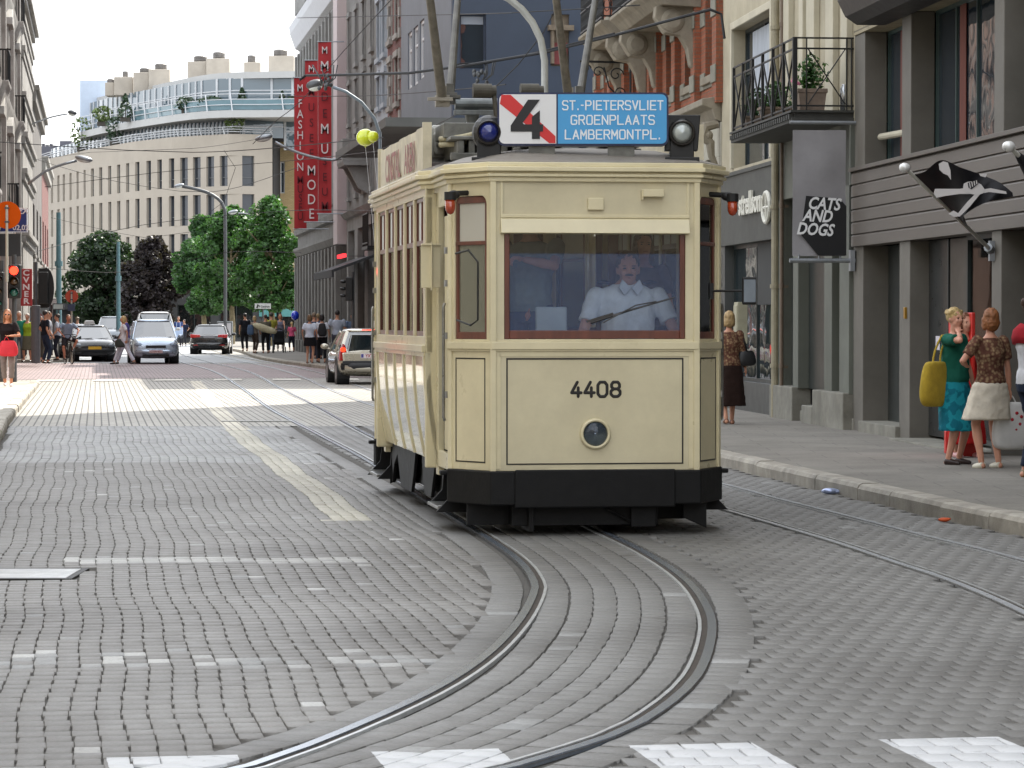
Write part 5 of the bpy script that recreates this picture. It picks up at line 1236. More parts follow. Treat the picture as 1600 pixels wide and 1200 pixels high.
# wall as segments between window centres
arc_=[0]
for a,c in zip(path[:-1],path[1:]): arc_.append(arc_[-1]+(c-a).length)
def P_at(sv):
    i=max(0,min(len(arc_)-2,int(np.searchsorted(arc_,sv)-1))); t=(sv-arc_[i])/(arc_[i+1]-arc_[i]); return path[i].lerp(path[i+1],t)
def s_at_u(u):
    lo,hi=0,arc_[-1]
    for _ in range(40):
        m=(lo+hi)/2; p=P_at(m); 
        if 800+FP*p.x/p.y<u: lo=m
        else: hi=m
    return (lo+hi)/2
ops=[(s_at_u(u)-.42,s_at_u(u)+.42) for u in ulist]; ops.append((s_at_u(379),s_at_u(398)))
edges=[0]+[x for o in ops for x in o]+[arc_[-1]]
# extra windows to the left of the picture part
b=MB(); wb=MB(); fb=MB()
zl=[0,rows[3][0],rows[3][1],rows[2][0],rows[2][1],rows[1][0],rows[1][1],rows[0][0],rows[0][1],ROOF]
def seg(mb,a,c,z0,z1,t0=0,t1=.5):
    n=max(1,int((c-a)/1.2))
    for k in range(n):
        p=P_at(a+(c-a)*k/n); q=P_at(a+(c-a)*(k+1)/n); d=(q-p).normalized(); nn=Vector((-d.y,d.x,0))
        A_=frame(p,d,nn,(0,0,1)); mb.box(0,(q-p).length,t0,t1,z0,z1,A_)
for j in range(9):
    if j%2==0: seg(b,0,arc_[-1],zl[j],zl[j+1])
    else:
        for k in range(len(edges)//2): seg(b,edges[2*k],edges[2*k+1],zl[j],zl[j+1])
b.build('wall',m_off,of)
for j in (1,3,5,7):
    for (a,c) in ops:
        w_=MB(); seg(w_,a,c,zl[j],zl[j+1],.28,.32)
        ww=w_.build('window',Mpane('office_pane',(52,56,62),1.5,.1),of)
        f=MB(); p=P_at(a);q=P_at(c); d=(q-p).normalized(); A_=frame(p,d,Vector((-d.y,d.x,0)),(0,0,1)); L=(q-p).length
        f.box(0,.07,.2,.33,zl[j],zl[j+1],A_); f.box(L-.07,L,.2,.33,zl[j],zl[j+1],A_); f.box(0,L,.2,.33,zl[j]+(zl[j+1]-zl[j])*.28,zl[j]+(zl[j+1]-zl[j])*.28+.06,A_); f.build('frame',M('office_frame',(92,94,96),.5,.2,.05),ww)
# body behind
b=MB(); pts=[(p.x,p.y) for p in path]; back=[(pts[-1][0]+1,290),(pts[0][0]-2,300)]
ins=[(p.x,p.y+.9) for p in path]
b.prism(ins+back,0,ROOF-.3,'z'); b.build('building_core',m_dk,of)
# slabs and glass storeys: polylines of (u, v, depth)
def curveband(pts,depth_in,zth,name,mat,proud=0.):
    P3=[at(u,v,Y) for u,v,Y in pts]; P3=smoothpath(P3,1.2); mb=MB()
    front=[(p.x,p.y-proud) for p in P3]; zz=sum(p.z for p in P3)/len(P3)
    rear=[(p.x+.6,p.y+depth_in) for p in P3][::-1]
    mb.prism(front+rear,zz-zth,zz,'z'); return mb.build(name,mat,of),P3,zz
T1=[(470,171,229),(410,172,229),(363,172,228.5),(300,175.5,229.5),(210,189,238),(160,198,247),(122,207,253)]
def fix(pts,v_at,):  # equal height: choose depth so that z is constant
    z0=at(800,pts[0][1],pts[0][2]).z; out=[]
    for u,v,Y in pts: out.append((u,v,(z0-CZ)*FP/(500-v)))
    return out
sl1,p1,z1=curveband(fix(T1,0),16,.55,'terrace_slab',m_offs,0)
T2=[(472,111,231),(410,112,231),(354,113.5,231),(300,120.5,232),(210,140.5,246),(170,148,250),(138,156,252)]
sl2,p2,z2=curveband(fix(T2,0),16,.5,'roof_slab',m_offs,0)
RG=[(p.x,p.y) for p in path]
# terrace 0 rail on the wall top, glass storey behind
glassm=Mpane('terrace_glass',(84,98,106),1.7,.25,.02); wht=M('white_steel',(186,188,190),.5,.1,.03)
def glazing(P3,z0,z1,inset,step=1.5,lean=0):
    P3=sorted(P3,key=lambda p:p.x)
    g=MB(); f=MB(); pts=[Vector((p.x+inset*.25,p.y+inset,0)) for p in P3]
    for i in range(0,len(pts)-1):
        a,c=pts[i],pts[i+1]; d=(c-a); L=d.length
        if L<1e-3: continue
        d.normalize(); A_=frame(a,d,Vector((-d.y,d.x,0)),(0,0,1)); g.box(0,L,0,.05,z0,z1,A_)
        if i%1==0: f.box(-.09,.09,-.08,.0,z0,z1,A_); f.box(0,L,-.05,0,z0+(z1-z0)*.62,z0+(z1-z0)*.62+.08,A_)
    q=g.build('terrace_glazing',glassm,of); f.build('mullion',wht,q)
def railing(P3,z0,h,lean,name='terrace_railing',step=2):
    P3=sorted(P3,key=lambda p:p.x)
    f=MB()
    for hh in (h,h*.66,h*.33): f.tube([Vector((p.x,p.y-lean*hh/h,z0+hh)) for p in P3],.035,5)
    for p in P3[::step]: f.tube([(p.x,p.y,z0-.1),(p.x-.2,p.y-lean,z0+h)],.05,5)
    f.build(name,wht,of)
p0=[Vector((p.x,p.y,ROOF)) for p in path]
glazing(p0,ROOF-.1,z1-.5,2.6); railing([Vector((p.x,p.y+.15,0)) for p in path],ROOF,.55,0.1,step=3)
e2=[Vector((x,y,0)) for x,y in ((p0[-1].x,p0[-1].y),(p0[-1].x+3.5,p0[-1].y+.4))]
glazing(e2,ROOF-1,z1-.5,3)
glazing(p1,z1,z2-.45,2.2); railing(p1,z1+.02,1.25,-.55)
b=MB()
p1s=sorted(p1,key=lambda p:p.x)
for i in range(0,len(p1s)-1): 
    if i>len(p1s)-18: a,c=p1s[i],p1s[i+1]; d=(c-a).normalized(); b.box(0,(c-a).length,.02,.05,z1+.05,z1+.8,frame((a.x,a.y+.3,0),d,Vector((-d.y,d.x,0)),(0,0,1)))
b.build('glass_parapet',M('teal_parapet',(88,116,124),.2,0,.1,1),of)
# chimney towers with drums
m_ch=M('chimney_brick',(174,166,154),.85,0,.08,1,.2,10,dirt=.2); m_dr=M('drum_metal',(112,108,104),.5,.4,.2,3)
for u0,u1,vt,vb,d0,d1,dt in ((419,459,87,114,426,448,76),(381,406,97,113,385,398,85),(322,358,91,117,331,350,80),(293,322,96,122,301,322,86),(232,265,108,133,240,259,98),(208,232,113,140,216,234,105),(178,207,120,142,189,198,110),(164,178,129,146,165,177,122)):
    Y=236+(459-u0)*.04; a=at(u0,vt,Y); c=at(u1,vt,Y); b=MB(); b.box(a.x,c.x,Y,Y+1.8,z2-.6,a.z); ch=b.build('chimney_tower',m_ch,of,bevel=.04)
    b=MB(); a2=at(d0,dt,Y); c2=at(d1,dt,Y); r=(c2.x-a2.x)/2; cx=(a2.x+c2.x)/2; zt_=at(d0,dt,Y).z
    b.lathe([(r*.9,a.z-.05),(r,a.z+(zt_-a.z)*.2),(r,zt_-.08),(r*.8,zt_),(0,zt_)],Matrix.Translation((cx,Y+.9,0)),18)
    for k_ in range(3): zz=a.z+(zt_-a.z)*(.3+.22*k_); b.lathe([(r,zz-.03),(r*1.04,zz),(r,zz+.03)],Matrix.Translation((cx,Y+.9,0)),18)
    b.build('vent_drum',m_dr,ch)
b=MB(); a=at(135,131,262); c=at(180,131,262); b.box(a.x,c.x,258,262,z1,a.z); b.build('stair_tower',M('pale_blue_panel',(176,188,204),.6,0,.04),of)
# terrace plants (each its own thing)
lm=[M('terrace_leaf_dark',(44,66,40),.7,0,.3,3),M('terrace_leaf_light',(92,110,56),.7,0,.3,3)]
for i,(u,v,h,w_,k_,desc) in enumerate(((378,157,1.5,.55,0,'small dark conifer on the upper terrace, right of the blue parapet middle'),(441,150,1.2,.5,0,'small dark conifer on the upper terrace beside the red banner'),(196,178,1.9,.8,0,'tall dark shrub on the upper terrace, left part'),(160,190,1.3,.9,1,'round light bush on the upper terrace near its left tip'),(366,203,1.5,.9,1,'yellow-green bush on the lower terrace above the wall corner'),(180,222,2.0,.9,0,'dark leafy shrub on the lower terrace, left half'),(128,234,2.6,1.1,1,'bright green bush on the lower terrace at its far left end'),(292,170,1.0,1.0,0,'low dark planting hanging over the upper parapet'),(330,160,.9,1.2,0,'low dark bush on the upper terrace under the roof slab'),(456,152,.8,.6,0,'low dark bush on the upper terrace at the right edge'))):
    Yc=Zpx(min(u,363))+ (1.0 if v>200 else .4); c=at(u,v,Yc); zb_=ROOF if v>198 else z1
    b=MB(); r_=random.Random(i)
    for k in range(170):
        t=r_.random(); rr=w_*((1-t)**.8 if k_==0 and i<3 else math.sqrt(max(0,1-(2*t-1)**2)))*r_.uniform(.5,1); a=r_.uniform(0,6.28); px_=c.x+rr*math.cos(a); py_=c.y+rr*math.sin(a); pz=zb_+.3+t*h; s_=.13
        n1=Vector((r_.uniform(-1,1),r_.uniform(-1,1),r_.uniform(-1,1))).normalized()*s_; n2=n1.orthogonal().normalized()*s_; o_=Vector((px_,py_,pz)); b.add([o_-n1,o_+n2,o_+n1,o_-n2],[(0,1,2,3)])
    t_=thing('terrace_plant',desc,'plant',(c.x,c.y,zb_),group='plants on the office terraces'); b.build('foliage',lm[k_],t_,recalc=False)
    b=MB(); b.cyl((c.x,c.y,zb_),(c.x,c.y,zb_+h*.7),.04,6); b.box(c.x-.4,c.x+.4,c.y-.25,c.y+.25,zb_,zb_+.35); b.build('planter',M('planter_dark',(70,66,60),.8,0,.1),t_)
# tan brick house right of the office, behind the banners
hb=thing('tan_brick_house','tan brick house with one narrow white window squeezed between office and banners','building',at(440,500,238).to_2d().to_3d())
a=at(425.5,225,238); c=at(500,225,238); zt_=at(440,222,238).z
b=MB(); w_=(at(438,300,238).x,at(445,300,238).x,at(440,302,238).z,at(440,253,238).z); A_=frame((0,238,0),(1,0,0),(0,1,0),(0,0,1)); wallgrid(b,A_,[a.x,c.x],[0,zt_],[w_],0,.4); b.build('wall',Mbrick('tan_brick',(168,146,104),(182,158,116),(140,124,96),.3,.1,.012,.2,.85,.25),hb)
window(A_,hb,*w_,.15,wht,pane2,(1,2),.08)
b=MB(A_); b.box(a.x,c.x,.45,9,0,zt_-.1); b.build('building_core',m_dk,hb); b=MB(A_); b.prism([(-.4,zt_),(9,zt_),(9,zt_+1.6),(3,zt_+1.2),(-.4,zt_+.25)],a.x-.2,c.x,'x'); b.build('roof',M('roof_tile_dark',(84,80,80),.7,0,.2,4),hb)
# dark roofs beyond, left of the office terrace
b=MB(); a=at(52,238,300); c=at(118,238,300); b.box(a.x,c.x,296,312,0,at(60,232,300).z); b.box(at(98,220,300).x,at(116,220,300).x,298,304,0,at(98,222,300).z); 
for k in range(5): b.box(at(62+k*6,228,300).x,at(65+k*6,228,300).x,299,300,14,at(62,228-k%2*3,300).z)
single(b,'distant_roof',M('distant_roof',(92,92,100),.8,0,.2,.5),'dark distant rooftops peeping over the left end of the office','building')
# ground-floor shops under the trees closing the street
sh=thing('street_end_shops','dark shop fronts with turquoise blinds in the shade under the trees','building',(-24,212,0))
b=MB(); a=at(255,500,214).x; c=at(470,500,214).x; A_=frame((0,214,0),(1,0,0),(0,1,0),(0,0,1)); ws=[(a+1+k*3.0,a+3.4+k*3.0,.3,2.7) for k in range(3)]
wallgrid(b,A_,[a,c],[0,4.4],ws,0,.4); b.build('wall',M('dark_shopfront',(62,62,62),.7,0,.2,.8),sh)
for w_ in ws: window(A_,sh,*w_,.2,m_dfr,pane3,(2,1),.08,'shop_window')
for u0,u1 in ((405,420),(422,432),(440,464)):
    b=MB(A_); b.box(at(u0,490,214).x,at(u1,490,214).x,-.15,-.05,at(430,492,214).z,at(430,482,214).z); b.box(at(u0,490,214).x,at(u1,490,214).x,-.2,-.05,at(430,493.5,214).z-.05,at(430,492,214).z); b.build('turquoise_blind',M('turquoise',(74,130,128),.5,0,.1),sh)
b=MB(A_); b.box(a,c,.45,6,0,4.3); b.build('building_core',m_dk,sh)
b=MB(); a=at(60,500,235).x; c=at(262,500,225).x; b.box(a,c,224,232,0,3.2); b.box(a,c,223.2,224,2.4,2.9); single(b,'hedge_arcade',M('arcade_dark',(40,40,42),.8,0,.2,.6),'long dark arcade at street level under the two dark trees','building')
# ================================================================= trees
def tree(name,label,u,vbase,vtop,hw_px,Y,col,group,seed,crown_base_v,n=16000,leaf=.17,trunk=.17,squash=1.,conif=False):
    r_=random.Random(seed); c=at(u,500,Y); x0,y0=c.x,Y; top=at(u,vtop,Y).z; base=at(u,crown_base_v,Y).z; hw=hw_px/FP*Y; H=top-base
    t=thing(name,label,'tree',(x0,y0,0),group=group)
    b=MB(); ptsx=[Vector((x0,y0,0)),Vector((x0+.06,y0,base*.6)),Vector((x0-.05,y0,base+H*.2)),Vector((x0,y0,base+H*.7))]; b.tube(ptsx,[trunk*1.2,trunk,trunk*.8,trunk*.25],10)
    for k in range(9):
        a=r_.uniform(0,6.28); zz=base+H*r_.uniform(0,.5); L=hw*r_.uniform(.5,.85); b.tube([(x0,y0,zz),(x0+L*.5*math.cos(a),y0+L*.5*math.sin(a),zz+H*.12),(x0+L*math.cos(a),y0+L*math.sin(a),zz+H*.24)],[trunk*.45,trunk*.28,trunk*.08],6)
    b.build('trunk',M('bark_'+('pale' if trunk<.3 else 'dark'),(128,116,88) if trunk<.3 else (60,52,46),.9,0,.3,5,.4,30),t)
    # clumps
    cl=[]
    for k in range(95):
        tt=r_.random(); 
        env=(math.sin(math.pi*min(1,max(.02,tt*.86+.14)))**.55) if not conif else (1-tt)**.7*.95+.08
        a=r_.uniform(0,6.28); rr=hw*env*r_.uniform(.15,.95); cl.append((Vector((x0+rr*math.cos(a),y0+rr*math.sin(a),base+H*(.06+.88*tt))),hw*r_.uniform(.16,.30)))
    nb_=np.random.RandomState(seed); V=[];F=[]
    k=0; 
    idx=nb_.randint(0,len(cl),n); D=nb_.normal(size=(n,3)); D/=np.linalg.norm(D,axis=1)[:,None]; rad=nb_.uniform(.55,1.0,n)**.6; N1=nb_.normal(size=(n,3)); N1[:,2]*=.6; N1/=np.linalg.norm(N1,axis=1)[:,None]
    N2=np.cross(N1,nb_.normal(size=(n,3))); N2/=np.linalg.norm(N2,axis=1)[:,None]; S=leaf*nb_.uniform(.6,1.25,n)[:,None]
    C=np.array([[*c_[0]] for c_ in cl]); Rr=np.array([c_[1] for c_ in cl])
    O=C[idx]+D*(Rr[idx]*rad)[:,None]*np.array([1,1,.85]); V=np.stack([O-N1*S,O+N2*S*.6,O+N1*S,O-N2*S*.6],1).reshape(-1,3)
    inv=np.array(WM[t.name].inverted()); V=V+inv[:3,3]
    me=bpy.data.meshes.new('crown'); me.from_pydata(V.tolist(),[],[(4*i,4*i+1,4*i+2,4*i+3) for i in range(n)]); me.materials.append(leafmat(col)); o=bpy.data.objects.new('crown',me); _link(o,Matrix(),t); KIDS.setdefault(t.name,[]).append(o)
    return t
def leafmat(c):
    nm='leaf_%d_%d_%d'%c
    if nm in MATS: return MATS[nm]
    t=NT(nm); geo=t.n('ShaderNodeNewGeometry'); a=lin(c); lo=tuple(x*.55 for x in a); hi=tuple(min(1,x*1.9) for x in a); col=t.ramp(geo.outputs['Random Per Island'],0,1,lo,hi)
    p=t.bsdf(col,.45,0,None,.4); tr=t.n('ShaderNodeBsdfTranslucent'); cc=t.mul(col,(1.3,1.5,.5)); t.l(cc,tr.inputs[0]); mx=t.n('ShaderNodeMixShader'); mx.inputs[0].default_value=.28; t.l(p.outputs[0],mx.inputs[1]); t.l(tr.outputs[0],mx.inputs[2]); t.l(mx.outputs[0],t.out.inputs[0]); MATS[nm]=t.m; return t.m
green=(56,86,46)
tree('plane_tree','leafy green plane tree against the museum corner, rightmost of the green trees',424,548,305,62,172,green,'green plane trees along the far right pavement',1,486,19000,.13)
tree('plane_tree','leafy green plane tree in the middle of the green row, above the advertising panel',362,545,320,60,186,green,'green plane trees along the far right pavement',2,486,19000,.14)
tree('plane_tree','leafy green plane tree at the left end of the green row, beside the copper tree',318,543,336,50,200,(54,82,48),'green plane trees along the far right pavement',3,496,17000,.15)
tree('dark_tree','dense dark green tree in front of the office, behind the black car on the left',160,540,362,66,216,(36,50,34),'two dark trees in front of the office',4,516,20000,.17,.35)
tree('dark_tree','dense purplish copper tree in front of the office, behind the silver people carrier',238,540,368,56,210,(44,38,40),'two dark trees in front of the office',5,516,20000,.17,.35)
tree('street_tree','small light green tree seen through the gap between the blue gable and the brick building',928,545,86,26,96,(96,140,60),None,6,175,1600,.10)
# ================================================================= PEOPLE
DT={}
for n_,sc_ in (('hair',.022),('cloth',.085)):
    DT[n_]=bpy.data.textures.new(n_+'_relief','CLOUDS'); DT[n_].noise_scale=sc_; DT[n_].noise_depth=2
def skinm(c): return M('skin_%d_%d_%d'%c,c,.5,0,.06,14,.05,60,.4)
def cloth(c,pat=None):
    nm='cloth_%d_%d_%d'%c+(pat or '')
    if nm in MATS: return MATS[nm]
    if not pat: return M(nm,c,.85,0,.12,9,.35,26,.2)
    t=NT(nm); co_=t.coord(); v=t.n('ShaderNodeTexVoronoi'); v.inputs['Scale'].default_value={'floral':30,'leaf':13}[pat]; t.l(co_,v.inputs['Vector'])
    if pat=='floral': col=t.mul(t.ramp(v.outputs['Distance'],.15,.62,lin((150,132,104)),lin((96,66,56))),t.ramp(t.noise(co_,10,5),.35,.65,(.6,.5,.45),(1.2,1.1,1)))
    else: col=t.mul(lin(c),t.ramp(t.noise(co_,11,3,.4),.47,.53,(.45,.55,.62),(1,1,1)))
    t.bsdf(col,.85,0,t.bump(t.noise(co_,26,4),.35,.01),.2); MATS[nm]=t.m; return t.m
def ik(a,t,l1,l2,pole):
    a=Vector(a);t=Vector(t);d=t-a;L=min(d.length,(l1+l2)*.999); 
    d.normalize(); x=(l1*l1-l2*l2+L*L)/(2*L); h=math.sqrt(max(0,l1*l1-x*x)); p=Vector(pole); p=(p-d*p.dot(d)); 
    if p.length<1e-5: p=Vector((0,1,0))
    p.normalize(); return a+d*x+p*h, a+d*L
def person(pos,rz,label,h=1.72,fem=False,skin=(198,150,120),top=((90,90,90),'short'),bottom=('trousers',(50,55,70),.06),shoes=(40,36,32),
           hair=('short',(70,50,36)),pose={},vox=.02,belly=0.,group=None,extra=None,face=True,toppat=None,botpat=None,mous=False,glasses=False,broad=1.0):
    """local frame: feet at z=0, facing -y. pose keys: A/B hand targets (A = -x side), fA/fB feet, lean, twist, hd (head yaw), seat"""
    T=Matrix.Translation(pos)@Matrix.Rotation(rz,4,'Z')@Matrix.Scale(h/1.72,4)
    th=thing('person',label,'person',pos,rz,group)
    g=lambda k,d: pose.get(k,d)
    lean=Vector(g('lean',(0,0,0))); ph=g('seat',.93); pel=Vector(g('pel',(0,0,0))); pel.z=ph
    sw=(.165 if fem else .19)*broad; hipw=.095
    chest=pel+Vector((0,0,.40))+lean*.7; neck=pel+Vector((0,0,.52))+lean; head=pel+Vector((0,-.02,.685))+lean*1.25+Vector(g('hoff',(0,0,0)))
    fA=Vector(g('fA',(-.11,0,.08)));fB=Vector(g('fB',(.11,0,.08)))
    hA,hB=pel+Vector((-hipw,0,-.03)),pel+Vector((hipw,0,-.03))
    kA,fA=ik(hA,fA,.43,.42,g('kpA',(-.1,-1,.0))); kB,fB=ik(hB,fB,.43,.42,g('kpB',(.1,-1,.0)))
    tw=g('twist',0); ct,st_=math.cos(tw),math.sin(tw)
    sz_=.06+g('sh',0); sA=chest+Vector((-sw*ct,-sw*st_,sz_)); sB=chest+Vector((sw*ct,sw*st_,sz_))
    tA=Vector(g('A',(-.27,-.04,.82)))+ (pel-Vector((0,0,.93)))*0; tB=Vector(g('B',(.27,-.04,.82)))
    eA,wA=ik(sA,tA,.285,.25,g('pA',(-.5,.8,-.2))); eB,wB=ik(sB,tB,.285,.25,g('pB',(.5,.8,-.2)))
    def ring(c,rx,ry,n=14): return [(c.x+rx*math.cos(t)*ct-ry*math.sin(t)*st_*0, c.y+ry*math.sin(t)+rx*math.cos(t)*st_, c.z) for t in [2*math.pi*k/n for k in range(n)]]
    def lerpc(t): return pel.lerp(chest,t) if t<=1 else chest.lerp(neck,(t-1))
    W=.92 if fem else 1.; 
    prof=[(-.22,.145,.115),(-.08,.175*(1.04 if fem else .95),.125),(.08,.165,.125+belly*.6),(.3,.14*W*1.05+belly*.4,.105+belly),(.55,.155*W+belly*.3,.11+belly*.8),(.8,.175*W*broad,.118+belly*.2+(.025 if fem else 0)),(1.0,.178*W*broad,.105),(1.45,.15*W*broad,.085),(1.75,.09,.07),(2.0,.058,.06)]
    def torso(mb,inf,i0=0,i1=10):
        rs=[]
        for f,rx,ry in prof[i0:i1]:
            c=lerpc(f) if f>=0 else pel+Vector((0,0,f*.5)); yo=-belly*.5 if .05<f<.7 else (-.012 if fem and f==.8 else 0)
            rs.append(ring(c+Vector((0,yo,0)),rx+inf,ry+inf))
        mb.loft(rs)
    b=MB(T); torso(b,0)
    b.tube([neck-Vector((0,0,.05)),head-Vector((0,-.01,.06))],[.056 if not fem else .048]*2,10)
    hy=g('hd',0); HT=Matrix.Translation(head)@Matrix.Rotation(hy,4,'Z')@Matrix.Rotation(g('tilt',0),4,'X')
    def he(mb,c,r,nu=12,nv=8): mb.ell(c,r,nu,nv,HT)
    he(b,(0,.012,.02),(.074,.092,.098),16,12); he(b,(0,-.03,-.045),(.056,.060,.062)); he(b,(0,-.052,-.082),(.030,.028,.026)); he(b,(0,-.094,-.012),(.013,.020,.026),8,6); he(b,(0,-.098,-.025),(.018,.014,.011),8,6)
    for sx in (-1,1): he(b,(sx*.074,.012,-.008),(.012,.020,.032),8,6); he(b,(sx*.033,-.072,-.025),(.022,.018,.02),8,6)
    he(b,(0,-.080,.022),(.05,.012,.010),8,6); he(b,(0,-.086,-.055),(.024,.010,.010),8,6)
    limb=lambda mb,P,r: mb.tube(P,r,10)
    def joint(mb,p,r): mb.ell(p,(r,r,r),10,8)
    ar=.9 if fem else 1.
    for s_,e_,w_,sg,key in ((sA,eA,wA,-1,'A'),(sB,eB,wB,1,'B')):
        limb(b,[s_,s_.lerp(e_,.5),e_,e_.lerp(w_,.35),w_],[.052*ar,.046*ar,.038*ar,.040*ar,.026*ar]); joint(b,s_,.056*ar); joint(b,e_,.039*ar)
        d=(w_-e_).normalized(); d=(d+Vector(g('hdir'+key,(0,0,-.0)))).normalized(); side=Vector(g('hside'+key,(0,-1,0))); side=(side-d*side.dot(d)).normalized(); nrm=d.cross(side)
        cu=g('curl'+key,.35); inw=nrm*(-sg if True else 1)
        if inw.dot(Vector((-sg,0,0)))<0: inw=-inw
        Hm=frame(w_+d*.045,side,d,None); b.ell((0,0,0),(.040*ar,.055,.017),10,8,Hm); fr=.0085 if vox<.015 else .0115
        for k,(off,L) in enumerate(((.030,.068),(.010,.078),(-.010,.072),(-.028,.056))):
            p0=w_+d*.080+side*off; p1=p0+d*L*.45*(1-cu*.3)+inw*L*.35*cu; p2=p1+d*L*.33*(1-cu*1.1)+inw*L*.4*cu; p3=p2+d*L*.25*(1-cu*1.6)+inw*L*.3*cu
            b.tube([p0-d*.02,p0,p1,p2,p3],[fr,fr,fr*.95,fr*.9,fr*.75],6)
        p0=w_+d*.03+side*.030; p1=p0+side*.024+d*.028+inw*.012; p2=p1+side*.006+d*.028+inw*.014; b.tube([p0,p1,p2],[fr*1.35,fr*1.15,fr*.9],6)
    for h_,k_,f_ in ((hA,kA,fA),(hB,kB,fB)):
        limb(b,[h_,h_.lerp(k_,.5),k_,k_.lerp(f_,.3),k_.lerp(f_,.65),f_],[.085,.072,.052,.055,.042,.034]); joint(b,k_,.053); joint(b,h_,.09)
        fd=Vector(g('fdir',(0,-1,0))); b.tube([f_+Vector((0,.03,-.035)),f_+fd*.10+Vector((0,0,-.05))],[.034,.026],8); b.ell(f_+Vector((0,.02,-.045)),(.034,.04,.032),8,6)
    body=b.build('body',skinm(skin),th,vox=vox,smo=2)
    # ---- clothes
    sl=top[1]; b=MB(T); i0=1 if bottom[0]!='dress' else 0
    torso(b,.014,1,9 if sl!='none' else 8)
    if sl!='none':
        q=(.55 if sl=='short' else 1.0)
        for s_,e_,w_ in ((sA,eA,wA),(sB,eB,wB)):
            if sl=='short': b.tube([s_,s_.lerp(e_,.35),s_.lerp(e_,.72)],[.066,.066,.064],10)
            else: b.tube([s_,s_.lerp(e_,.5),e_,e_.lerp(w_,.5),e_.lerp(w_,.93)],[.066,.060,.054,.050,.040],10); joint(b,e_,.054)
            joint(b,s_,.062)
    else:
        for s_ in (sA,sB): b.ell(s_.lerp(neck,.35),(.045,.05,.03),8,6)
    b.build('top',cloth(top[0],toppat),th,vox=max(vox,.012),smo=2)
    kind,bc,hem=bottom
    b=MB(T)
    if kind in('trousers','shorts'):
        torso(b,.013,0,3); q=1-hem
        for h_,k_,f_ in ((hA,kA,fA),(hB,kB,fB)):
            if kind=='trousers': b.tube([h_,h_.lerp(k_,.5),k_,k_.lerp(f_,.5),k_.lerp(f_,max(.2,1-hem*2.2))],[.100,.086,.070,.062,.058],10)
            else: b.tube([h_,h_.lerp(k_,.5),h_.lerp(k_,.95)],[.102,.094,.088],10)
            joint(b,h_,.100)
    else:
        c0=pel+Vector((0,0,.03)); fl=g('flare',.0); mid=((kA+kB)/2); rs=[]
        hb=hem*1.72; nn=20
        for t in (0,.12,.3,.5,.75,1.):
            zz=c0.z+(hb-c0.z)*t; cx=c0.x+(mid.x-c0.x)*t*.6; cy=c0.y+(mid.y-c0.y)*t*.6; rx=.165+t*.05+(.03 if t>.1 else 0)+fl*t; ry=.125+t*.03+(.02 if t>.1 else 0)+fl*t*.7
            rs.append([(cx+rx*(1+.035*t*math.sin(7*a))*math.cos(a),cy+ry*(1+.05*t*math.sin(6*a))*math.sin(a),zz) for a in [2*math.pi*k/nn for k in range(nn)]])
        b.loft(rs); torso(b,.012,1,3)
    b.build('skirt' if kind=='skirt' else kind if kind!='dress' else 'skirt',cloth(bc,botpat),th,vox=max(vox,.012),smo=2)
    for f_ in (fA,fB):
        b=MB(T); fd=Vector(g('fdir',(0,-1,0))); b.tube([f_+Vector((0,.035,-.035)),f_+fd*.05+Vector((0,0,-.045)),f_+fd*.15+Vector((0,0,-.055))],[.042,.040,.026],10); b.build('shoe',M('shoe_%d_%d_%d'%shoes,shoes,.4,0,.1,10),th,vox=max(vox*.7,.01),smo=1)
    # ---- hair
    hs,hc=hair
    if hs!='bald':
        b=MB(T)
        he(b,(0,.028,.036),(.084,.096,.096),16,12)
        if hs in('bob','long'):
            he(b,(0,.05,-.03),(.088,.075,.105))
            for sx in (-1,1): he(b,(sx*.07,.012,-.035),(.028,.05,.085))
        if hs=='long': he(b,(0,.075,-.13),(.09,.05,.14)); [he(b,(sx*.07,.03,-.12),(.03,.045,.12)) for sx in(-1,1)]
        if hs=='pony': he(b,(0,.12,-.0),(.03,.04,.05)); he(b,(0,.14,-.08),(.028,.03,.09))
        if hs=='bun': he(b,(0,.11,.06),(.04,.04,.04))
        if hs=='tousled':
            for k in range(14): a=k*2.4; he(b,(.070*math.cos(a),.028+.078*math.sin(a),.055+.022*math.sin(k*1.7)),(.028,.032,.030),8,6)
        hm_=b.build('hair',M('hair_%d_%d_%d'%hc,hc,.55,0,.3,30,.5,90,stretch=(1,1,.25)),th,vox=max(.008,vox*.7),smo=1)
    if vox<.02:
        for o_ in KIDS[th.name]:
            k_=o_.name.split('.')[0]
            if k_ in('top','skirt','trousers','hair'):
                q=o_.modifiers.new('d','DISPLACE'); q.texture=DT['hair' if k_=='hair' else 'cloth']; q.strength=.016 if k_=='hair' else .020; q.mid_level=.5; q.texture_coords='LOCAL'
    if face:
        b=MB(T)
        for sx in (-1,1): he(b,(sx*.030,-.0775,.004),(.012,.006,.0065),8,6)
        b.build('eyes',M('eye_dark',(40,30,26),.3,0,0),th)
        b=MB(T); he(b,(0,-.094,-.062 if mous else -.057),(.012 if mous else .021,.004,.003 if mous else .0045),8,6); b.build('mouth',M('lips',(140,70,64),.5,0,0),th)
        b=MB(T)
        for sx in (-1,1): he(b,(sx*.031,-.084,.021),(.017,.006,.0035),8,6)
        b.build('eyebrows',M('hair_%d_%d_%d'%hc,hc,.6),th)
    if mous: b=MB(T); he(b,(0,-.101,-.042),(.031,.008,.0085),10,6); b.build('moustache',M('moustache_grey',(70,62,58),.8,0,.2,30),th)
    if glasses: b=MB(T); he(b,(-.032,-.088,.004),(.024,.007,.018)); he(b,(.032,-.088,.004),(.024,.007,.018)); b.tube([HT@Vector((-.05,-.085,.004)),HT@Vector((.05,-.085,.004))],.004,5); b.build('sunglasses',M('dark_lens',(20,16,16),.1,0,0),th)
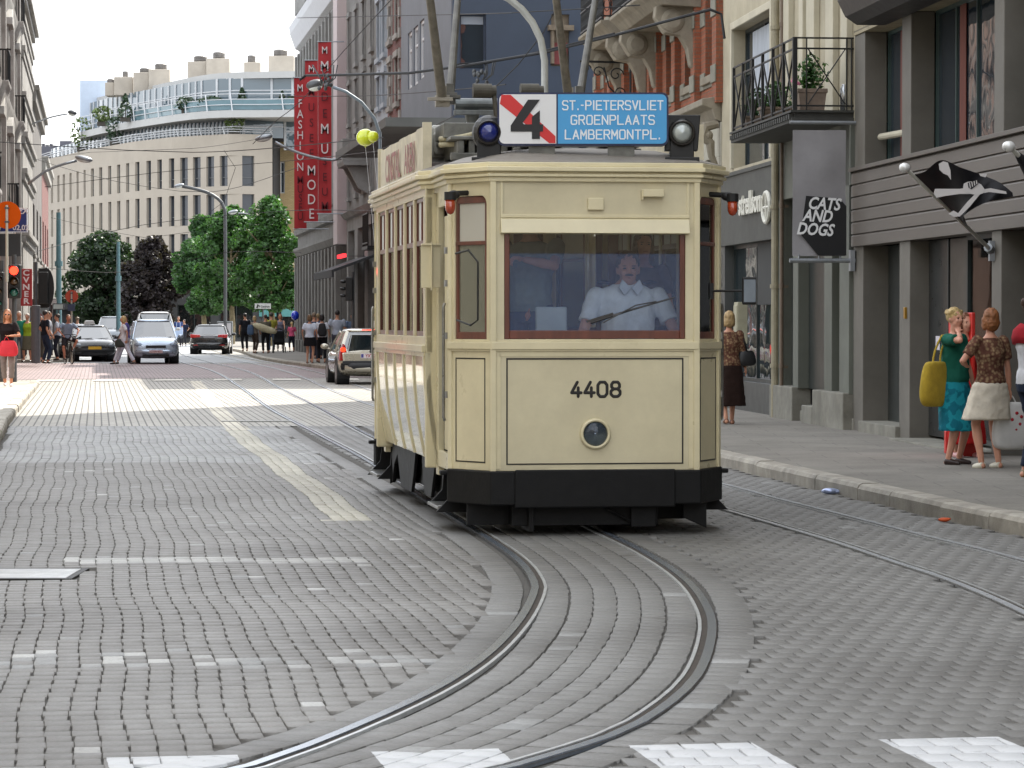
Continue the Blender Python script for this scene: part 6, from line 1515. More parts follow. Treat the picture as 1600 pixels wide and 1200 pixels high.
    return T,dict(wA=wA,wB=wB,sA=sA,sB=sB,head=head,pel=pel,chest=chest,eA=eA,eB=eB,th=th)
def P0(u,v,z=.13): p=gnd(u,v,z); return Vector((p.x,p.y,z))
def bag(T,pts,label,cat,mat,dims,c,strap=None,smooth=True,name='handbag'):
    """soft bag: squashed superellipse body around c with an optional strap through pts"""
    o=T@Vector(c); th=thing(name,label,cat,(o.x,o.y,o.z-dims[2]/2))
    b=MB(T); w,d,h=dims; rs=[]
    for t,sc in ((-.5,.55),(-.47,.86),(-.3,1.05),(0,1.0),(.3,.86),(.46,.70),(.5,.5)):
        rs.append([(c[0]+w/2*sc*(abs(math.cos(a))**.7)*(1 if math.cos(a)>0 else -1),c[1]+d/2*(sc*.9+.1)*(abs(math.sin(a))**.8)*(1 if math.sin(a)>0 else -1),c[2]+h*t) for a in [2*math.pi*k/20 for k in range(20)]])
    b.loft(rs); b.build('bag_body',mat,th,smooth=True,sub=1)
    if strap:
        b=MB(T); b.tube(smoothpath(strap,.04),.012 if name!='shopping_bag' else .008,6); b.build('strap',mat,th,smooth=True)
    return th
# ---------------- near right women
pA=P0(1490,727); TA,jA=person(pA,R(50),'blonde woman in green top and turquoise skirt turning round, yellow bag on her shoulder',h=1.60,fem=True,skin=(206,150,126),top=((26,92,76),'short'),bottom=('skirt',(30,136,150),.225),botpat='leaf',shoes=(50,34,30),hair=('tousled',(196,168,112)),pose=dict(A=(-.10,-.12,1.47),pA=(-1,-.3,-.6),B=(.26,-.1,.85),hd=R(-18),fdir=(0,-1,0),flare=.03),vox=.0115,belly=.03)
W=TA
bag(TA,None,'large mustard yellow fabric shoulder bag carried by the blonde woman in turquoise','handbag',M('mustard_fabric',(176,148,44),.9,0,.14,10,.6,70),(.56,.17,.50),(-.28,.06,.90),[(-.34,.06,1.10),(-.30,.06,1.25),(-.20,.03,1.43),(-.15,.0,1.44),(-.17,.06,1.25),(-.19,.06,1.10)])
pB=P0(1547,733); TB,jB=person(pB,R(205),'red-haired woman seen from behind in patterned blouse and pleated cream skirt',h=1.59,fem=True,skin=(198,142,116),top=((150,120,91),'short'),toppat='floral',bottom=('skirt',(216,206,188),.31),shoes=(210,204,184),hair=('bob',(142,88,48)),pose=dict(A=(-.27,-.02,.80),B=(.18,-.20,1.12),pB=(1,.4,-.6),flare=.05),vox=.0115)
w_=jB['wA']; bag(TB,None,'white plastic shopping bag with red print hanging from the red-haired woman\'s hand','shopping bag',M('white_plastic',(216,214,210),.35,0,.08,5,.3,10),(.50,.14,.52),(w_.x-.02,w_.y+.02,w_.z-.40),[(w_.x-.1,w_.y,w_.z-.18),(w_.x-.02,w_.y-.01,w_.z-.06),(w_.x+.08,w_.y,w_.z-.18)],name='shopping_bag')
o=bpy.data.objects[[k for k in WM if k.startswith('shopping_bag')][-1]]
b=MB(TB)
for k,(dx,dz) in enumerate(((-.10,.06),(-.04,.10),(-.08,-.02),(.02,.03),(-.03,-.08))): b.ell((w_.x+dx,w_.y+.085,w_.z-.36+dz),(.022,.006,.018),8,6)
b.build('red_print',M('red_print',(170,40,50),.5,0,0),o)
pC=P0(1612,748); TC,jC=person(pC,R(115),'woman at the right edge with red sweater on her shoulders and jeans',h=1.70,fem=True,skin=(190,134,108),top=((204,204,206),'short'),bottom=('trousers',(34,42,60),.03),shoes=(130,110,70),hair=('bun',(70,48,36)),pose=dict(A=(-.10,-.28,.92),B=(.20,-.26,.95)),vox=.0115)
b=MB(TC); b.loft([[(.19*math.cos(a),.13*math.sin(a)+.02,1.36+.02*math.cos(2*a)+dz) if False else (rx*math.cos(a),ry*math.sin(a)+.03,z_+.03*abs(math.cos(a))*-1) for a in [2*math.pi*k/20 for k in range(20)]] for rx,ry,z_ in ((.20,.14,1.30),(.215,.15,1.36),(.19,.14,1.43),(.11,.10,1.48))]); b.tube([(-.16,-.12,1.36),(-.05,-.16,1.28),(-.02,-.16,1.12)],[.05,.05,.035],10); b.build('shoulder_sweater',cloth((158,34,44)),jC['th'],smooth=True)
bag(TC,None,'soft brown leather shoulder bag of the woman with the red sweater','handbag',M('brown_leather',(122,98,76),.55,0,.15,8,.3,30),(.36,.16,.30),(-.30,.02,1.05),[(-.32,.0,1.18),(-.27,-.02,1.33),(-.19,-.04,1.45),(-.20,.05,1.30),(-.26,.05,1.18)])
bag(TC,None,'black padded jacket bundle held in front by the woman at the right edge','jacket',M('black_nylon',(26,28,32),.4,0,.2,12,.6,25),(.34,.22,.44),(-.10,-.38,.80),name='folded_jacket')
pD=P0(1507,716); TD,jD=person(pD,R(20),'woman in a red coat standing hidden behind the blonde woman',h=1.55,fem=True,skin=(200,150,126),top=((196,40,38),'long'),bottom=('skirt',(190,36,36),.10),shoes=(226,170,170),hair=('bob',(120,70,40)),pose=dict(),vox=.014)
b=MB(FR); sp=s(1513,LR-.3); b.box(LR-.42,LR-.38,sp-.62,sp+.42,.35,1.70); b.box(LR-.5,LR-.3,sp-.5,sp-.42,.15,.4); b.box(LR-.5,LR-.3,sp+.2,sp+.28,.15,.4); single(b,'pavement_sign',M('sign_panel_red',(206,44,36),.4,0,.04),'plain red standing board by the shop door behind the blonde woman','sign',bevel=.01)
w_=jA['wB']; bag(TA,None,'small cream handbag hanging low behind the turquoise skirt','handbag',M('cream_leather',(196,186,160),.5,0,.1,8),(.20,.09,.26),(w_.x+.02,w_.y,w_.z-.30),[(w_.x-.05,w_.y,w_.z-.18),(w_.x,w_.y,w_.z-.07),(w_.x+.06,w_.y,w_.z-.18)])
# ---------------- woman in brown on the right pavement
pE=P0(1139,664); TE,jE=person(pE,R(188),'woman walking away in patterned brown jacket and long dark brown skirt',h=1.60,fem=True,skin=(186,134,108),top=((92,72,52),'long'),toppat='floral',bottom=('skirt',(44,30,26),.17),shoes=(110,74,56),hair=('bob',(168,140,96)),pose=dict(fA=(-.07,-.12,.08),fB=(.07,.12,.10),flare=.03),vox=.013,face=False)
bag(TE,None,'black shoulder bag of the woman in the brown skirt','handbag',M('black_leather',(24,24,26),.4,0,.1,8),(.30,.13,.24),(-.27,.0,1.02),[(-.28,0,1.12),(-.24,-.02,1.30),(-.16,0,1.44),(-.22,.05,1.28),(-.27,.04,1.12)])
# ---------------- tram crew and passengers
def tp(x,y,z): return TT@Vector((x,y,z))
TDv,jd=person(tp(.35,.60,.745),PSI+R(2),'tram driver with moustache in a white short-sleeved shirt at the controller',h=1.92,skin=(204,150,126),top=((236,238,240),'short'),bottom=('trousers',(40,44,60),.06),hair=('short',(92,76,66)),pose=dict(sh=-.045,seat=.54,hoff=(0,-.02,-.09),fA=(-.16,-.12,.08),fB=(.16,-.12,.08),kpA=(-.3,-1,.2),kpB=(.3,-1,.2),A=(-.33,-.30,.60),B=(.33,-.32,.60),pA=(-.55,.5,-1),pB=(.55,.5,-1),curlA=.7,curlB=.6,hd=R(-8)),vox=.010,belly=.06,mous=True,broad=1.14)
b=MB(TDv)
for sx in (-1,1): b.ell((sx*.165,.0,1.045),(.05,.035,.014),8,6)
b.build('epaulette',cloth((40,44,64)),jd['th'])
b=MB(TDv)
for sx in (-1,1): b.prism([(sx*.004,1.005),(sx*.06,1.06),(sx*.085,1.01),(sx*.045,.955)],-.145,-.115,'y')
b.build('collar',cloth((212,216,224)),jd['th'])
b=MB(TT); b.lathe([(0,1.17),(.17,1.17),(.17,1.23),(0,1.24)],Matrix.Translation((.30,.66,0))); b.cyl((.30,.66,.745),(.30,.66,1.17),.035); b.build('driver_stool',M('stool_black',(34,32,32),.6,0,.1),tram)
person(tp(-.34,1.02,.745),PSI+R(-35),'passenger in a grey T-shirt holding a pole behind the windscreen',h=1.80,skin=(196,144,122),top=((128,138,136),'short'),bottom=('trousers',(52,58,84),.06),hair=('short',(60,44,34)),pose=dict(A=(-.20,-.30,1.10),B=(.16,-.42,1.28),pB=(1,0,-.8),curlB=.9,hd=R(20)),vox=.013,broad=1.15,belly=.03)
person(tp(.56,1.02,.745),PSI+R(-10),'dark-haired woman passenger looking over the tram driver\'s shoulder',h=1.56,fem=True,skin=(206,150,128),top=((96,84,84),'short'),bottom=('trousers',(60,60,70),.06),hair=('long',(70,44,34)),pose=dict(hd=R(10)),vox=.013)
person(tp(-.72,1.05,.745),PSI+R(30),'passenger in a blue shirt standing at the left edge of the windscreen',h=1.74,skin=(190,132,112),top=((44,84,150),'short'),bottom=('trousers',(54,60,76),.06),hair=('short',(50,40,34)),pose=dict(B=(.22,-.25,.95)),vox=.014)
person(tp(-.55,2.1,.745),PSI,'passenger in a pale grey shirt standing inside the saloon',h=1.72,skin=(196,144,122),top=((150,154,156),'short'),bottom=('trousers',(60,60,70),.06),hair=('short',(90,74,60)),pose=dict(),vox=.02)
# ---------------- left pavement woman with red bag
pF=P0(12,604,.14); TF,jF=person(pF,R(8),'long-haired woman in black top and grey trousers walking on the left pavement in sunglasses',h=1.70,fem=True,skin=(196,128,92),top=((30,20,20),'short'),bottom=('trousers',(128,112,104),.12),shoes=(210,200,196),hair=('long',(142,88,50)),pose=dict(fA=(-.06,.10,.09),fB=(.08,-.12,.08),A=(-.22,-.20,1.0),B=(.06,-.26,1.14),pB=(1,.2,-.6)),vox=.014,glasses=True)
bag(TF,None,'bright red shopping bag held by the woman in black on the left','shopping bag',M('red_fabric',(208,30,44),.6,0,.1,8,.4,14),(.44,.16,.36),(.02,-.24,.86),[(-.08,-.24,1.0),(-.02,-.26,1.12),(.06,-.24,1.0)],name='shopping_bag')
# ---------------- distant people
rp=random.Random(11)
def far(u,v,rz,label,group,top,bot,hair=('short',(60,44,34)),fem=False,skin=(186,136,110),h=None,z=.13,**k):
    st=rp.uniform(-.08,.08); pose=k.pop('pose',None) or dict(fA=(-.10,st,.08),fB=(.10,-st,.08),A=(-.25,-.05-rp.random()*.12,.84+rp.random()*.12),B=(.25,-.05-rp.random()*.1,.84+rp.random()*.15))
    return person(P0(u,v,z),R(rz),label,h=h or rp.uniform(1.62,1.8),fem=fem,skin=skin,top=top,bottom=bot,hair=hair,pose=pose,vox=k.pop('vox',.026),group=group,**k)
G1='people waiting on the far left corner'; sk1=(50,54,70)
far(30,566,10,'older man in an emerald green top on the far left corner',G1,((40,120,96),'short'),('trousers',(90,96,104),.06),('short',(180,170,160)),h=1.78,face=True)
far(36,560,0,'man half hidden between the green top and the yellow-green top',G1,((90,92,90),'short'),('trousers',(60,60,64),.06),('short',(110,96,80)),h=1.78)
far(43,566,-10,'grey-haired woman in a yellow-green top and khaki skirt on the far left corner',G1,((148,170,48),'none'),('skirt',(96,92,76),.25),('short',(172,160,150)),True,h=1.70)
far(59,565,160,'person in a dark olive jacket behind the left traffic light post',G1,((48,50,42),'long'),('trousers',(70,66,60),.06),h=1.72)
far(64,563,30,'slight woman in a lilac top beside the traffic light post',G1,((130,126,144),'short'),('skirt',(110,104,84),.2),('bob',(70,50,40)),True,h=1.62)
far(71,568,120,'man in dark waistcoat and jeans bending by the far left kerb',G1,((26,30,40),'short'),('trousers',(38,48,66),.04),('short',(40,32,28)),h=1.80)
far(76,566,100,'man in a pale grey shirt behind the man in jeans at the left kerb',G1,((160,164,172),'short'),('trousers',(44,52,60),.04),('short',(80,64,50)),h=1.78)
far(90,563,-90,'man in white and dark blue by the left kerb next to the cyclist',G1,((170,176,186),'short'),('trousers',(30,34,44),.05),('short',(60,48,40)),h=1.70)
far(121,553,170,'curly-haired person standing behind the cyclist near the taxi',G1,((70,72,78),'long'),('trousers',(44,46,52),.06),('tousled',(110,92,74)),h=1.75,z=.0)
# crossing couple
far(193,571,-82,'blonde woman in white striding across in front of the silver people carrier',None,((214,212,216),'short'),('trousers',(206,206,216),.05),('bob',(190,160,110)),True,h=1.74,z=.01,pose=dict(fA=(-.06,-.34,.09),fB=(.06,.36,.12),A=(-.2,-.2,.9),B=(.22,.12,.9)),vox=.022)
far(197,570,-78,'man in violet-blue shirt walking beside the blonde woman in white',None,((92,88,150),'short'),('trousers',(190,190,204),.05),('short',(50,40,36)),h=1.80,z=.01,pose=dict(fA=(-.06,.3,.12),fB=(.06,-.3,.09),A=(-.22,.1,.9),B=(.22,-.15,.88)),vox=.022)
c_=gnd(189,571,.01); bag(Matrix.Translation((c_.x,c_.y-.1,0)),None,'dark patterned shoulder bag of the blonde woman in white','handbag',M('dark_pattern',(46,50,44),.6,0,.3,20),(.40,.16,.30),(0,0,.80),[(-.1,0,.93),(0,0,1.15),(.1,0,.93)])
# right far pavement
G2='pedestrians on the far right pavement'
far(383,549,200,'man in black standing at the far kerb left of the pushchair group',G2,((24,26,34),'short'),('trousers',(20,22,28),.05),('short',(40,30,26)),h=1.80)
far(398,552,150,'woman with blue denim rucksack and brown skirt near the far kerb',G2,((120,110,100),'short'),('trousers',(66,54,48),.08),('bob',(168,140,100)),True,h=1.66)
far(415,552,190,'person in dark trousers carrying a pale bundle under the arm',G2,((90,86,74),'short'),('trousers',(26,26,30),.04),('short',(60,50,44)),h=1.72)
far(424,551,180,'man in a yellow-olive shirt and jeans behind the pushchair',G2,((148,142,60),'short'),('trousers',(70,84,104),.04),('short',(44,34,28)),h=1.80)
far(438,549,5,'woman in a striped grey top pushing the pushchair',G2,((110,110,128),'none'),('trousers',(190,180,172),.05),('bob',(150,96,60)),True,h=1.76,pose=dict(A=(-.2,-.38,1.0),B=(.2,-.38,1.0)))
far(456,550,200,'girl in a pink top holding a blue balloon',G2,((206,88,124),'short'),('trousers',(40,40,54),.2),('pony',(186,160,110)),True,h=1.40)
far(484,568,170,'woman in a white blouse and short dark skirt with boots, walking away',G2,((196,204,218),'short'),('skirt',(26,26,30),.36),('bob',(110,84,56)),True,shoes=(40,40,50),h=1.66)
far(491,566,175,'man in a slate blue jacket between the two women in white blouses',G2,((62,72,92),'long'),('trousers',(60,62,74),.04),('short',(120,104,86)),h=1.74)
far(503,567,185,'woman in white with a black rucksack on the far right pavement',G2,((206,208,216),'short'),('trousers',(24,24,28),.08),('bob',(30,24,24)),True,h=1.68)
far(497,561,170,'fair-haired walker half hidden behind the rucksack woman',G2,((84,84,90),'short'),('trousers',(50,50,58),.05),('short',(160,140,106)),h=1.72)
far(527,566,180,'broad man in a grey and white polo shirt next to the small silver car',G2,((164,172,186),'short'),('trousers',(70,72,84),.05),('short',(44,38,36)),h=1.82,broad=1.15)
far(549,560,30,'dark-haired person in pale blue talking beside the traffic light',G2,((120,140,170),'short'),('trousers',(40,44,56),.05),('short',(36,28,26)),h=1.74)
far(562,560,-30,'tanned man leaning in by the dark shop window',G2,((100,104,110),'short'),('trousers',(40,44,56),.05),('short',(60,46,38)),h=1.72)
far(575,560,10,'person in a red top in front of the stone house',G2,((150,40,44),'short'),('trousers',(40,44,56),.05),('short',(70,50,40)),h=1.66)
far(590,575,-60,'blonde woman in a white top emerging beside the tram',G2,((214,214,216),'short'),('trousers',(60,64,76),.05),('bob',(196,164,116)),True,h=1.76)
# behind the cars in the middle distance
G3='people under the trees at the street end'
for u,v,rz,lb_,tc,fem,hc in ((255,541,20,'grey-haired man in dark clothes right of the silver people carrier',(40,44,52),False,(170,166,160)),(262,540,0,'person in black among the crowd right of the silver people carrier',(28,30,34),False,(150,140,120)),(268,542,40,'man in a dark brown jacket left of the pale blue bag carrier',(70,66,66),False,(70,54,44)),(279,543,10,'woman in blue carrying a big pale shopping bag in the shade',(60,76,120),True,(90,56,40)),(288,541,-20,'person in dark blue at the edge of the hedge left of the black car',(34,42,66),False,(50,40,36)),(246,540,30,'dim figure half hidden by the silver people carrier mirror',(56,58,62),False,(90,80,70))):
    far(u,v,rz,lb_,G3,(tc,'short'),('trousers',(46,46,52),.05),('short',hc),fem,z=0,h=rp.uniform(1.6,1.84),vox=.035,face=False)
c_=gnd(280,543,0); b=MB(); b.box(c_.x-.26,c_.x+.26,c_.y-.45,c_.y-.35,.62,1.18); b.box(c_.x-.12,c_.x-.09,c_.y-.42,c_.y-.38,1.18,1.45); b.box(c_.x+.09,c_.x+.12,c_.y-.42,c_.y-.38,1.18,1.45); single(b,'shopping_bag',M('pale_blue_bag',(176,196,226),.5,0,.05),'big pale blue shopping bag held in the shade right of the silver people carrier','shopping bag',bevel=.03)
# rucksacks, balloon
for u,v,c,lb_,z_ in ((392,552,(58,80,108),'blue denim rucksack of the woman at the far kerb',1.05),(504,567,(22,22,26),'black rucksack on the woman in white',1.15)):
    p=P0(u,v); T_=Matrix.Translation((p.x,p.y-.2,.13)); bag(T_,None,lb_,'rucksack',M('rucksack_%d'%u,c,.7,0,.1,10),(.30,.18,.46),(0,0,z_),name='rucksack')
p=P0(415,552); b=MB(Matrix.Translation((p.x-.05,p.y-.22,1.12+.13))@Matrix.Rotation(R(20),4,'Y')); b.ell((0,0,0),(.55,.13,.16)); b.ell((.3,0,.02),(.3,.12,.14)); single(b,'rolled_bundle',M('bundle',(176,168,140),.8,0,.15,6),'pale rolled bundle carried by the person near the pushchair','bundle',smooth=True)
p=P0(458,550); bx=at(461,493,p.y).x; bz=at(461,493,p.y).z
th=thing('balloon','dark blue balloon floating above the girl in pink','balloon',(bx,p.y,bz-.35)); b=MB(); b.ell((bx,p.y,bz),(.19,.19,.22),16,12); b.ell((bx,p.y,bz-.23),(.02,.02,.02)); b.build('skin',M('balloon_blue',(24,56,190),.15,0,0,coat=1),th,smooth=True)
b=MB(); b.tube([(bx,p.y,bz-.23),(bx-.05,p.y,bz-.5),(bx-.12,p.y,bz-.85)],.006,4); b.build('string',M('string',(200,200,200),.8),th)
# pushchair
p=P0(437,551); th=thing('pushchair','black three-wheeled pushchair on the far right pavement','pushchair',(p.x,p.y-.5,.13)); T_=Matrix.Translation((p.x,p.y-.5,.13))
b=MB(T_); b.prism([(.0,.35),(-.35,.45),(-.3,.62),(.02,.55),(.28,1.0),(.36,.95),(.12,.40)],-.22,.22,'x'); b.build('seat',cloth((22,22,24)),th,bevel=.03)
b=MB(T_); b.loft([[(.24*math.cos(a),.05+.3*math.cos(t_)-.1,.95+.0+.3*math.sin(t_)) if False else (.24*math.cos(a),.12-.28*math.sin(t_)*max(0,math.sin(a)+.3),.88+.26*math.sin(a)*math.cos(t_*.6)) for a in [math.pi*k/10 for k in range(11)]] for t_ in (0,.4,.8,1.2)],closed=False,cap=False); b.build('hood',cloth((28,28,30)),th,smooth=True)
b=MB(T_)
for sx in(-1,1): b.tube([(sx*.24,.5,1.05),(sx*.24,.15,.6),(sx*.26,-.4,.14)],.015,6); b.tube([(sx*.25,-.1,.6),(sx*.27,.35,.14)],.015,6)
b.cyl((-.25,.5,1.05),(.25,.5,1.05),.018,6); b.build('frame',m_iron,th)
for x,y in ((-.27,.35),(.27,.35),(-.24,-.4),(.24,-.4)): b=MB(T_); b.cyl((x-.02,y,.13),(x+.02,y,.13),.13,14); b.build('wheel',rubber,th)
# cyclist
pc=gnd(107,569,.01); TCy=Matrix.Translation(pc)@Matrix.Rotation(R(22),4,'Z')
bk_=thing('bicycle','dark upright bicycle ridden across the junction towards the viewer','bicycle',pc,R(22))
for y in (-.52,.52): 
    b=MB(TCy); b.tube([(0,y+.33*math.cos(t),.34+.33*math.sin(t)) for t in [2*math.pi*k/20 for k in range(21)]],.02,6,False); 
    for k in range(8): a=math.pi*k/4; b.tube([(0,y,.34),(0,y+.32*math.cos(a),.34+.32*math.sin(a))],.004,4)
    b.build('wheel',rubber,bk_)
b=MB(TCy); b.tube([(0,-.52,.34),(0,-.36,.95)],.018,6); b.tube([(0,-.40,.85),(0,.05,.30),(0,.16,.88)],.018,6); b.tube([(0,.05,.3),(0,.52,.34),(0,.16,.85)],.014,6); b.tube([(0,-.39,.8),(0,.14,.8)],.016,6); b.tube([(-.28,-.22,1.05),(-.15,-.36,1.08),(.15,-.36,1.08),(.28,-.22,1.05)],.015,6); b.tube([(0,-.36,.95),(0,-.37,1.08)],.016,6); b.build('frame',m_iron,bk_)
b=MB(TCy); b.ell((0,.18,.93),(.09,.14,.04)); b.build('saddle',rubber,bk_,smooth=True)
b=MB(TCy); b.ell((0,-.42,.92),(.04,.05,.05)); b.build('lamp',wht,bk_)
person(pc,R(22),'cyclist in a pale blue-grey T-shirt and shorts riding towards the viewer',h=1.78,skin=(178,120,96),top=((130,142,160),'short'),bottom=('shorts',(40,36,40),.4),hair=('short',(110,80,60)),pose=dict(pel=(0,.17,0),seat=.94,lean=(0,-.14,0),A=(-.26,-.20,1.03),B=(.26,-.20,1.03),pA=(-1,0,-.3),pB=(1,0,-.3),fA=(-.13,.02,.22),fB=(.13,.02,.50),kpA=(-.4,-1,0),kpB=(.4,-1,0)),vox=.02)
# ================================================================= VEHICLES
def paint(nm,c,met=.6): return M(nm,c,.28,met,.03,2,0,8,.5,dirt=.06,coat=1.0)
m_cg=Mpane('car_glass',(22,30,34),2.3,.02,.02); m_ty=M('tyre',(24,24,25),.85,0,.15,20); m_rim=M('alloy',(150,152,156),.3,.8,.1,10); m_pl=M('black_plastic',(30,31,33),.6,0,.1,8)
m_tail=M('tail_red',(150,14,12),.15,0,.05,coat=1); m_brk=Memit('brake_glow',(255,60,34),1.5); m_hl=Mglass('headlamp_glass',(225,232,240),base=(190,200,210),basefac=.35)
def car(name,label,pos,rz,W,L,H,body,kind='hatch',hood=.62,belt=.56,plate=None,front=True,lower=None,brake=False,group=None,van=False,roofrails=False,flat=False):
    """local: front at -y (y=-L/2), x right. heights as fraction of H"""
    T=Matrix.Translation(pos)@Matrix.Rotation(rz,4,'Z'); th=thing(name,label,'car',pos,rz,group); w=W/2
    bz=.20; hz=H*hood; be=H*belt
    # side profile stations: (y, zlow, ztop, halfwidth factor)
    rearz={'hatch':be*1.10,'sedan':H*.66,'mpv':be*1.08,'van':H*.60}[kind]
    fy=-L/2; ry=L/2
    st=[(fy,.32,hz*.72,.80),(fy+.07,.24,hz*.86,.90),(fy+.35,.20,hz*.96,.965),(fy+L*.22,.19,hz*1.03,.99),(fy+L*.30,.18,be*1.03,1.0),(0,.18,be*1.02,1.0),(ry-L*.24,.18,be*1.06,1.0),(ry-.30,.20,rearz,.985),(ry-.07,.26,rearz*.97,.93),(ry,.34,rearz*.88,.84)]
    rings=[]
    for y,z0,z1,f in st:
        ww=w*f; rings.append([(x*ww,y,z) for x,z in ((-.80,z0),(-.97,z0+.10),(-1.0,z0+(z1-z0)*.42),(-.985,z0+(z1-z0)*.72),(-.93,z1-.045),(-.78,z1),(-.4,z1+.022),(0,z1+.03),(.4,z1+.022),(.78,z1),(.93,z1-.045),(.985,z0+(z1-z0)*.72),(1.0,z0+(z1-z0)*.42),(.97,z0+.10),(.80,z0))])
    b=MB(T); b.loft(rings); bo=b.build('body',body,th,smooth=True,sub=2)
    # greenhouse
    gf,gr={'hatch':((fy+L*.24,fy+L*.44),(ry-L*.17,ry-L*.045)),'sedan':((fy+L*.29,fy+L*.44),(ry-L*.33,ry-L*.17)),'mpv':((fy+L*.17,fy+L*.40),(ry-L*.10,ry-L*.03)),'van':((fy+L*.16,fy+L*.34),(ry-.12,ry-.05))}[kind]
    ww=w*.91; rw=w*(.66 if kind=='hatch' else .70)
    def gh(y,z,x): return (x,y,z)
    def ghring(t):  # t 0..1 from belt to roof
        z=be-.02+(H-be-.03)*t; x=ww+(rw-ww)*t**1.2; return [(-x,gf[0]+(gf[1]-gf[0])*t,z),(-x*.55,gf[0]+(gf[1]-gf[0])*t-.10*(1-t)-.05,z),(x*.55,gf[0]+(gf[1]-gf[0])*t-.10*(1-t)-.05,z),(x,gf[0]+(gf[1]-gf[0])*t,z),(x*1.0,gf[1]+.3,z),(x,gr[0]-.2,z),(x*.97,gr[1]+(gr[0]-gr[1])*t,z),(x*.5,gr[1]+(gr[0]-gr[1])*t+.05,z),(-x*.5,gr[1]+(gr[0]-gr[1])*t+.05,z),(-x*.97,gr[1]+(gr[0]-gr[1])*t,z),(-x,gr[0]-.2,z),(-x,gf[1]+.3,z)]
    b=MB(T); b.loft([ghring(t) for t in (0,.33,.66,.93)]); b.build('windows',m_cg,th,bevel=.015)
    r0=ghring(.90); r1=[(x*.93,y*.985+.0,H-.01) for x,y,z in ghring(1.0)]; r2=[(x*.6,y*.8,H+.018) for x,y,z in ghring(1.0)]
    b=MB(T); b.loft([[(x*1.01,y*1.003,z) for x,y,z in r0],[(x*1.0,y,z) for x,y,z in ghring(1.0)],r1,r2]); b.build('roof',body,th,smooth=True,sub=1)
    b=MB(T)
    for sx in (-1,1):
        a=lambda i,t: Vector(ghring(t)[i])
        for i,r_ in ((0,.030),(6,.045)):
            p=[(sx*abs(a(i,t).x)*1.0,a(i,t).y,a(i,t).z) for t in (0,.5,.95)]; b.tube(p,r_,6)
        ym=(gf[1]+gr[0])/2; p=[(sx*abs(a(4,t).x)*1.005,ym,a(4,t).z) for t in (0,.5,.95)]; b.tube(p,.028,6)
    b.build('pillar',body,th)
    for y in (fy+L*.19,ry-L*.19):
        for sx in (-1,1):
            b=MB(T); x=sx*(w-.02); xi=sx*(w-.22)
            b.tube([(xi,y,.31),(x-sx*.015,y,.31),(x,y,.31)],[.31,.31,.29],22); wh=b.build('wheel',m_ty,th)
            b=MB(T); b.lathe([(.20,0),(.19,.012),(.07,.02),(0,.02)],Matrix.Translation((x,y,.31))@Matrix.Rotation(sx*math.pi/2,4,'Y'),18); b.build('rim',m_rim,wh)
            b=MB(T); b.tube([(sx*w*.6,y,.34),(sx*(w-.008),y,.34)],.365,22); b.build('wheel_arch',m_pl,th)
    for sx in (-1,1):
        b=MB(T); b.ell((sx*(w+.09),gf[0]+.25,be+.10),(.11,.06,.075),10,8); b.tube([(sx*w*.9,gf[0]+.28,be+.02),(sx*(w+.05),gf[0]+.25,be+.07)],.025,6); b.build('door_mirror',body,th,smooth=True)
    if front:
        for sx in (-1,1):
            b=MB(T); b.ell((sx*w*.70,fy+.13,hz*.73),(.19,.14,.085),12,8); b.build('headlight',m_hl,th,smooth=True)
        b=MB(T); b.box(-w*.42,w*.42,fy-.012,fy+.2,hz*.60,hz*.70); b.build('grille',m_pl,th,bevel=.01)
        b=MB(T); b.box(-w*.55,w*.55,fy-.02,fy+.2,.28,.36); b.build('air_intake',m_pl,th,bevel=.01)
        b=MB(T); b.tube([(-w*.86,fy+.10,.44),(-w*.5,fy-.025,.46),(w*.5,fy-.025,.46),(w*.86,fy+.10,.44)],.075,8); b.build('bumper',lower or body,th,smooth=True)
        b=MB(T)
        for x0,x1 in ((-.55,-.02),(.05,.6)): b.tube([(x0,gf[0]-.14,be+.03),(x1,gf[0]-.09,be+.07)],.012,5)
        b.build('wiper',m_pl,th)
        py=fy-.10; 
    else:
        zl_=rearz*.80
        b=MB(T); b.tube([(-w*.88,ry-.10,.46),(-w*.55,ry+.02,.47),(w*.55,ry+.02,.47),(w*.88,ry-.10,.46)],.10,8); bmp=b.build('bumper',lower or body,th,smooth=True)
        py=ry+.10
    if plate:
        pc,tc,txt,pz=plate; y=fy-.105 if front else ry+.06; sgn=-1 if front else 1
        b=MB(T); b.box(-.25,.25,min(y,y+sgn*.01),max(y,y+sgn*.01),pz-.055,pz+.055); p=b.build('number_plate',M('plate_%d_%d_%d'%pc,pc,.4,0,0),th)
        if txt:
            b=MB(); v_,f_=tmesh(txt,.105,0,.002,ext=.001,sx=.95); A_=T@(frame((0,y-.012,pz-.036),(1,0,0),(0,0,1)) if front else frame((0,y+.012,pz-.036),(-1,0,0),(0,0,1))); b.add(v_,f_,A_); b.build('plate_text',M('plate_ink_%d'%tc[0],tc,.5,0,0),p)
    return T,th,dict(w=w,fy=fy,ry=ry,be=be,rearz=rearz,hz=hz,gr=gr,gf=gf)
silver_=paint('silver_paint',(176,180,184)); silverb=paint('silver_blue_paint',(176,190,206)); blackp=paint('black_paint',(22,22,24),.2); white_p=paint('white_paint',(206,206,206),0); goldsil=paint('warm_silver_paint',(178,172,156)); greyp=paint('grey_paint',(120,126,132))
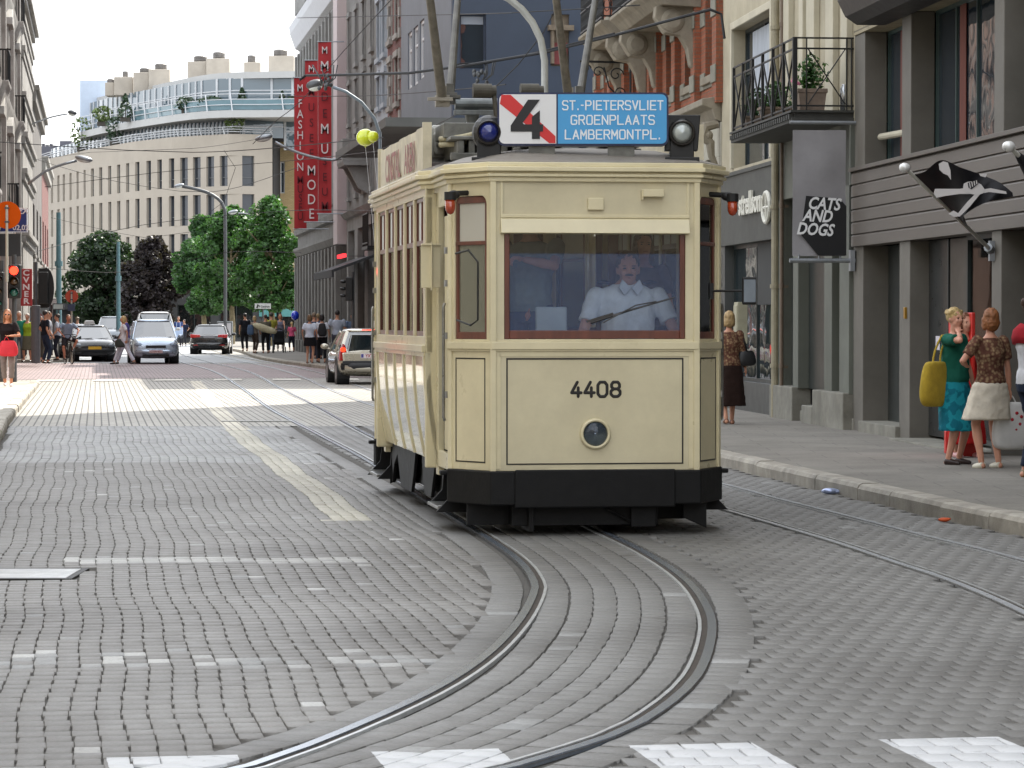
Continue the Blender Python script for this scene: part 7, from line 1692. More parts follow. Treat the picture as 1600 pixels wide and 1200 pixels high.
# small silver hatchback seen from behind, half hidden by the tram
p=gnd(568,601); HY=THF-R(1)
T,th,d=car('hatchback','small warm silver hatchback seen from behind with glowing brake lights beside the tram',Vector((p.x-.10,p.y+1.7,0)),math.pi+R(9),1.64,3.78,1.40,goldsil,'hatch',plate=None,front=False,lower=m_pl,brake=True,belt=.60)
w,ry,rz_=d['w'],d['ry'],d['rearz']
b=MB(T)
b.prism([(-.60,.80),(.60,.80),(.56,1.0),(.50,1.26),(-.50,1.26),(-.56,1.0)],ry-.20,ry-.035,'y'); b.build('tailgate_glass',m_cg,th,bevel=.03)
b=MB(T); b.prism([(-.70,.50),(.70,.50),(.74,.82),(-.74,.82)],ry-.2,ry+.02,'y'); tg=b.build('tailgate',goldsil,th,bevel=.05)
for sx in (-1,1):
    b=MB(T); b.prism([(sx*.56,.60),(sx*.81,.60),(sx*.80,.80),(sx*.70,1.04),(sx*.64,.98)],ry-.25,ry+.0,'y'); tl_=b.build('tail_light',m_tail,th,bevel=.03)
    b=MB(T); b.ell((sx*.70,ry+.005,.88),(.07,.02,.06)); b.build('brake_lamp',m_brk,tl_)
b=MB(T); b.box(-.20,.20,ry-.27,ry-.22,1.36,1.385); b.build('high_brake_light',m_brk,th)
b=MB(T); b.box(-.72,.72,ry+.0,ry+.06,.50,.60); b.build('rubbing_strip',m_pl,th,bevel=.02)
b=MB(T); b.tube([(-.66,ry-.02,.42),(0,ry+.02,.40),(.66,ry-.02,.42)],.10,8); b.build('lower_bumper',goldsil,th,smooth=True)
b=MB(T); b.box(-.26,.26,ry+.02,ry+.035,.665,.785); pl=b.build('number_plate',M('plate_white',(206,196,196),.4,0,0),th)
b=MB(); v_,f_=tmesh('YXT·751'.replace('·','.'),.115,0,.003,ext=.001,sx=.82); b.add(v_,f_,T@frame((-.03,ry+.037,.685),(-1,0,0),(0,0,1))); b.build('plate_text',M('plate_red',(150,40,44),.5,0,0),pl)
b=MB(T); b.box(.19,.25,ry+.0355,ry+.038,.68,.77); b.build('plate_band',M('plate_blue',(60,60,130),.5,0,0),pl)
b=MB(T); b.lathe([(.05,0),(.05,.012),(0,.012)],Matrix.Translation((0,ry+.02,.84))@Matrix.Rotation(-math.pi/2,4,'X'),4); b.build('badge',m_pl,th)
b=MB(T); b.tube([(0,ry,.36),(0,ry+.1,.34),(0,ry+.1,.42)],.018,6); b.ell((0,ry+.1,.44),(.03,.03,.03)); b.build('tow_bar',m_pl,th)
# black saloon seen from behind
p=gnd(323,554); T,th,d=car('saloon_car','black saloon seen from behind with red tail lights driving up the street',Vector((p.x,p.y+2.3,0)),math.pi+THF-R(5),1.86,4.85,1.40,blackp,'sedan',front=False,belt=.60,hood=.62)
w,ry=d['w'],d['ry']
for sx in (-1,1):
    b=MB(T); b.prism([(sx*.40,.80),(sx*.86,.78),(sx*.88,.95),(sx*.42,.93)],ry-.22,ry-.02,'y'); b.build('tail_light',M('tail_lit',(196,24,20),.2,0,0,coat=1),th,bevel=.02)
    b=MB(T); b.box(sx*.62-.12,sx*.62+.12,ry-.02,ry+.11,.42,.47); b.build('reflector',m_tail,th)
b=MB(T); b.box(-.26,.26,ry-.03,ry+.0,.78,.89); b.build('number_plate',M('plate_pale',(150,150,156),.4,0,0),th)
b=MB(T); b.box(-.40,.40,ry-.04,ry+.005,.925,.945); b.build('chrome_strip',steel,th)
b=MB(T); b.ell((.05,d['gr'][0]-.2,1.47),(.03,.10,.05)); b.build('roof_aerial',m_pl,th)
# silver people carrier facing us
p=gnd(228,569); T,th,d=car('people_carrier','silver-blue people carrier facing the viewer, first in the oncoming lane',Vector((p.x,p.y+2.1,0)),THF+R(2),1.76,4.28,1.64,silverb,'mpv',hood=.60,belt=.56,plate=((196,176,176),(150,60,60),'CYW 977',.46),lower=None)
# white van behind it
p=gnd(240,556); T,th,d=car('white_van','white van stopped behind the silver people carrier',Vector((p.x-.55,p.y+5,0)),THF,1.95,5.0,2.0,white_p,'van',hood=.52,belt=.55)
b=MB(T)
for sx in (-1,1): b.cyl((sx*.7,-1.2,2.06),(sx*.7,2.0,2.06),.03,6)
b.build('roof_bar',m_pl,th)
# dark SUV with pale bonnet
p=gnd(168,545); T,th,d=car('suv','dark off-road car with pale glaring bonnet behind the taxi',Vector((p.x,p.y+2.4,0)),THF,1.90,4.7,1.82,greyp,'mpv',hood=.60,belt=.60,lower=m_pl,plate=((170,170,180),(60,60,70),None,.5))
# taxi/dark car left
p=gnd(132,566); T,th,d=car('dark_estate','black car with roof sign and yellow number plate behind the cyclist',Vector((p.x-.15,p.y+2.2,0)),THF+R(6),1.76,4.5,1.42,blackp,'mpv',hood=.62,belt=.60,lower=m_pl,plate=((206,160,40),(40,34,20),None,.55))
b=MB(T); b.prism([(-.22,1.44),(.22,1.44),(.16,1.60),(-.16,1.60)],-.35,-.15,'y'); b.build('roof_sign',white_p,th,bevel=.02)
p=gnd(85,566); T,th,d=car('parked_car','dark parked car half hidden behind the people at the left corner',Vector((p.x+.2,p.y+5.0,0)),THF,1.72,4.2,1.44,blackp,'hatch',hood=.62,belt=.6,lower=m_pl)
# ================================================================= STREET FURNITURE
def pole(mb,x,y,z0,z1,r0,r1=None,n=12): mb.tube([(x,y,z0),(x,y,z1)],[r0,r1 if r1 is not None else r0],n)
def PX(u,v,Y): return at(u,v,Y)
gsteel=M('galvanised',(150,154,158),.45,.6,.12,8,dirt=.2); gteal=M('teal_post',(84,118,124),.5,.1,.08,6,dirt=.2); gdark=M('signal_black',(26,28,28),.5,0,.1,8); gpost=M('post_grey',(84,86,88),.5,.3,.1,6)
# ---- arched white lamp post behind the tram
Y=47.; th=thing('lamp_post','thick pale arched lamp post rising behind the tram\'s destination sign','street lamp',(at(851,500,Y).x,Y,.13))
x=at(851,500,Y).x; b=MB(); pts=[(x,Y,.1),(x,Y,at(851,140,Y).z)]+[tuple(at(u,v,Y)) for u,v in ((851,95),(845,62),(832,35),(815,14),(795,-2),(770,-14),(735,-22))]
b.tube(smoothpath(pts,.4),.055,12); b.build('post',M('lamp_white',(178,180,176),.4,.2,.06,6,dirt=.2),th,smooth=True)
b=MB(); c=at(720,-24,Y); b.ell(c,(.35,.14,.09)); b.build('lantern',gsteel,th,smooth=True)
# ---- generic side lamp with arm
def armlamp(label,base_u,Yb,pts,head_u,head_v,col,r=.05,headlen=.42,flip=1,group=None,zb=.13):
    c=at(base_u,500,Yb); th=thing('street_lamp',label,'street lamp',(c.x,Yb,zb),group=group); P=[tuple(at(u,v,Yb)) for u,v in pts]
    b=MB(); b.tube(smoothpath(P,.3),r,8); b.build('lamp_arm',col,th,smooth=True)
    h_=at(head_u,head_v,Yb); b=MB(); b.ell(h_,(headlen,.16,.11),12,8,Matrix.Translation(h_)@Matrix.Rotation(R(12*flip),4,'Y')@Matrix.Translation(-h_)); b.build('lantern',gpost if r<.04 else gsteel,th,smooth=True)
    b=MB(); b.ell(h_-Vector((0,0,.05)),(headlen*.8,.13,.10),12,8,Matrix.Translation(h_)@Matrix.Rotation(R(12*flip),4,'Y')@Matrix.Translation(-h_)); b.build('lens',M('lantern_lens',(206,210,206),.2,0,.05),th,smooth=True)
    return th
armlamp('grey street lamp reaching in from the left building over the office wall',40,112,[(44,288),(70,268),(100,256),(120,251)],131,248,gsteel,.05,.34,1)
armlamp('small faint street lamp high on the left, over the distant sky',22,128,[(22,210),(45,196),(80,183),(105,178)],113,176,gsteel,.035,.2,1)
armlamp('street lamp on a curved arm standing among the green plane trees',352,160,[(352,560),(352,360),(350,325),(340,310),(322,300),(300,294),(285,291)],280,290,gpost,.09,.28,-1,zb=.13)
armlamp('grey street lamp pointing left in front of the tan brick house',560,108,[(560,238),(520,250),(470,240),(430,222)],412,215,gsteel,.05,.33,-1)
armlamp('dark street lamp on a tall blue-grey curved post in front of the red banners',594,66,[(594,596),(594,250),(592,205),(585,185),(565,160),(540,143),(520,136)],492,132,M('bluegrey_post',(104,114,122),.5,.3,.08,6),.036,.20,-1)
# second lamp head behind plane trees
th=armlamp('pale lamp head just above the green tree crowns',365,175,[(420,345),(392,335),(372,333)],364,331,gsteel,.04,.3,-1)
# ---- teal posts and far poles
for u,v0,v1,Y,r,lb_ in ((92,540,332,150,.16,'tall teal catenary pole at the left, in front of the office wall'),(185,540,378,170,.14,'teal pole standing in front of the two dark trees')):
    c=at(u,500,Y); b=MB(); pole(b,c.x,Y,0,at(u,v1,Y).z,r,r*.7); b.cyl((c.x,Y,at(u,(v0+v1)/2-20,Y).z),(c.x,Y,at(u,(v0+v1)/2-28,Y).z),r*1.25,12); single(b,'catenary_pole',gteal,lb_,'pole')
# ---- round signs (backs, glowing orange against the light)
m_org=Memit('x',(0,0,0),0) if False else None
def roundsign(label,u,v,Y,rpx,col,pole_v,name='round_sign'):
    c=at(u,v,Y); r=rpx/FP*Y; th=thing(name,label,'road sign',(c.x,Y,0.13))
    T=Matrix.Translation((c.x,Y+.03,c.z))@Matrix.Rotation(math.pi/2,4,'X'); b=MB(); b.lathe([(0,0),(r-.01,0),(r,.006),(r,.016),(0,.016)],T,32); b.build('disc',col,th)
    b=MB(); pole(b,c.x,Y-.03,at(u,pole_v,Y).z if pole_v<600 else 0,c.z+r*.72,.032); b.build('post',M('sign_post_grey',(190,186,172),.4,.4,.08,6),th)
    b=MB()
    for dz in (-.5,.5): b.box(c.x-.05,c.x+.05,Y-.065,Y+.02,c.z+r*dz-.02,c.z+r*dz+.02)
    b.build('clamp',gpost,th); return th
t=NT('translucent_orange'); d_=t.n('ShaderNodeBsdfDiffuse'); d_.inputs[0].default_value=(*lin((188,92,28)),1); e_=t.n('ShaderNodeBsdfTranslucent'); e_.inputs[0].default_value=(*lin((220,104,24)),1); x_=t.n('ShaderNodeMixShader'); x_.inputs[0].default_value=.3; t.l(d_.outputs[0],x_.inputs[1]); t.l(e_.outputs[0],x_.inputs[2]); t.l(x_.outputs[0],t.out.inputs[0]); m_org=t.m
m_org2=M('red_orange_disc',(176,66,42),.5,0,.05)
roundsign('large orange round sign on a thin post at the left picture edge',11,336,70,21.5,m_org,440)
roundsign('small red-orange round sign on a post at the far left corner',112,463,112,10,m_org2,700)
b=MB(); c=at(112,480,112); b.box(c.x-.13,c.x+.13,111.9,111.93,c.z-.14,c.z+.12); single(b,'sign_plate',M('plate_navy',(50,60,84),.5,0,.05),'small dark rectangular plate under the small red-orange round sign','road sign')
# ---- left traffic lights
def signal(label,u,v,Y,w_,h_,facing,lit=None,pole_u=None,backboard=False):
    c=at(u,v,Y); th=thing('traffic_light',label,'traffic light',(c.x,Y,.13)); W_=w_/FP*Y; Hh=h_/FP*Y; sg=1 if facing else -1
    b=MB(); b.box(c.x-W_/2,c.x+W_/2,Y-.12,Y+.12,c.z-Hh/2,c.z+Hh/2); hs=b.build('housing',gdark,th,bevel=.03)
    if backboard:
        b=MB(); b.prism([(c.x-W_*.6,c.z-Hh*.62),(c.x+W_*.3,c.z-Hh*.62)]+[(c.x+W_*.3+W_*.75*math.sin(t_),c.z-Hh*.0-Hh*.62*math.cos(t_)) for t_ in [math.pi*k/10 for k in range(1,10)]]+[(c.x+W_*.3,c.z+Hh*.62),(c.x-W_*.6,c.z+Hh*.62)],Y+.13,Y+.15,'y'); b.build('backboard',gdark,th)
    for k,nm in enumerate(('red','amber','green')):
        zc=c.z+Hh*(.32-.32*k); r=min(W_*.33,Hh*.14)
        T=Matrix.Translation((c.x,Y-.12*sg,zc))@Matrix.Rotation(math.pi/2*sg,4,'X'); b=MB(); b.lathe([(r,0),(r*.6,.03),(0,.04)],T,18)
        m=Memit('red_lit',(255,40,24),5.0) if (lit==nm) else M('lens_'+nm,{'red':(70,20,18),'amber':(74,50,18),'green':(24,96,84)}[nm],.2,0,.05,coat=1)
        b.build('lens',m,hs,smooth=True)
        b=MB(); b.tube([(c.x+(r+.02)*math.cos(a),Y-.12*sg,zc+(r+.02)*math.sin(a)) for a in [math.pi*j/8 for j in range(9)]],.012,5); b.loft([[(c.x+(r+.025)*math.cos(a),yy,zc+(r+.025)*math.sin(a)) for a in [math.pi*j/8-.1 for j in range(10)]] for yy in (Y-.12*sg,Y-(.12+r*1.3)*sg)],cap=False,closed=False); b.build('visor',gdark,hs)
    pu=pole_u if pole_u else u; pc=at(pu,500,Y); b=MB(); pole(b,pc.x,Y+.14*sg,.0,c.z+Hh*.8,.055); b.build('post',gpost,th)
    return th
signal('traffic light showing red on the left, under the orange sign',23,440,72,20,53,True,'red',pole_u=21)
signal('traffic light seen from behind with a rounded backboard, right of the red one',68,450,112,15,50,False,None,pole_u=57,backboard=True)
signal('dark traffic light cut off at the very left edge of the picture',1,455,72,10,60,True,None)
b=MB(); p=P0(56,567); pole(b,p.x,p.y,.13,.13+2.0,.16,.16,16); single(b,'bollard',M('bollard_grey',(96,98,102),.6,.2,.1,6),'thick grey bollard post at the far left kerb below the signals','bollard',bevel=.02)
b=MB(); p=gnd(17,592,.14); pole(b,p.x+.08,p.y,.14,1.35,.05); b.ell((p.x+.08,p.y,1.35),(.06,.06,.05)); single(b,'bollard',gpost,'slim dark bollard behind the woman with the red bag','bollard')
# pedestrian-side box signal on the right with arm
Y=100; th=thing('traffic_light','black traffic light on a post in front of the dark awning, left of the tram','traffic light',(at(548,500,Y).x,Y,.13))
c=at(541,452,Y); b=MB(); b.box(c.x-.02,c.x+.22,Y-.15,Y+.15,at(541,470,Y).z,at(541,433,Y).z); hs=b.build('housing',gdark,th,bevel=.03)
for k in range(3): b=MB(); zc=at(541,440+k*11,Y).z; b.ell((c.x-.10,Y,zc),(.12,.10,.06),10,6); b.build('visor',gdark,hs)
b=MB(); pole(b,at(551,500,Y).x,Y+.1,.13,at(551,425,Y).z,.05); b.build('post',gpost,th)
# dark side awning and banner arm
A_=AF(); b=MB(F_); c0,c1=sf_(585),sf_(552); zt_=zf_(565,402)
b.prism([(0,zt_),(-1.5,zt_-.55),(-1.5,zt_-.80),(-1.42,zt_-.80),(-1.42,zt_-.62),(0,zt_-.1)],c0,c1,'x'); single(b,'awning',M('awning_charcoal',(52,54,56),.8,0,.15,3),'charcoal sloping shop awning on the stone house behind the traffic light','awning')
b=MB(F_); cc=sf_(571); b.box(cc-1.6,cc+1.0,-.95,-.82,zf_(570,403.5),zf_(570,398)); th=thing('neon_sign','short red lit sign bar over the awning','sign',FF@Vector((-.9,cc,zf_(570,403))),THF); b.build('light_bar',Memit('neon_red',(255,60,66),1.1),th); b=MB(F_); b.box(cc-.1,cc,-.85,0,zf_(570,401),zf_(570,400)); b.build('bracket',gpost,th)
# ---- museum banners
def banner(label,u0,u1,v0,v1,Y,texts,k):
    a=at(u0,v0,Y); c=at(u1,v1,Y); th=thing('banner',label,'banner',(a.x,Y,c.z),group='red museum banners')
    b=MB(); nn=14; vs=[];fs=[]; rb=random.Random(k)
    for i in range(nn+1):
        for j in range(5): t=i/nn; q=j/4; vs.append((a.x+(c.x-a.x)*q,Y+.03*math.sin(3*q+t*5+k)+.02*math.sin(t*17+q*3),a.z+(c.z-a.z)*t))
    for i in range(nn):
        for j in range(4): fs.append((i*5+j,i*5+j+1,(i+1)*5+j+1,(i+1)*5+j))
    b.add(vs,fs); cl=b.build('cloth',M('banner_red',(166,36,42),.7,0,.08,1.2,.15,14),th,smooth=True); 
    b=MB(); 
    for zz in (a.z+.02,c.z-.02): b.cyl((a.x-.05,Y,zz),(c.x+.9-.2*k,Y,zz),.025,6)
    b.build('rod',gsteel,th)
    wd=c.x-a.x
    for s_,v_,sz,mt in texts:
        v__,f__=tmesh(s_,sz*1.32/FP*Y,0,.002,ext=.002,sx=.8); b=MB(); z_=at(u0,v_,Y).z; b.add(v__,f__,Matrix.Translation(((a.x+c.x)/2,Y-.06,z_))@Matrix.Rotation(math.pi/2,4,'X')); b.build('letter',mt,cl)
wl=M('banner_white',(214,204,204),.7,0,.03); dl=M('banner_dark',(92,16,28),.7,0,.05)
banner('lowest, leftmost red museum banner reading FASHION in white',459.5,479,122,357,122,[('M',143,12,wl)]+[(ch,168+i*16.5,14,wl) for i,ch in enumerate('FASHION')]+[(ch,287+i*14.2,13,dl) for i,ch in enumerate('MUSEUM')][:5],0)
banner('middle red museum banner reading MODE in white at its foot',476.5,497,95,346,119,[('M',113,12,wl)]+[(ch,150+i*24,14,dl) for i,ch in enumerate('MUSEE')]+[(ch,274+i*22.5,17,wl) for i,ch in enumerate('MODE')],1)
banner('highest, rightmost red museum banner with large white M near its top',497,518,66,333,116,[('M',84,12,wl),('M',111,17,wl),('O',136,15,dl),('D',158,15,dl),('E',184,15,dl),('M',209,17,wl),('U',240,17,wl),('S',258,14,dl),('E',283,14,dl),('U',306,14,dl),('M',329,15,dl)],2)
# yellow balloons
for u,v,Y,r,lb_ in ((571,215,60,.175,'larger yellow balloon floating beside the tram roof'),(583,213.5,59.7,.11,'smaller yellow balloon touching the larger one')):
    c=at(u,v,Y); th=thing('balloon',lb_,'balloon',c-Vector((0,0,r))); b=MB(); b.ell(c,(r*1.05,r,r),18,12); b.ell(c-Vector((0,0,r*1.02)),(.02,.02,.02),6,4); b.build('skin',M('balloon_yellow',(190,200,20),.2,0,0,coat=.8),th,smooth=True)
    b=MB(); b.tube([c-Vector((0,0,r)),c+Vector((.1,0,-1.2)),c+Vector((.3,.1,-3.5))],.004,4); b.build('string',M('string',(200,200,200),.8),th)
# ---- hanging banner CATS AND DOGS
sB_=s(1325,LR-.10); l0=lof(FR,sB_,1238); l1=lof(FR,sB_,1321); Yb=(FR@Vector((l0,sB_,0))).y; z0_=at(1280,400,Yb).z; z1_=at(1280,203,Yb).z
th=thing('hanging_banner','grey shop banner reading CATS AND DOGS hanging under the balcony','banner',FR@Vector((l1,sB_,z0_)),THR)
A_=FR@frame((0,sB_,0),(1,0,0),(0,1,0),(0,0,1)); b=MB(A_); vs=[];fs=[]
for i in range(17):
    for j in range(9): t=i/16;q=j/8; vs.append((l0+(l1-l0)*q,.018*math.sin(q*7+t*2)*(.4+t*.3)+.01*math.sin(t*9+q*4),z1_+(z0_-z1_)*t))
for i in range(16):
    for j in range(8): fs.append((i*9+j,i*9+j+1,(i+1)*9+j+1,(i+1)*9+j))
b.add(vs,fs); cl=b.build('cloth',M('banner_grey',(142,140,142),.75,0,.10,2.5,.2,10),th,smooth=True)
bx=lambda u: l0+(l1-l0)*(u-1238)/(1321-1238); bz_=lambda v: z1_+(z0_-z1_)*(v-203)/(400-203)
b=MB(A_); b.prism([(bx(1246),bz_(362)),(bx(1252),bz_(350)),(bx(1258),bz_(306)),(bx(1310),bz_(310)),(bx(1321),bz_(322)),(bx(1321),bz_(399)),(bx(1277),bz_(399))],-.045,-.04,'y'); b.build('black_print_shape',M('print_black',(18,18,20),.7,0,.03),cl)  # black graphic printed behind the lettering
for tx,v_,uc in (('CATS',327,1285),('AND',346,1275),('DOGS',367,1271)):
    v__,f__=tmesh(tx,.222,.26,.006,ext=.002,sx=.80); b=MB(); b.add(v__,f__,A_@Matrix.Translation((bx(uc),-.05,bz_(v_)))@Matrix.Rotation(math.pi/2,4,'X')@Matrix.Rotation(R(-3),4,'Z')); b.build('lettering',M('print_white',(222,222,222),.7,0,.02),cl)
b=MB(A_)
b.cyl((l0-.04,0,z0_-.06),(LR,0,z0_-.06),.03,8); b.cyl((l0-.04,0,z1_+.10),(LR,0,z1_+.10),.025,8); b.box(LR-.08,LR-.02,-.06,.06,z0_-.2,z0_+.08)
for q in (.12,.5,.9): b.cyl((l0+(l1-l0)*q,0,z0_-.06),(l0+(l1-l0)*q,0,z0_+.02),.012,5)
b.build('rod',gsteel,th)
# ---- pirate-style flag on slanted pole
Yf=None
def flagpole(label,u_t,v_t,u_b,v_b):
    sb=s(u_b,LR); pb_=FR@Vector((LR-.02,sb,zof(FR,LR,sb,v_b))); sp=sb+.35; 
    lt=LR-1.55; st_=sof(FR,lt,u_t); pt=FR@Vector((lt,st_,zof(FR,lt,st_,v_t)))
    return pb_,pt
pb_,pt=flagpole('',1413,262,1552,392)
th=thing('flagpole','white slanted flagpole carrying the black flag on the taupe facade','flagpole',pb_,THR)
b=MB(); b.tube([pb_,pt],.022,10); b.build('pole',M('pole_white',(196,194,184),.4,.1,.05),th,smooth=True)
b=MB(); b.ell(pt,(.06,.06,.05)); b.build('finial',M('finial',(222,222,220),.2,.2,0),th,smooth=True)
b=MB(); d_=(pt-pb_).normalized(); b.tube([pb_-d_*.05,pb_+d_*.14],.05,8); b.cbox(tuple(pb_),(.06,.10,.22)); b.build('bracket',gsteel,th)
fl=thing('flag','black flag with a large white skull and crossbones print flying from the slanted pole','flag',pt)
# flag surface: bilinear patch between picture-true corners built at real depth
pa=pb_.lerp(pt,.92); pc2=pb_.lerp(pt,.28)   # hoist edge runs along the pole
def fpt(u,v,dY): return at(u,v,pa.y+dY)
top=[pa,fpt(1445,268,-.02),fpt(1471,250,-.10),fpt(1500,262,-.02),fpt(1530,272,.06),fpt(1560,284,.0),fpt(1582,301,-.05)]
bot=[pc2,fpt(1505,340,-.0),fpt(1515,330,.08),fpt(1528,322,.02),fpt(1545,315,-.06),fpt(1562,311,.02),fpt(1583,307,-.03)]
hoist=None; tp_=smoothpath(top,.02); bt_=smoothpath(bot,.02)
def samp(P,t): x=t*(len(P)-1); i=min(int(x),len(P)-2); return P[i].lerp(P[i+1],x-i)
NU,NV=40,20; vs=[];fs=[]
def FS(u,v): 
    p=samp(tp_,u).lerp(samp(bt_,u),v); p=p.copy(); p.y+=.05*math.sin(u*9+v*3)*math.sin(math.pi*min(1,u*1.2)); return p
for i in range(NU+1):
    for j in range(NV+1): vs.append(FS(i/NU,j/NV))
for i in range(NU):
    for j in range(NV): fs.append((i*(NV+1)+j,(i+1)*(NV+1)+j,(i+1)*(NV+1)+j+1,i*(NV+1)+j+1))
b=MB(); b.add(vs,fs); fc=b.build('cloth',M('flag_black',(24,24,30),.7,0,.15,6,.2,20),fl,smooth=True)
def patch(poly,name,mat,off=.006):
    # polygon in screen px laid on the cloth: intersect by depth interpolation, fan of small triangles
    b=MB(); P=[at(u,v,pa.y-.14-off) for u,v in poly]; b.add([tuple(p) for p in P]+[(p.x,p.y+.008,p.z) for p in P],[tuple(range(len(P)))]+[tuple(range(2*len(P)-1,len(P)-1,-1))]); b.build(name,mat,fc)
wt=M('flag_white',(206,202,200),.7,0,.04)
patch([(1467,256),(1474,252),(1481,254),(1485,266),(1486,281),(1481,274),(1474,271),(1468,265)],'white_print',wt)
patch([(1461,295),(1500,295),(1512,293),(1530,297),(1548,294),(1572,299),(1573,303),(1545,300),(1530,303),(1500,303),(1478,306),(1463,309),(1459,302)],'white_print',wt)
patch([(1524,303),(1531,304),(1516,322),(1500,338),(1491,339),(1482,334),(1490,329),(1497,333),(1512,315)],'white_print',wt,.010)
patch([(1506,287),(1512,284),(1522,283),(1533,288),(1538,295),(1536,302),(1528,305),(1517,303),(1508,299),(1505,293)],'white_print',wt,.014)
patch([(1512,286),(1525,281),(1529,287),(1518,296),(1513,293)],'dark_print',M('flag_ink',(30,30,34),.7,0,0),.020)
for k in range(4):
    patch([(1514+k*3.6,285.5-k*1.1),(1515.5+k*3.6,285-k*1.1),(1517+k*3.4,293.5-k*2),(1515.6+k*3.4,294-k*2)],'tooth_line',wt,.026)
patch([(1530,271),(1542,272),(1540,277),(1532,275)],'white_print',wt)
pb2,pt2=flagpole('',1575,229,1712,352)
th=thing('flagpole','second white flagpole with furled black flag at the right picture edge','flagpole',pb2,THR)
b=MB(); b.tube([pb2,pt2],.022,10); b.build('pole',MATS['pole_white'],th,smooth=True)
b=MB(); b.ell(pt2,(.06,.06,.05)); b.build('finial',MATS['finial'],th,smooth=True)
fl2=thing('flag','furled black flag end at the right picture edge','flag',pt2)
b=MB(); a_=pb2.lerp(pt2,.90); c_=pb2.lerp(pt2,.3); b.tube([a_,a_.lerp(c_,.3)+Vector((0,0,-.04)),a_.lerp(c_,.7)+Vector((.1,0,-.15)),c_+Vector((.1,0,-.2))],[.03,.09,.16,.12],8); b.build('cloth',MATS['flag_black'],fl2,smooth=True)
# ---- potted plants on the balcony
def potplant(label,s_,lo,w_,hgt,fh,seed,flower=None,potc=(138,122,108),leaf=(54,84,44)):
    o=FR@Vector((lo,s_,zb)); th=thing('potted_plant',label,'plant',o,THR); Tm=Matrix.Translation(o)@Matrix.Rotation(THR,4,'Z')
    b=MB(Tm); b.loft([[(x*w_/2*k,y*.13*k,z_) for x,y in ((-1,-1),(1,-1),(1,1),(-1,1))] for z_,k in ((0,.85),(hgt*.8,1),(hgt*.82,1.08),(hgt,1.08))]); b.build('pot',M('pot_%d'%potc[0],potc,.8,0,.15,8,.2,30,dirt=.3),th,bevel=.01)
    b=MB(Tm); r_=random.Random(seed)
    for k in range(420):
        a=r_.uniform(0,6.28); t_=r_.random(); rr=math.sqrt(max(.05,1-(2*t_-.9)**2))*r_.uniform(.2,1); lump=1+.35*math.sin(a*3+seed)
        o_=Vector((rr*w_*.55*math.cos(a)*lump,rr*.16*math.sin(a),hgt+fh*t_*lump)); n1=Vector((r_.uniform(-1,1),r_.uniform(-1,1),r_.uniform(-.5,1))).normalized()*.035; n2=n1.orthogonal().normalized()*.026
        b.add([o_-n1,o_+n2,o_+n1,o_-n2],[(0,1,2,3)])
    b.build('foliage',leafmat(leaf),th,recalc=False)
    if flower:
        b=MB(Tm)
        for k in range(7): b.ell((-w_*.6+r_.uniform(-.05,.05),-.1,hgt+.1+r_.uniform(-.04,.04)),(.022,.022,.022),6,4)
        b.build('blossom',M('pink_blossom',(206,120,150),.7,0,0),th)
potplant('leafy geranium in a beige trough at the street end of the balcony',bs0+.25,lof(FR,bs0+.25,1266),.38,.30,.36,1,True)
potplant('lower potted shrub halfway along the balcony behind the railing',bs0+2.6,LR-.55,.5,.22,.28,2,None,(120,104,90))
potplant('small dark potted shrub at the far end of the balcony',bs0+4.2,LR-.5,.5,.2,.32,3,None,(110,96,84),(44,66,40))
b=MB(FR); lo=lof(FR,bs0+.15,1318); b.lathe([(.055,0),(.055,.30),(.03,.34),(.03,.36),(0,.36)],Matrix.Translation((lo,bs0+.15,zb)),14); single(b,'metal_canister',M('canister',(178,180,182),.25,.8,.1),'shiny metal canister on the balcony corner beside the wall','canister',smooth=True)
# ---- signs far left
Y=90; a=at(29,326,Y); c=at(43,363,Y); th=thing('navy_sign','dark blue sign with white border, X above and 02,02 below','sign',(a.x,Y,c.z))
a0=at(0,326,Y); b=MB(); b.box(a0.x-.3,c.x,Y,Y+.05,c.z,a.z); pn=b.build('panel',M('sign_frame',(206,210,220),.5,0,.03),th); b=MB(); b.box(a0.x-.28,c.x-.03,Y-.006,Y,c.z+.03,a.z-.03); b.build('face',M('navy_face',(30,44,104),.5,0,.04),pn)
for tx,u,v,sz in (('EX',36.5,334,10),('02,02',32.5,359.5,8.5)):
    v__,f__=tmesh(tx,sz*1.35/FP*Y,0,.005,ext=.001); b=MB(); b.add(v__,f__,Matrix.Translation((at(u,v,Y).x,Y-.012,at(u,v,Y).z))@Matrix.Rotation(math.pi/2,4,'X')); b.build('lettering',wl,pn)
b=MB(); b.box(at(0,460,Y).x-.5,at(31,460,Y).x,Y+.1,Y+.3,at(0,400,Y).z,at(0,365,Y).z); single(b,'dark_shutter_box',M('shutter_dark',(60,62,62),.7,0,.1),'dark grey shutter box below the navy sign at the left edge','shutter box')
Y=100; a=at(32,420,Y); c=at(50,478,Y); th=thing('vertical_sign','red shop sign with stacked white lettering behind the traffic lights','sign',(a.x,Y,c.z)); b=MB(); b.box(a.x,c.x,Y,Y+.08,c.z,a.z); pn=b.build('panel',M('red_sign',(150,36,40),.5,0,.05),th,bevel=.02)
for i,ch in enumerate('CVNER'):
    v__,f__=tmesh(ch,.26,0,.008,ext=.001,sx=1.2); b=MB(); zz=a.z-.22-i*.235; b.add(v__,f__,Matrix.Translation(((a.x+c.x)/2,Y-.01,zz))@Matrix.Rotation(math.pi/2,4,'X')); b.build('lettering',wl,pn)
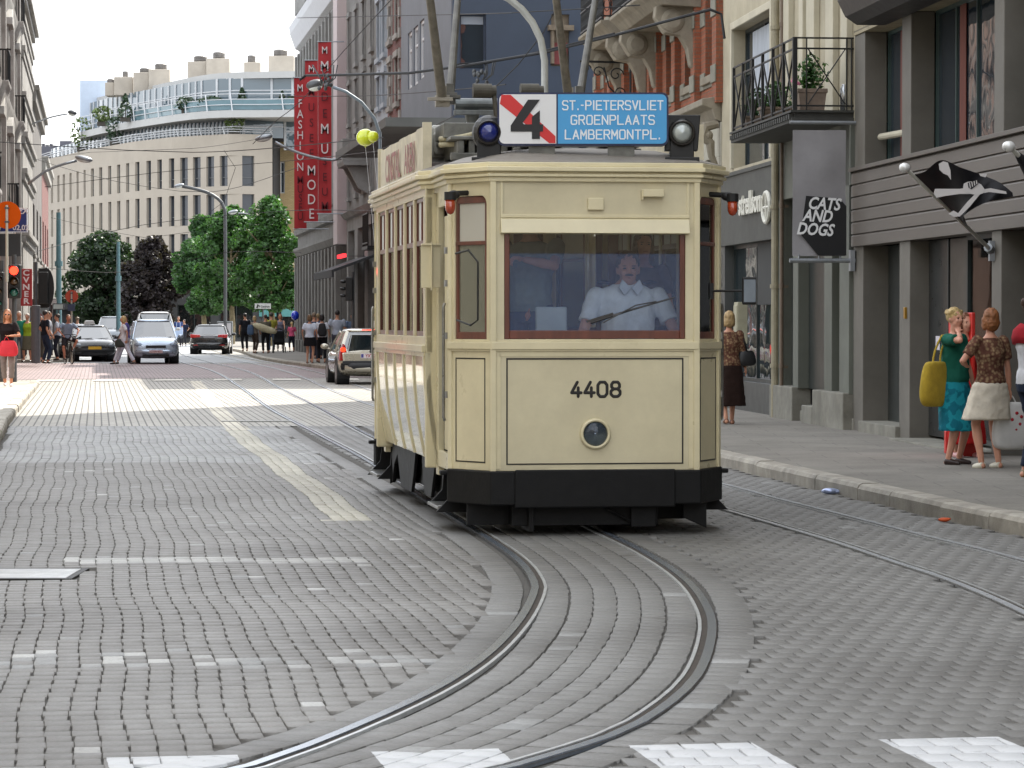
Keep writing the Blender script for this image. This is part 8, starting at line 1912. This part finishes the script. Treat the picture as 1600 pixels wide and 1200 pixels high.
Y=118; a=at(82,474,Y); c=at(100,484,Y); b=MB(); b.box(a.x,c.x,Y,Y+.06,c.z,a.z); b.cyl(((a.x+c.x)/2,Y+.1,.13),((a.x+c.x)/2,Y+.1,a.z),.03,6); th=thing('frame_sign','small white framed sign board leaning above the cyclist','sign',((a.x+c.x)/2,Y,.13)); b.build('frame',gpost,th); b=MB(); b.box(a.x+.04,c.x-.04,Y-.01,Y-.002,c.z+.04,a.z-.04); b.build('face',M('frame_face',(164,170,168),.6,0,.05),th)
# shelter with pale poster, left corner
Y=127; th=thing('bus_shelter','dark shelter with a pale poster behind the people at the far left corner','bus shelter',(at(60,500,Y).x,Y,.13)); b=MB(); b.box(at(36,500,Y).x,at(82,500,Y).x,Y-.7,Y+1.2,2.25,2.5); b.box(at(36,500,Y).x,at(38,500,Y).x,Y,Y+.1,.13,2.25); b.box(at(79,500,Y).x,at(82,500,Y).x,Y,Y+.1,.13,2.25); b.build('roof_frame',M('shelter_brown',(60,42,38),.6,0,.1),th)
b=MB(); b.box(at(45,500,Y).x,at(76,500,Y).x,Y+.0,Y+.06,.6,2.15); pp=b.build('poster',M('poster_pale',(176,182,190),.6,0,.06,2),th); b=MB(); c=at(57,497,Y); b.prism([(c.x-.25,c.z-.1),(c.x+.3,c.z+.05),(c.x+.1,c.z+.3),(c.x-.2,c.z+.2)],Y-.02,Y-.005,'y'); b.build('printed_shape',M('poster_red',(150,60,66),.6,0,0),pp)
# advertising panel right of the black car
Y=160; a=at(341,505,Y); c=at(361,534,Y); th=thing('advertising_panel','freestanding advertising panel with pale poster right of the black car','advertising panel',((a.x+c.x)/2,Y,.13)); b=MB(); b.box(a.x-.08,c.x+.08,Y,Y+.25,.13,a.z+.1); b.build('case',M('case_grey',(110,114,116),.4,.3,.05),th,bevel=.03)
b=MB(); b.box(a.x,c.x,Y-.012,Y-.002,.55,a.z); pp=b.build('poster',M('poster_white',(190,188,192),.4,0,.08,3),th); b=MB(); cc=at(350,515,Y); b.ell((cc.x,Y-.02,cc.z),(.18,.01,.24)); b.box(cc.x-.05,cc.x+.2,Y-.03,Y-.02,cc.z-.6,cc.z-.4); b.build('printed_shape',M('poster_blue_red',(70,60,90),.5,0,.3,6),pp)
# white direction board
Y=150; a=at(398,474,Y); c=at(423,482.5,Y); th=thing('direction_board','white direction board with a black arrow above the far pedestrians','sign',((a.x+c.x)/2,Y,.13)); b=MB(); b.box(a.x,c.x,Y,Y+.05,c.z,a.z); bd=b.build('board',M('board_white',(206,210,210),.5,0,.03),th); b=MB(); pole(b,(a.x+c.x)/2,Y+.1,.13,a.z,.04); b.build('post',gpost,th)
b=MB(); x_=at(402.5,478,Y); b.prism([(x_.x-.07,x_.z-.10),(x_.x+.0,x_.z+.10),(x_.x+.09,x_.z-.02),(x_.x+.02,x_.z-.02),(x_.x+.02,x_.z-.1)],Y-.01,Y-.002,'y'); b.build('arrow',M('ink_black',(24,24,26),.6,0,0),bd)
v__,f__=tmesh('P Centrum',.15,0,.002,ext=.001,sx=.8); b=MB(); b.add(v__,f__,Matrix.Translation((at(413,478,Y).x,Y-.01,at(413,480.5,Y).z))@Matrix.Rotation(math.pi/2,4,'X')); b.build('lettering',MATS['ink_black'],bd)
# ---- overhead wires
m_w=M('wire',(28,29,32),.6,.2,0)
def wire(pts,label,r=.012,group='overhead wires',name='overhead_wire',sag=0.,m=None):
    P=[at(u,v,Y) for u,v,Y in pts]; b=MB(); b.tube(smoothpath(P,1.5) if len(P)>2 else P,r,6); single(b,name,m or m_w,label,'wire',group=group)
wire([(468,125,58),(478,118,58),(540,117,57),(640,114,55),(730,102,54),(850,82,53),(960,55,51.5),(1060,28,50.5),(1110,15,50.3),(1127,22,50.3),(1132,60,50.2)],'thick black cable bundle crossing above the tram from the lamp to the beige wall',.026)
wire([(700,106,54),(720,99,54),(760,99,54),(850,79,53),(960,52,51.5)],'second black cable riding on the thick cable bundle',.016)
for k,(p,lb_) in enumerate((
 ([(0,222,80),(300,238,80),(600,215,62)],'thin span wire across the upper office wall towards the tram roof'),
 ([(70,292,110),(240,270,110),(465,250,100),(600,235,70)],'thin span wire over the top row of office windows'),
 ([(50,395,110),(220,352,115),(440,330,110),(600,330,80)],'thin span wire sloping in front of the dark trees'),
 ([(65,418,105),(200,425,112),(350,395,110),(470,395,100)],'low thin wire in front of the tree crowns'),
 ([(465,28,90),(640,24,70),(800,20,55),(1000,8,52)],'thin wire high up in front of the museum facade'),
 ([(430,150,90),(560,150,75),(690,142,60),(790,132,54)],'thin wire behind the yellow balloons and pantograph'),
 ([(395,225,95),(430,190,90),(470,158,84),(535,82,75),(620,-10,66)],'contact wire climbing past the red banners'),
 ([(60,250,120),(180,283,125),(330,300,128),(465,262,118)],'contact wire sagging across the office front'),
 ([(590,235,66),(650,210,60),(760,150,53),(850,50,50),(880,-10,48)],'thin steel wire rising from the lamp post to the right'),
 ([(50,250,118),(140,238,120),(300,232,122),(412,216,108)],'thin wire linking the two grey street lamps'),
 ([(330,330,120),(350,315,120),(368,262,118),(350,235,116)],'looping feeder wire in front of the office windows'),
 ([(80,340,120),(230,372,124),(300,362,124)],'short thin wire between the teal poles'))): wire(p,lb_,.011 if k<8 else .009)
# insulator cluster on cable
for u,v,Y,lb_ in ((752,125,53.8,'tangle of insulators and clamps hanging under the cable bundle over the tram'),(508,130,57.5,'tangle of clamps where the cable bundle meets the blue-grey lamp')):
    c=at(u,v,Y); b=MB(); r_=random.Random(int(u))
    for k in range(12): b.ell((c.x+r_.uniform(-.14,.14),Y+r_.uniform(-.1,.1),c.z+r_.uniform(-.12,.16)),(.035,.03,.045),8,6)
    for k in range(5): a_=r_.uniform(-.3,.3); b.tube([(c.x+a_,Y,c.z+.35),(c.x+a_*.6+.05,Y,c.z+.1),(c.x+a_*.3,Y,c.z)],.012,5)
    single(b,'wire_clamp',gpost,lb_,'clamp',smooth=True)

# ---- give every countable piece of these parts a mesh of its own
def split_loose(o):
    me=o.data; n=len(me.vertices); par=list(range(n))
    def f(x):
        while par[x]!=x: par[x]=par[par[x]]; x=par[x]
        return x
    for p in me.polygons:
        v=p.vertices; a=f(v[0])
        for k in v[1:]:
            b=f(k)
            if a!=b: par[b]=a
    g={}
    for p in me.polygons: g.setdefault(f(p.vertices[0]),[]).append(p)
    if not 1<len(g)<=40: return
    for root,ps in list(g.items()):
        idx={}; fs=[]
        for p in ps: fs.append([idx.setdefault(i,len(idx)) for i in p.vertices])
        m=bpy.data.meshes.new(me.name); m.from_pydata([me.vertices[i].co.copy() for i in idx],[],fs)
        for k in me.materials: m.materials.append(k)
        c=o.copy(); c.data=m; COL.objects.link(c)
        for ch in list(o.children): pass
    kids=list(o.children)
    if kids:
        c=[x for x in o.parent.children if x is not o and x.name.split('.')[0]==o.name.split('.')[0]][-1]
        for k in kids: k.parent=c
    bpy.data.objects.remove(o)
SPL={'pillar','wiper','sign_foot','ventilator_cover','step_bracket','upper_pilaster','pilaster','plinth_block','ground_pilaster','epaulette','doorstep','brick_pier','ground_pier','grab_pole','bench','stone_console','roof_bar','terrace_glass','red_print','dormer','clamp','collar','scroll_bracket'}
for o in [x for x in list(bpy.data.objects) if x.type=='MESH' and x.parent and x.name.split('.')[0] in SPL]: split_loose(o)
for o in bpy.data.objects:
    if 'label' in o and len(o['label'].split())>16: print('LONG',o.name,o['label'])
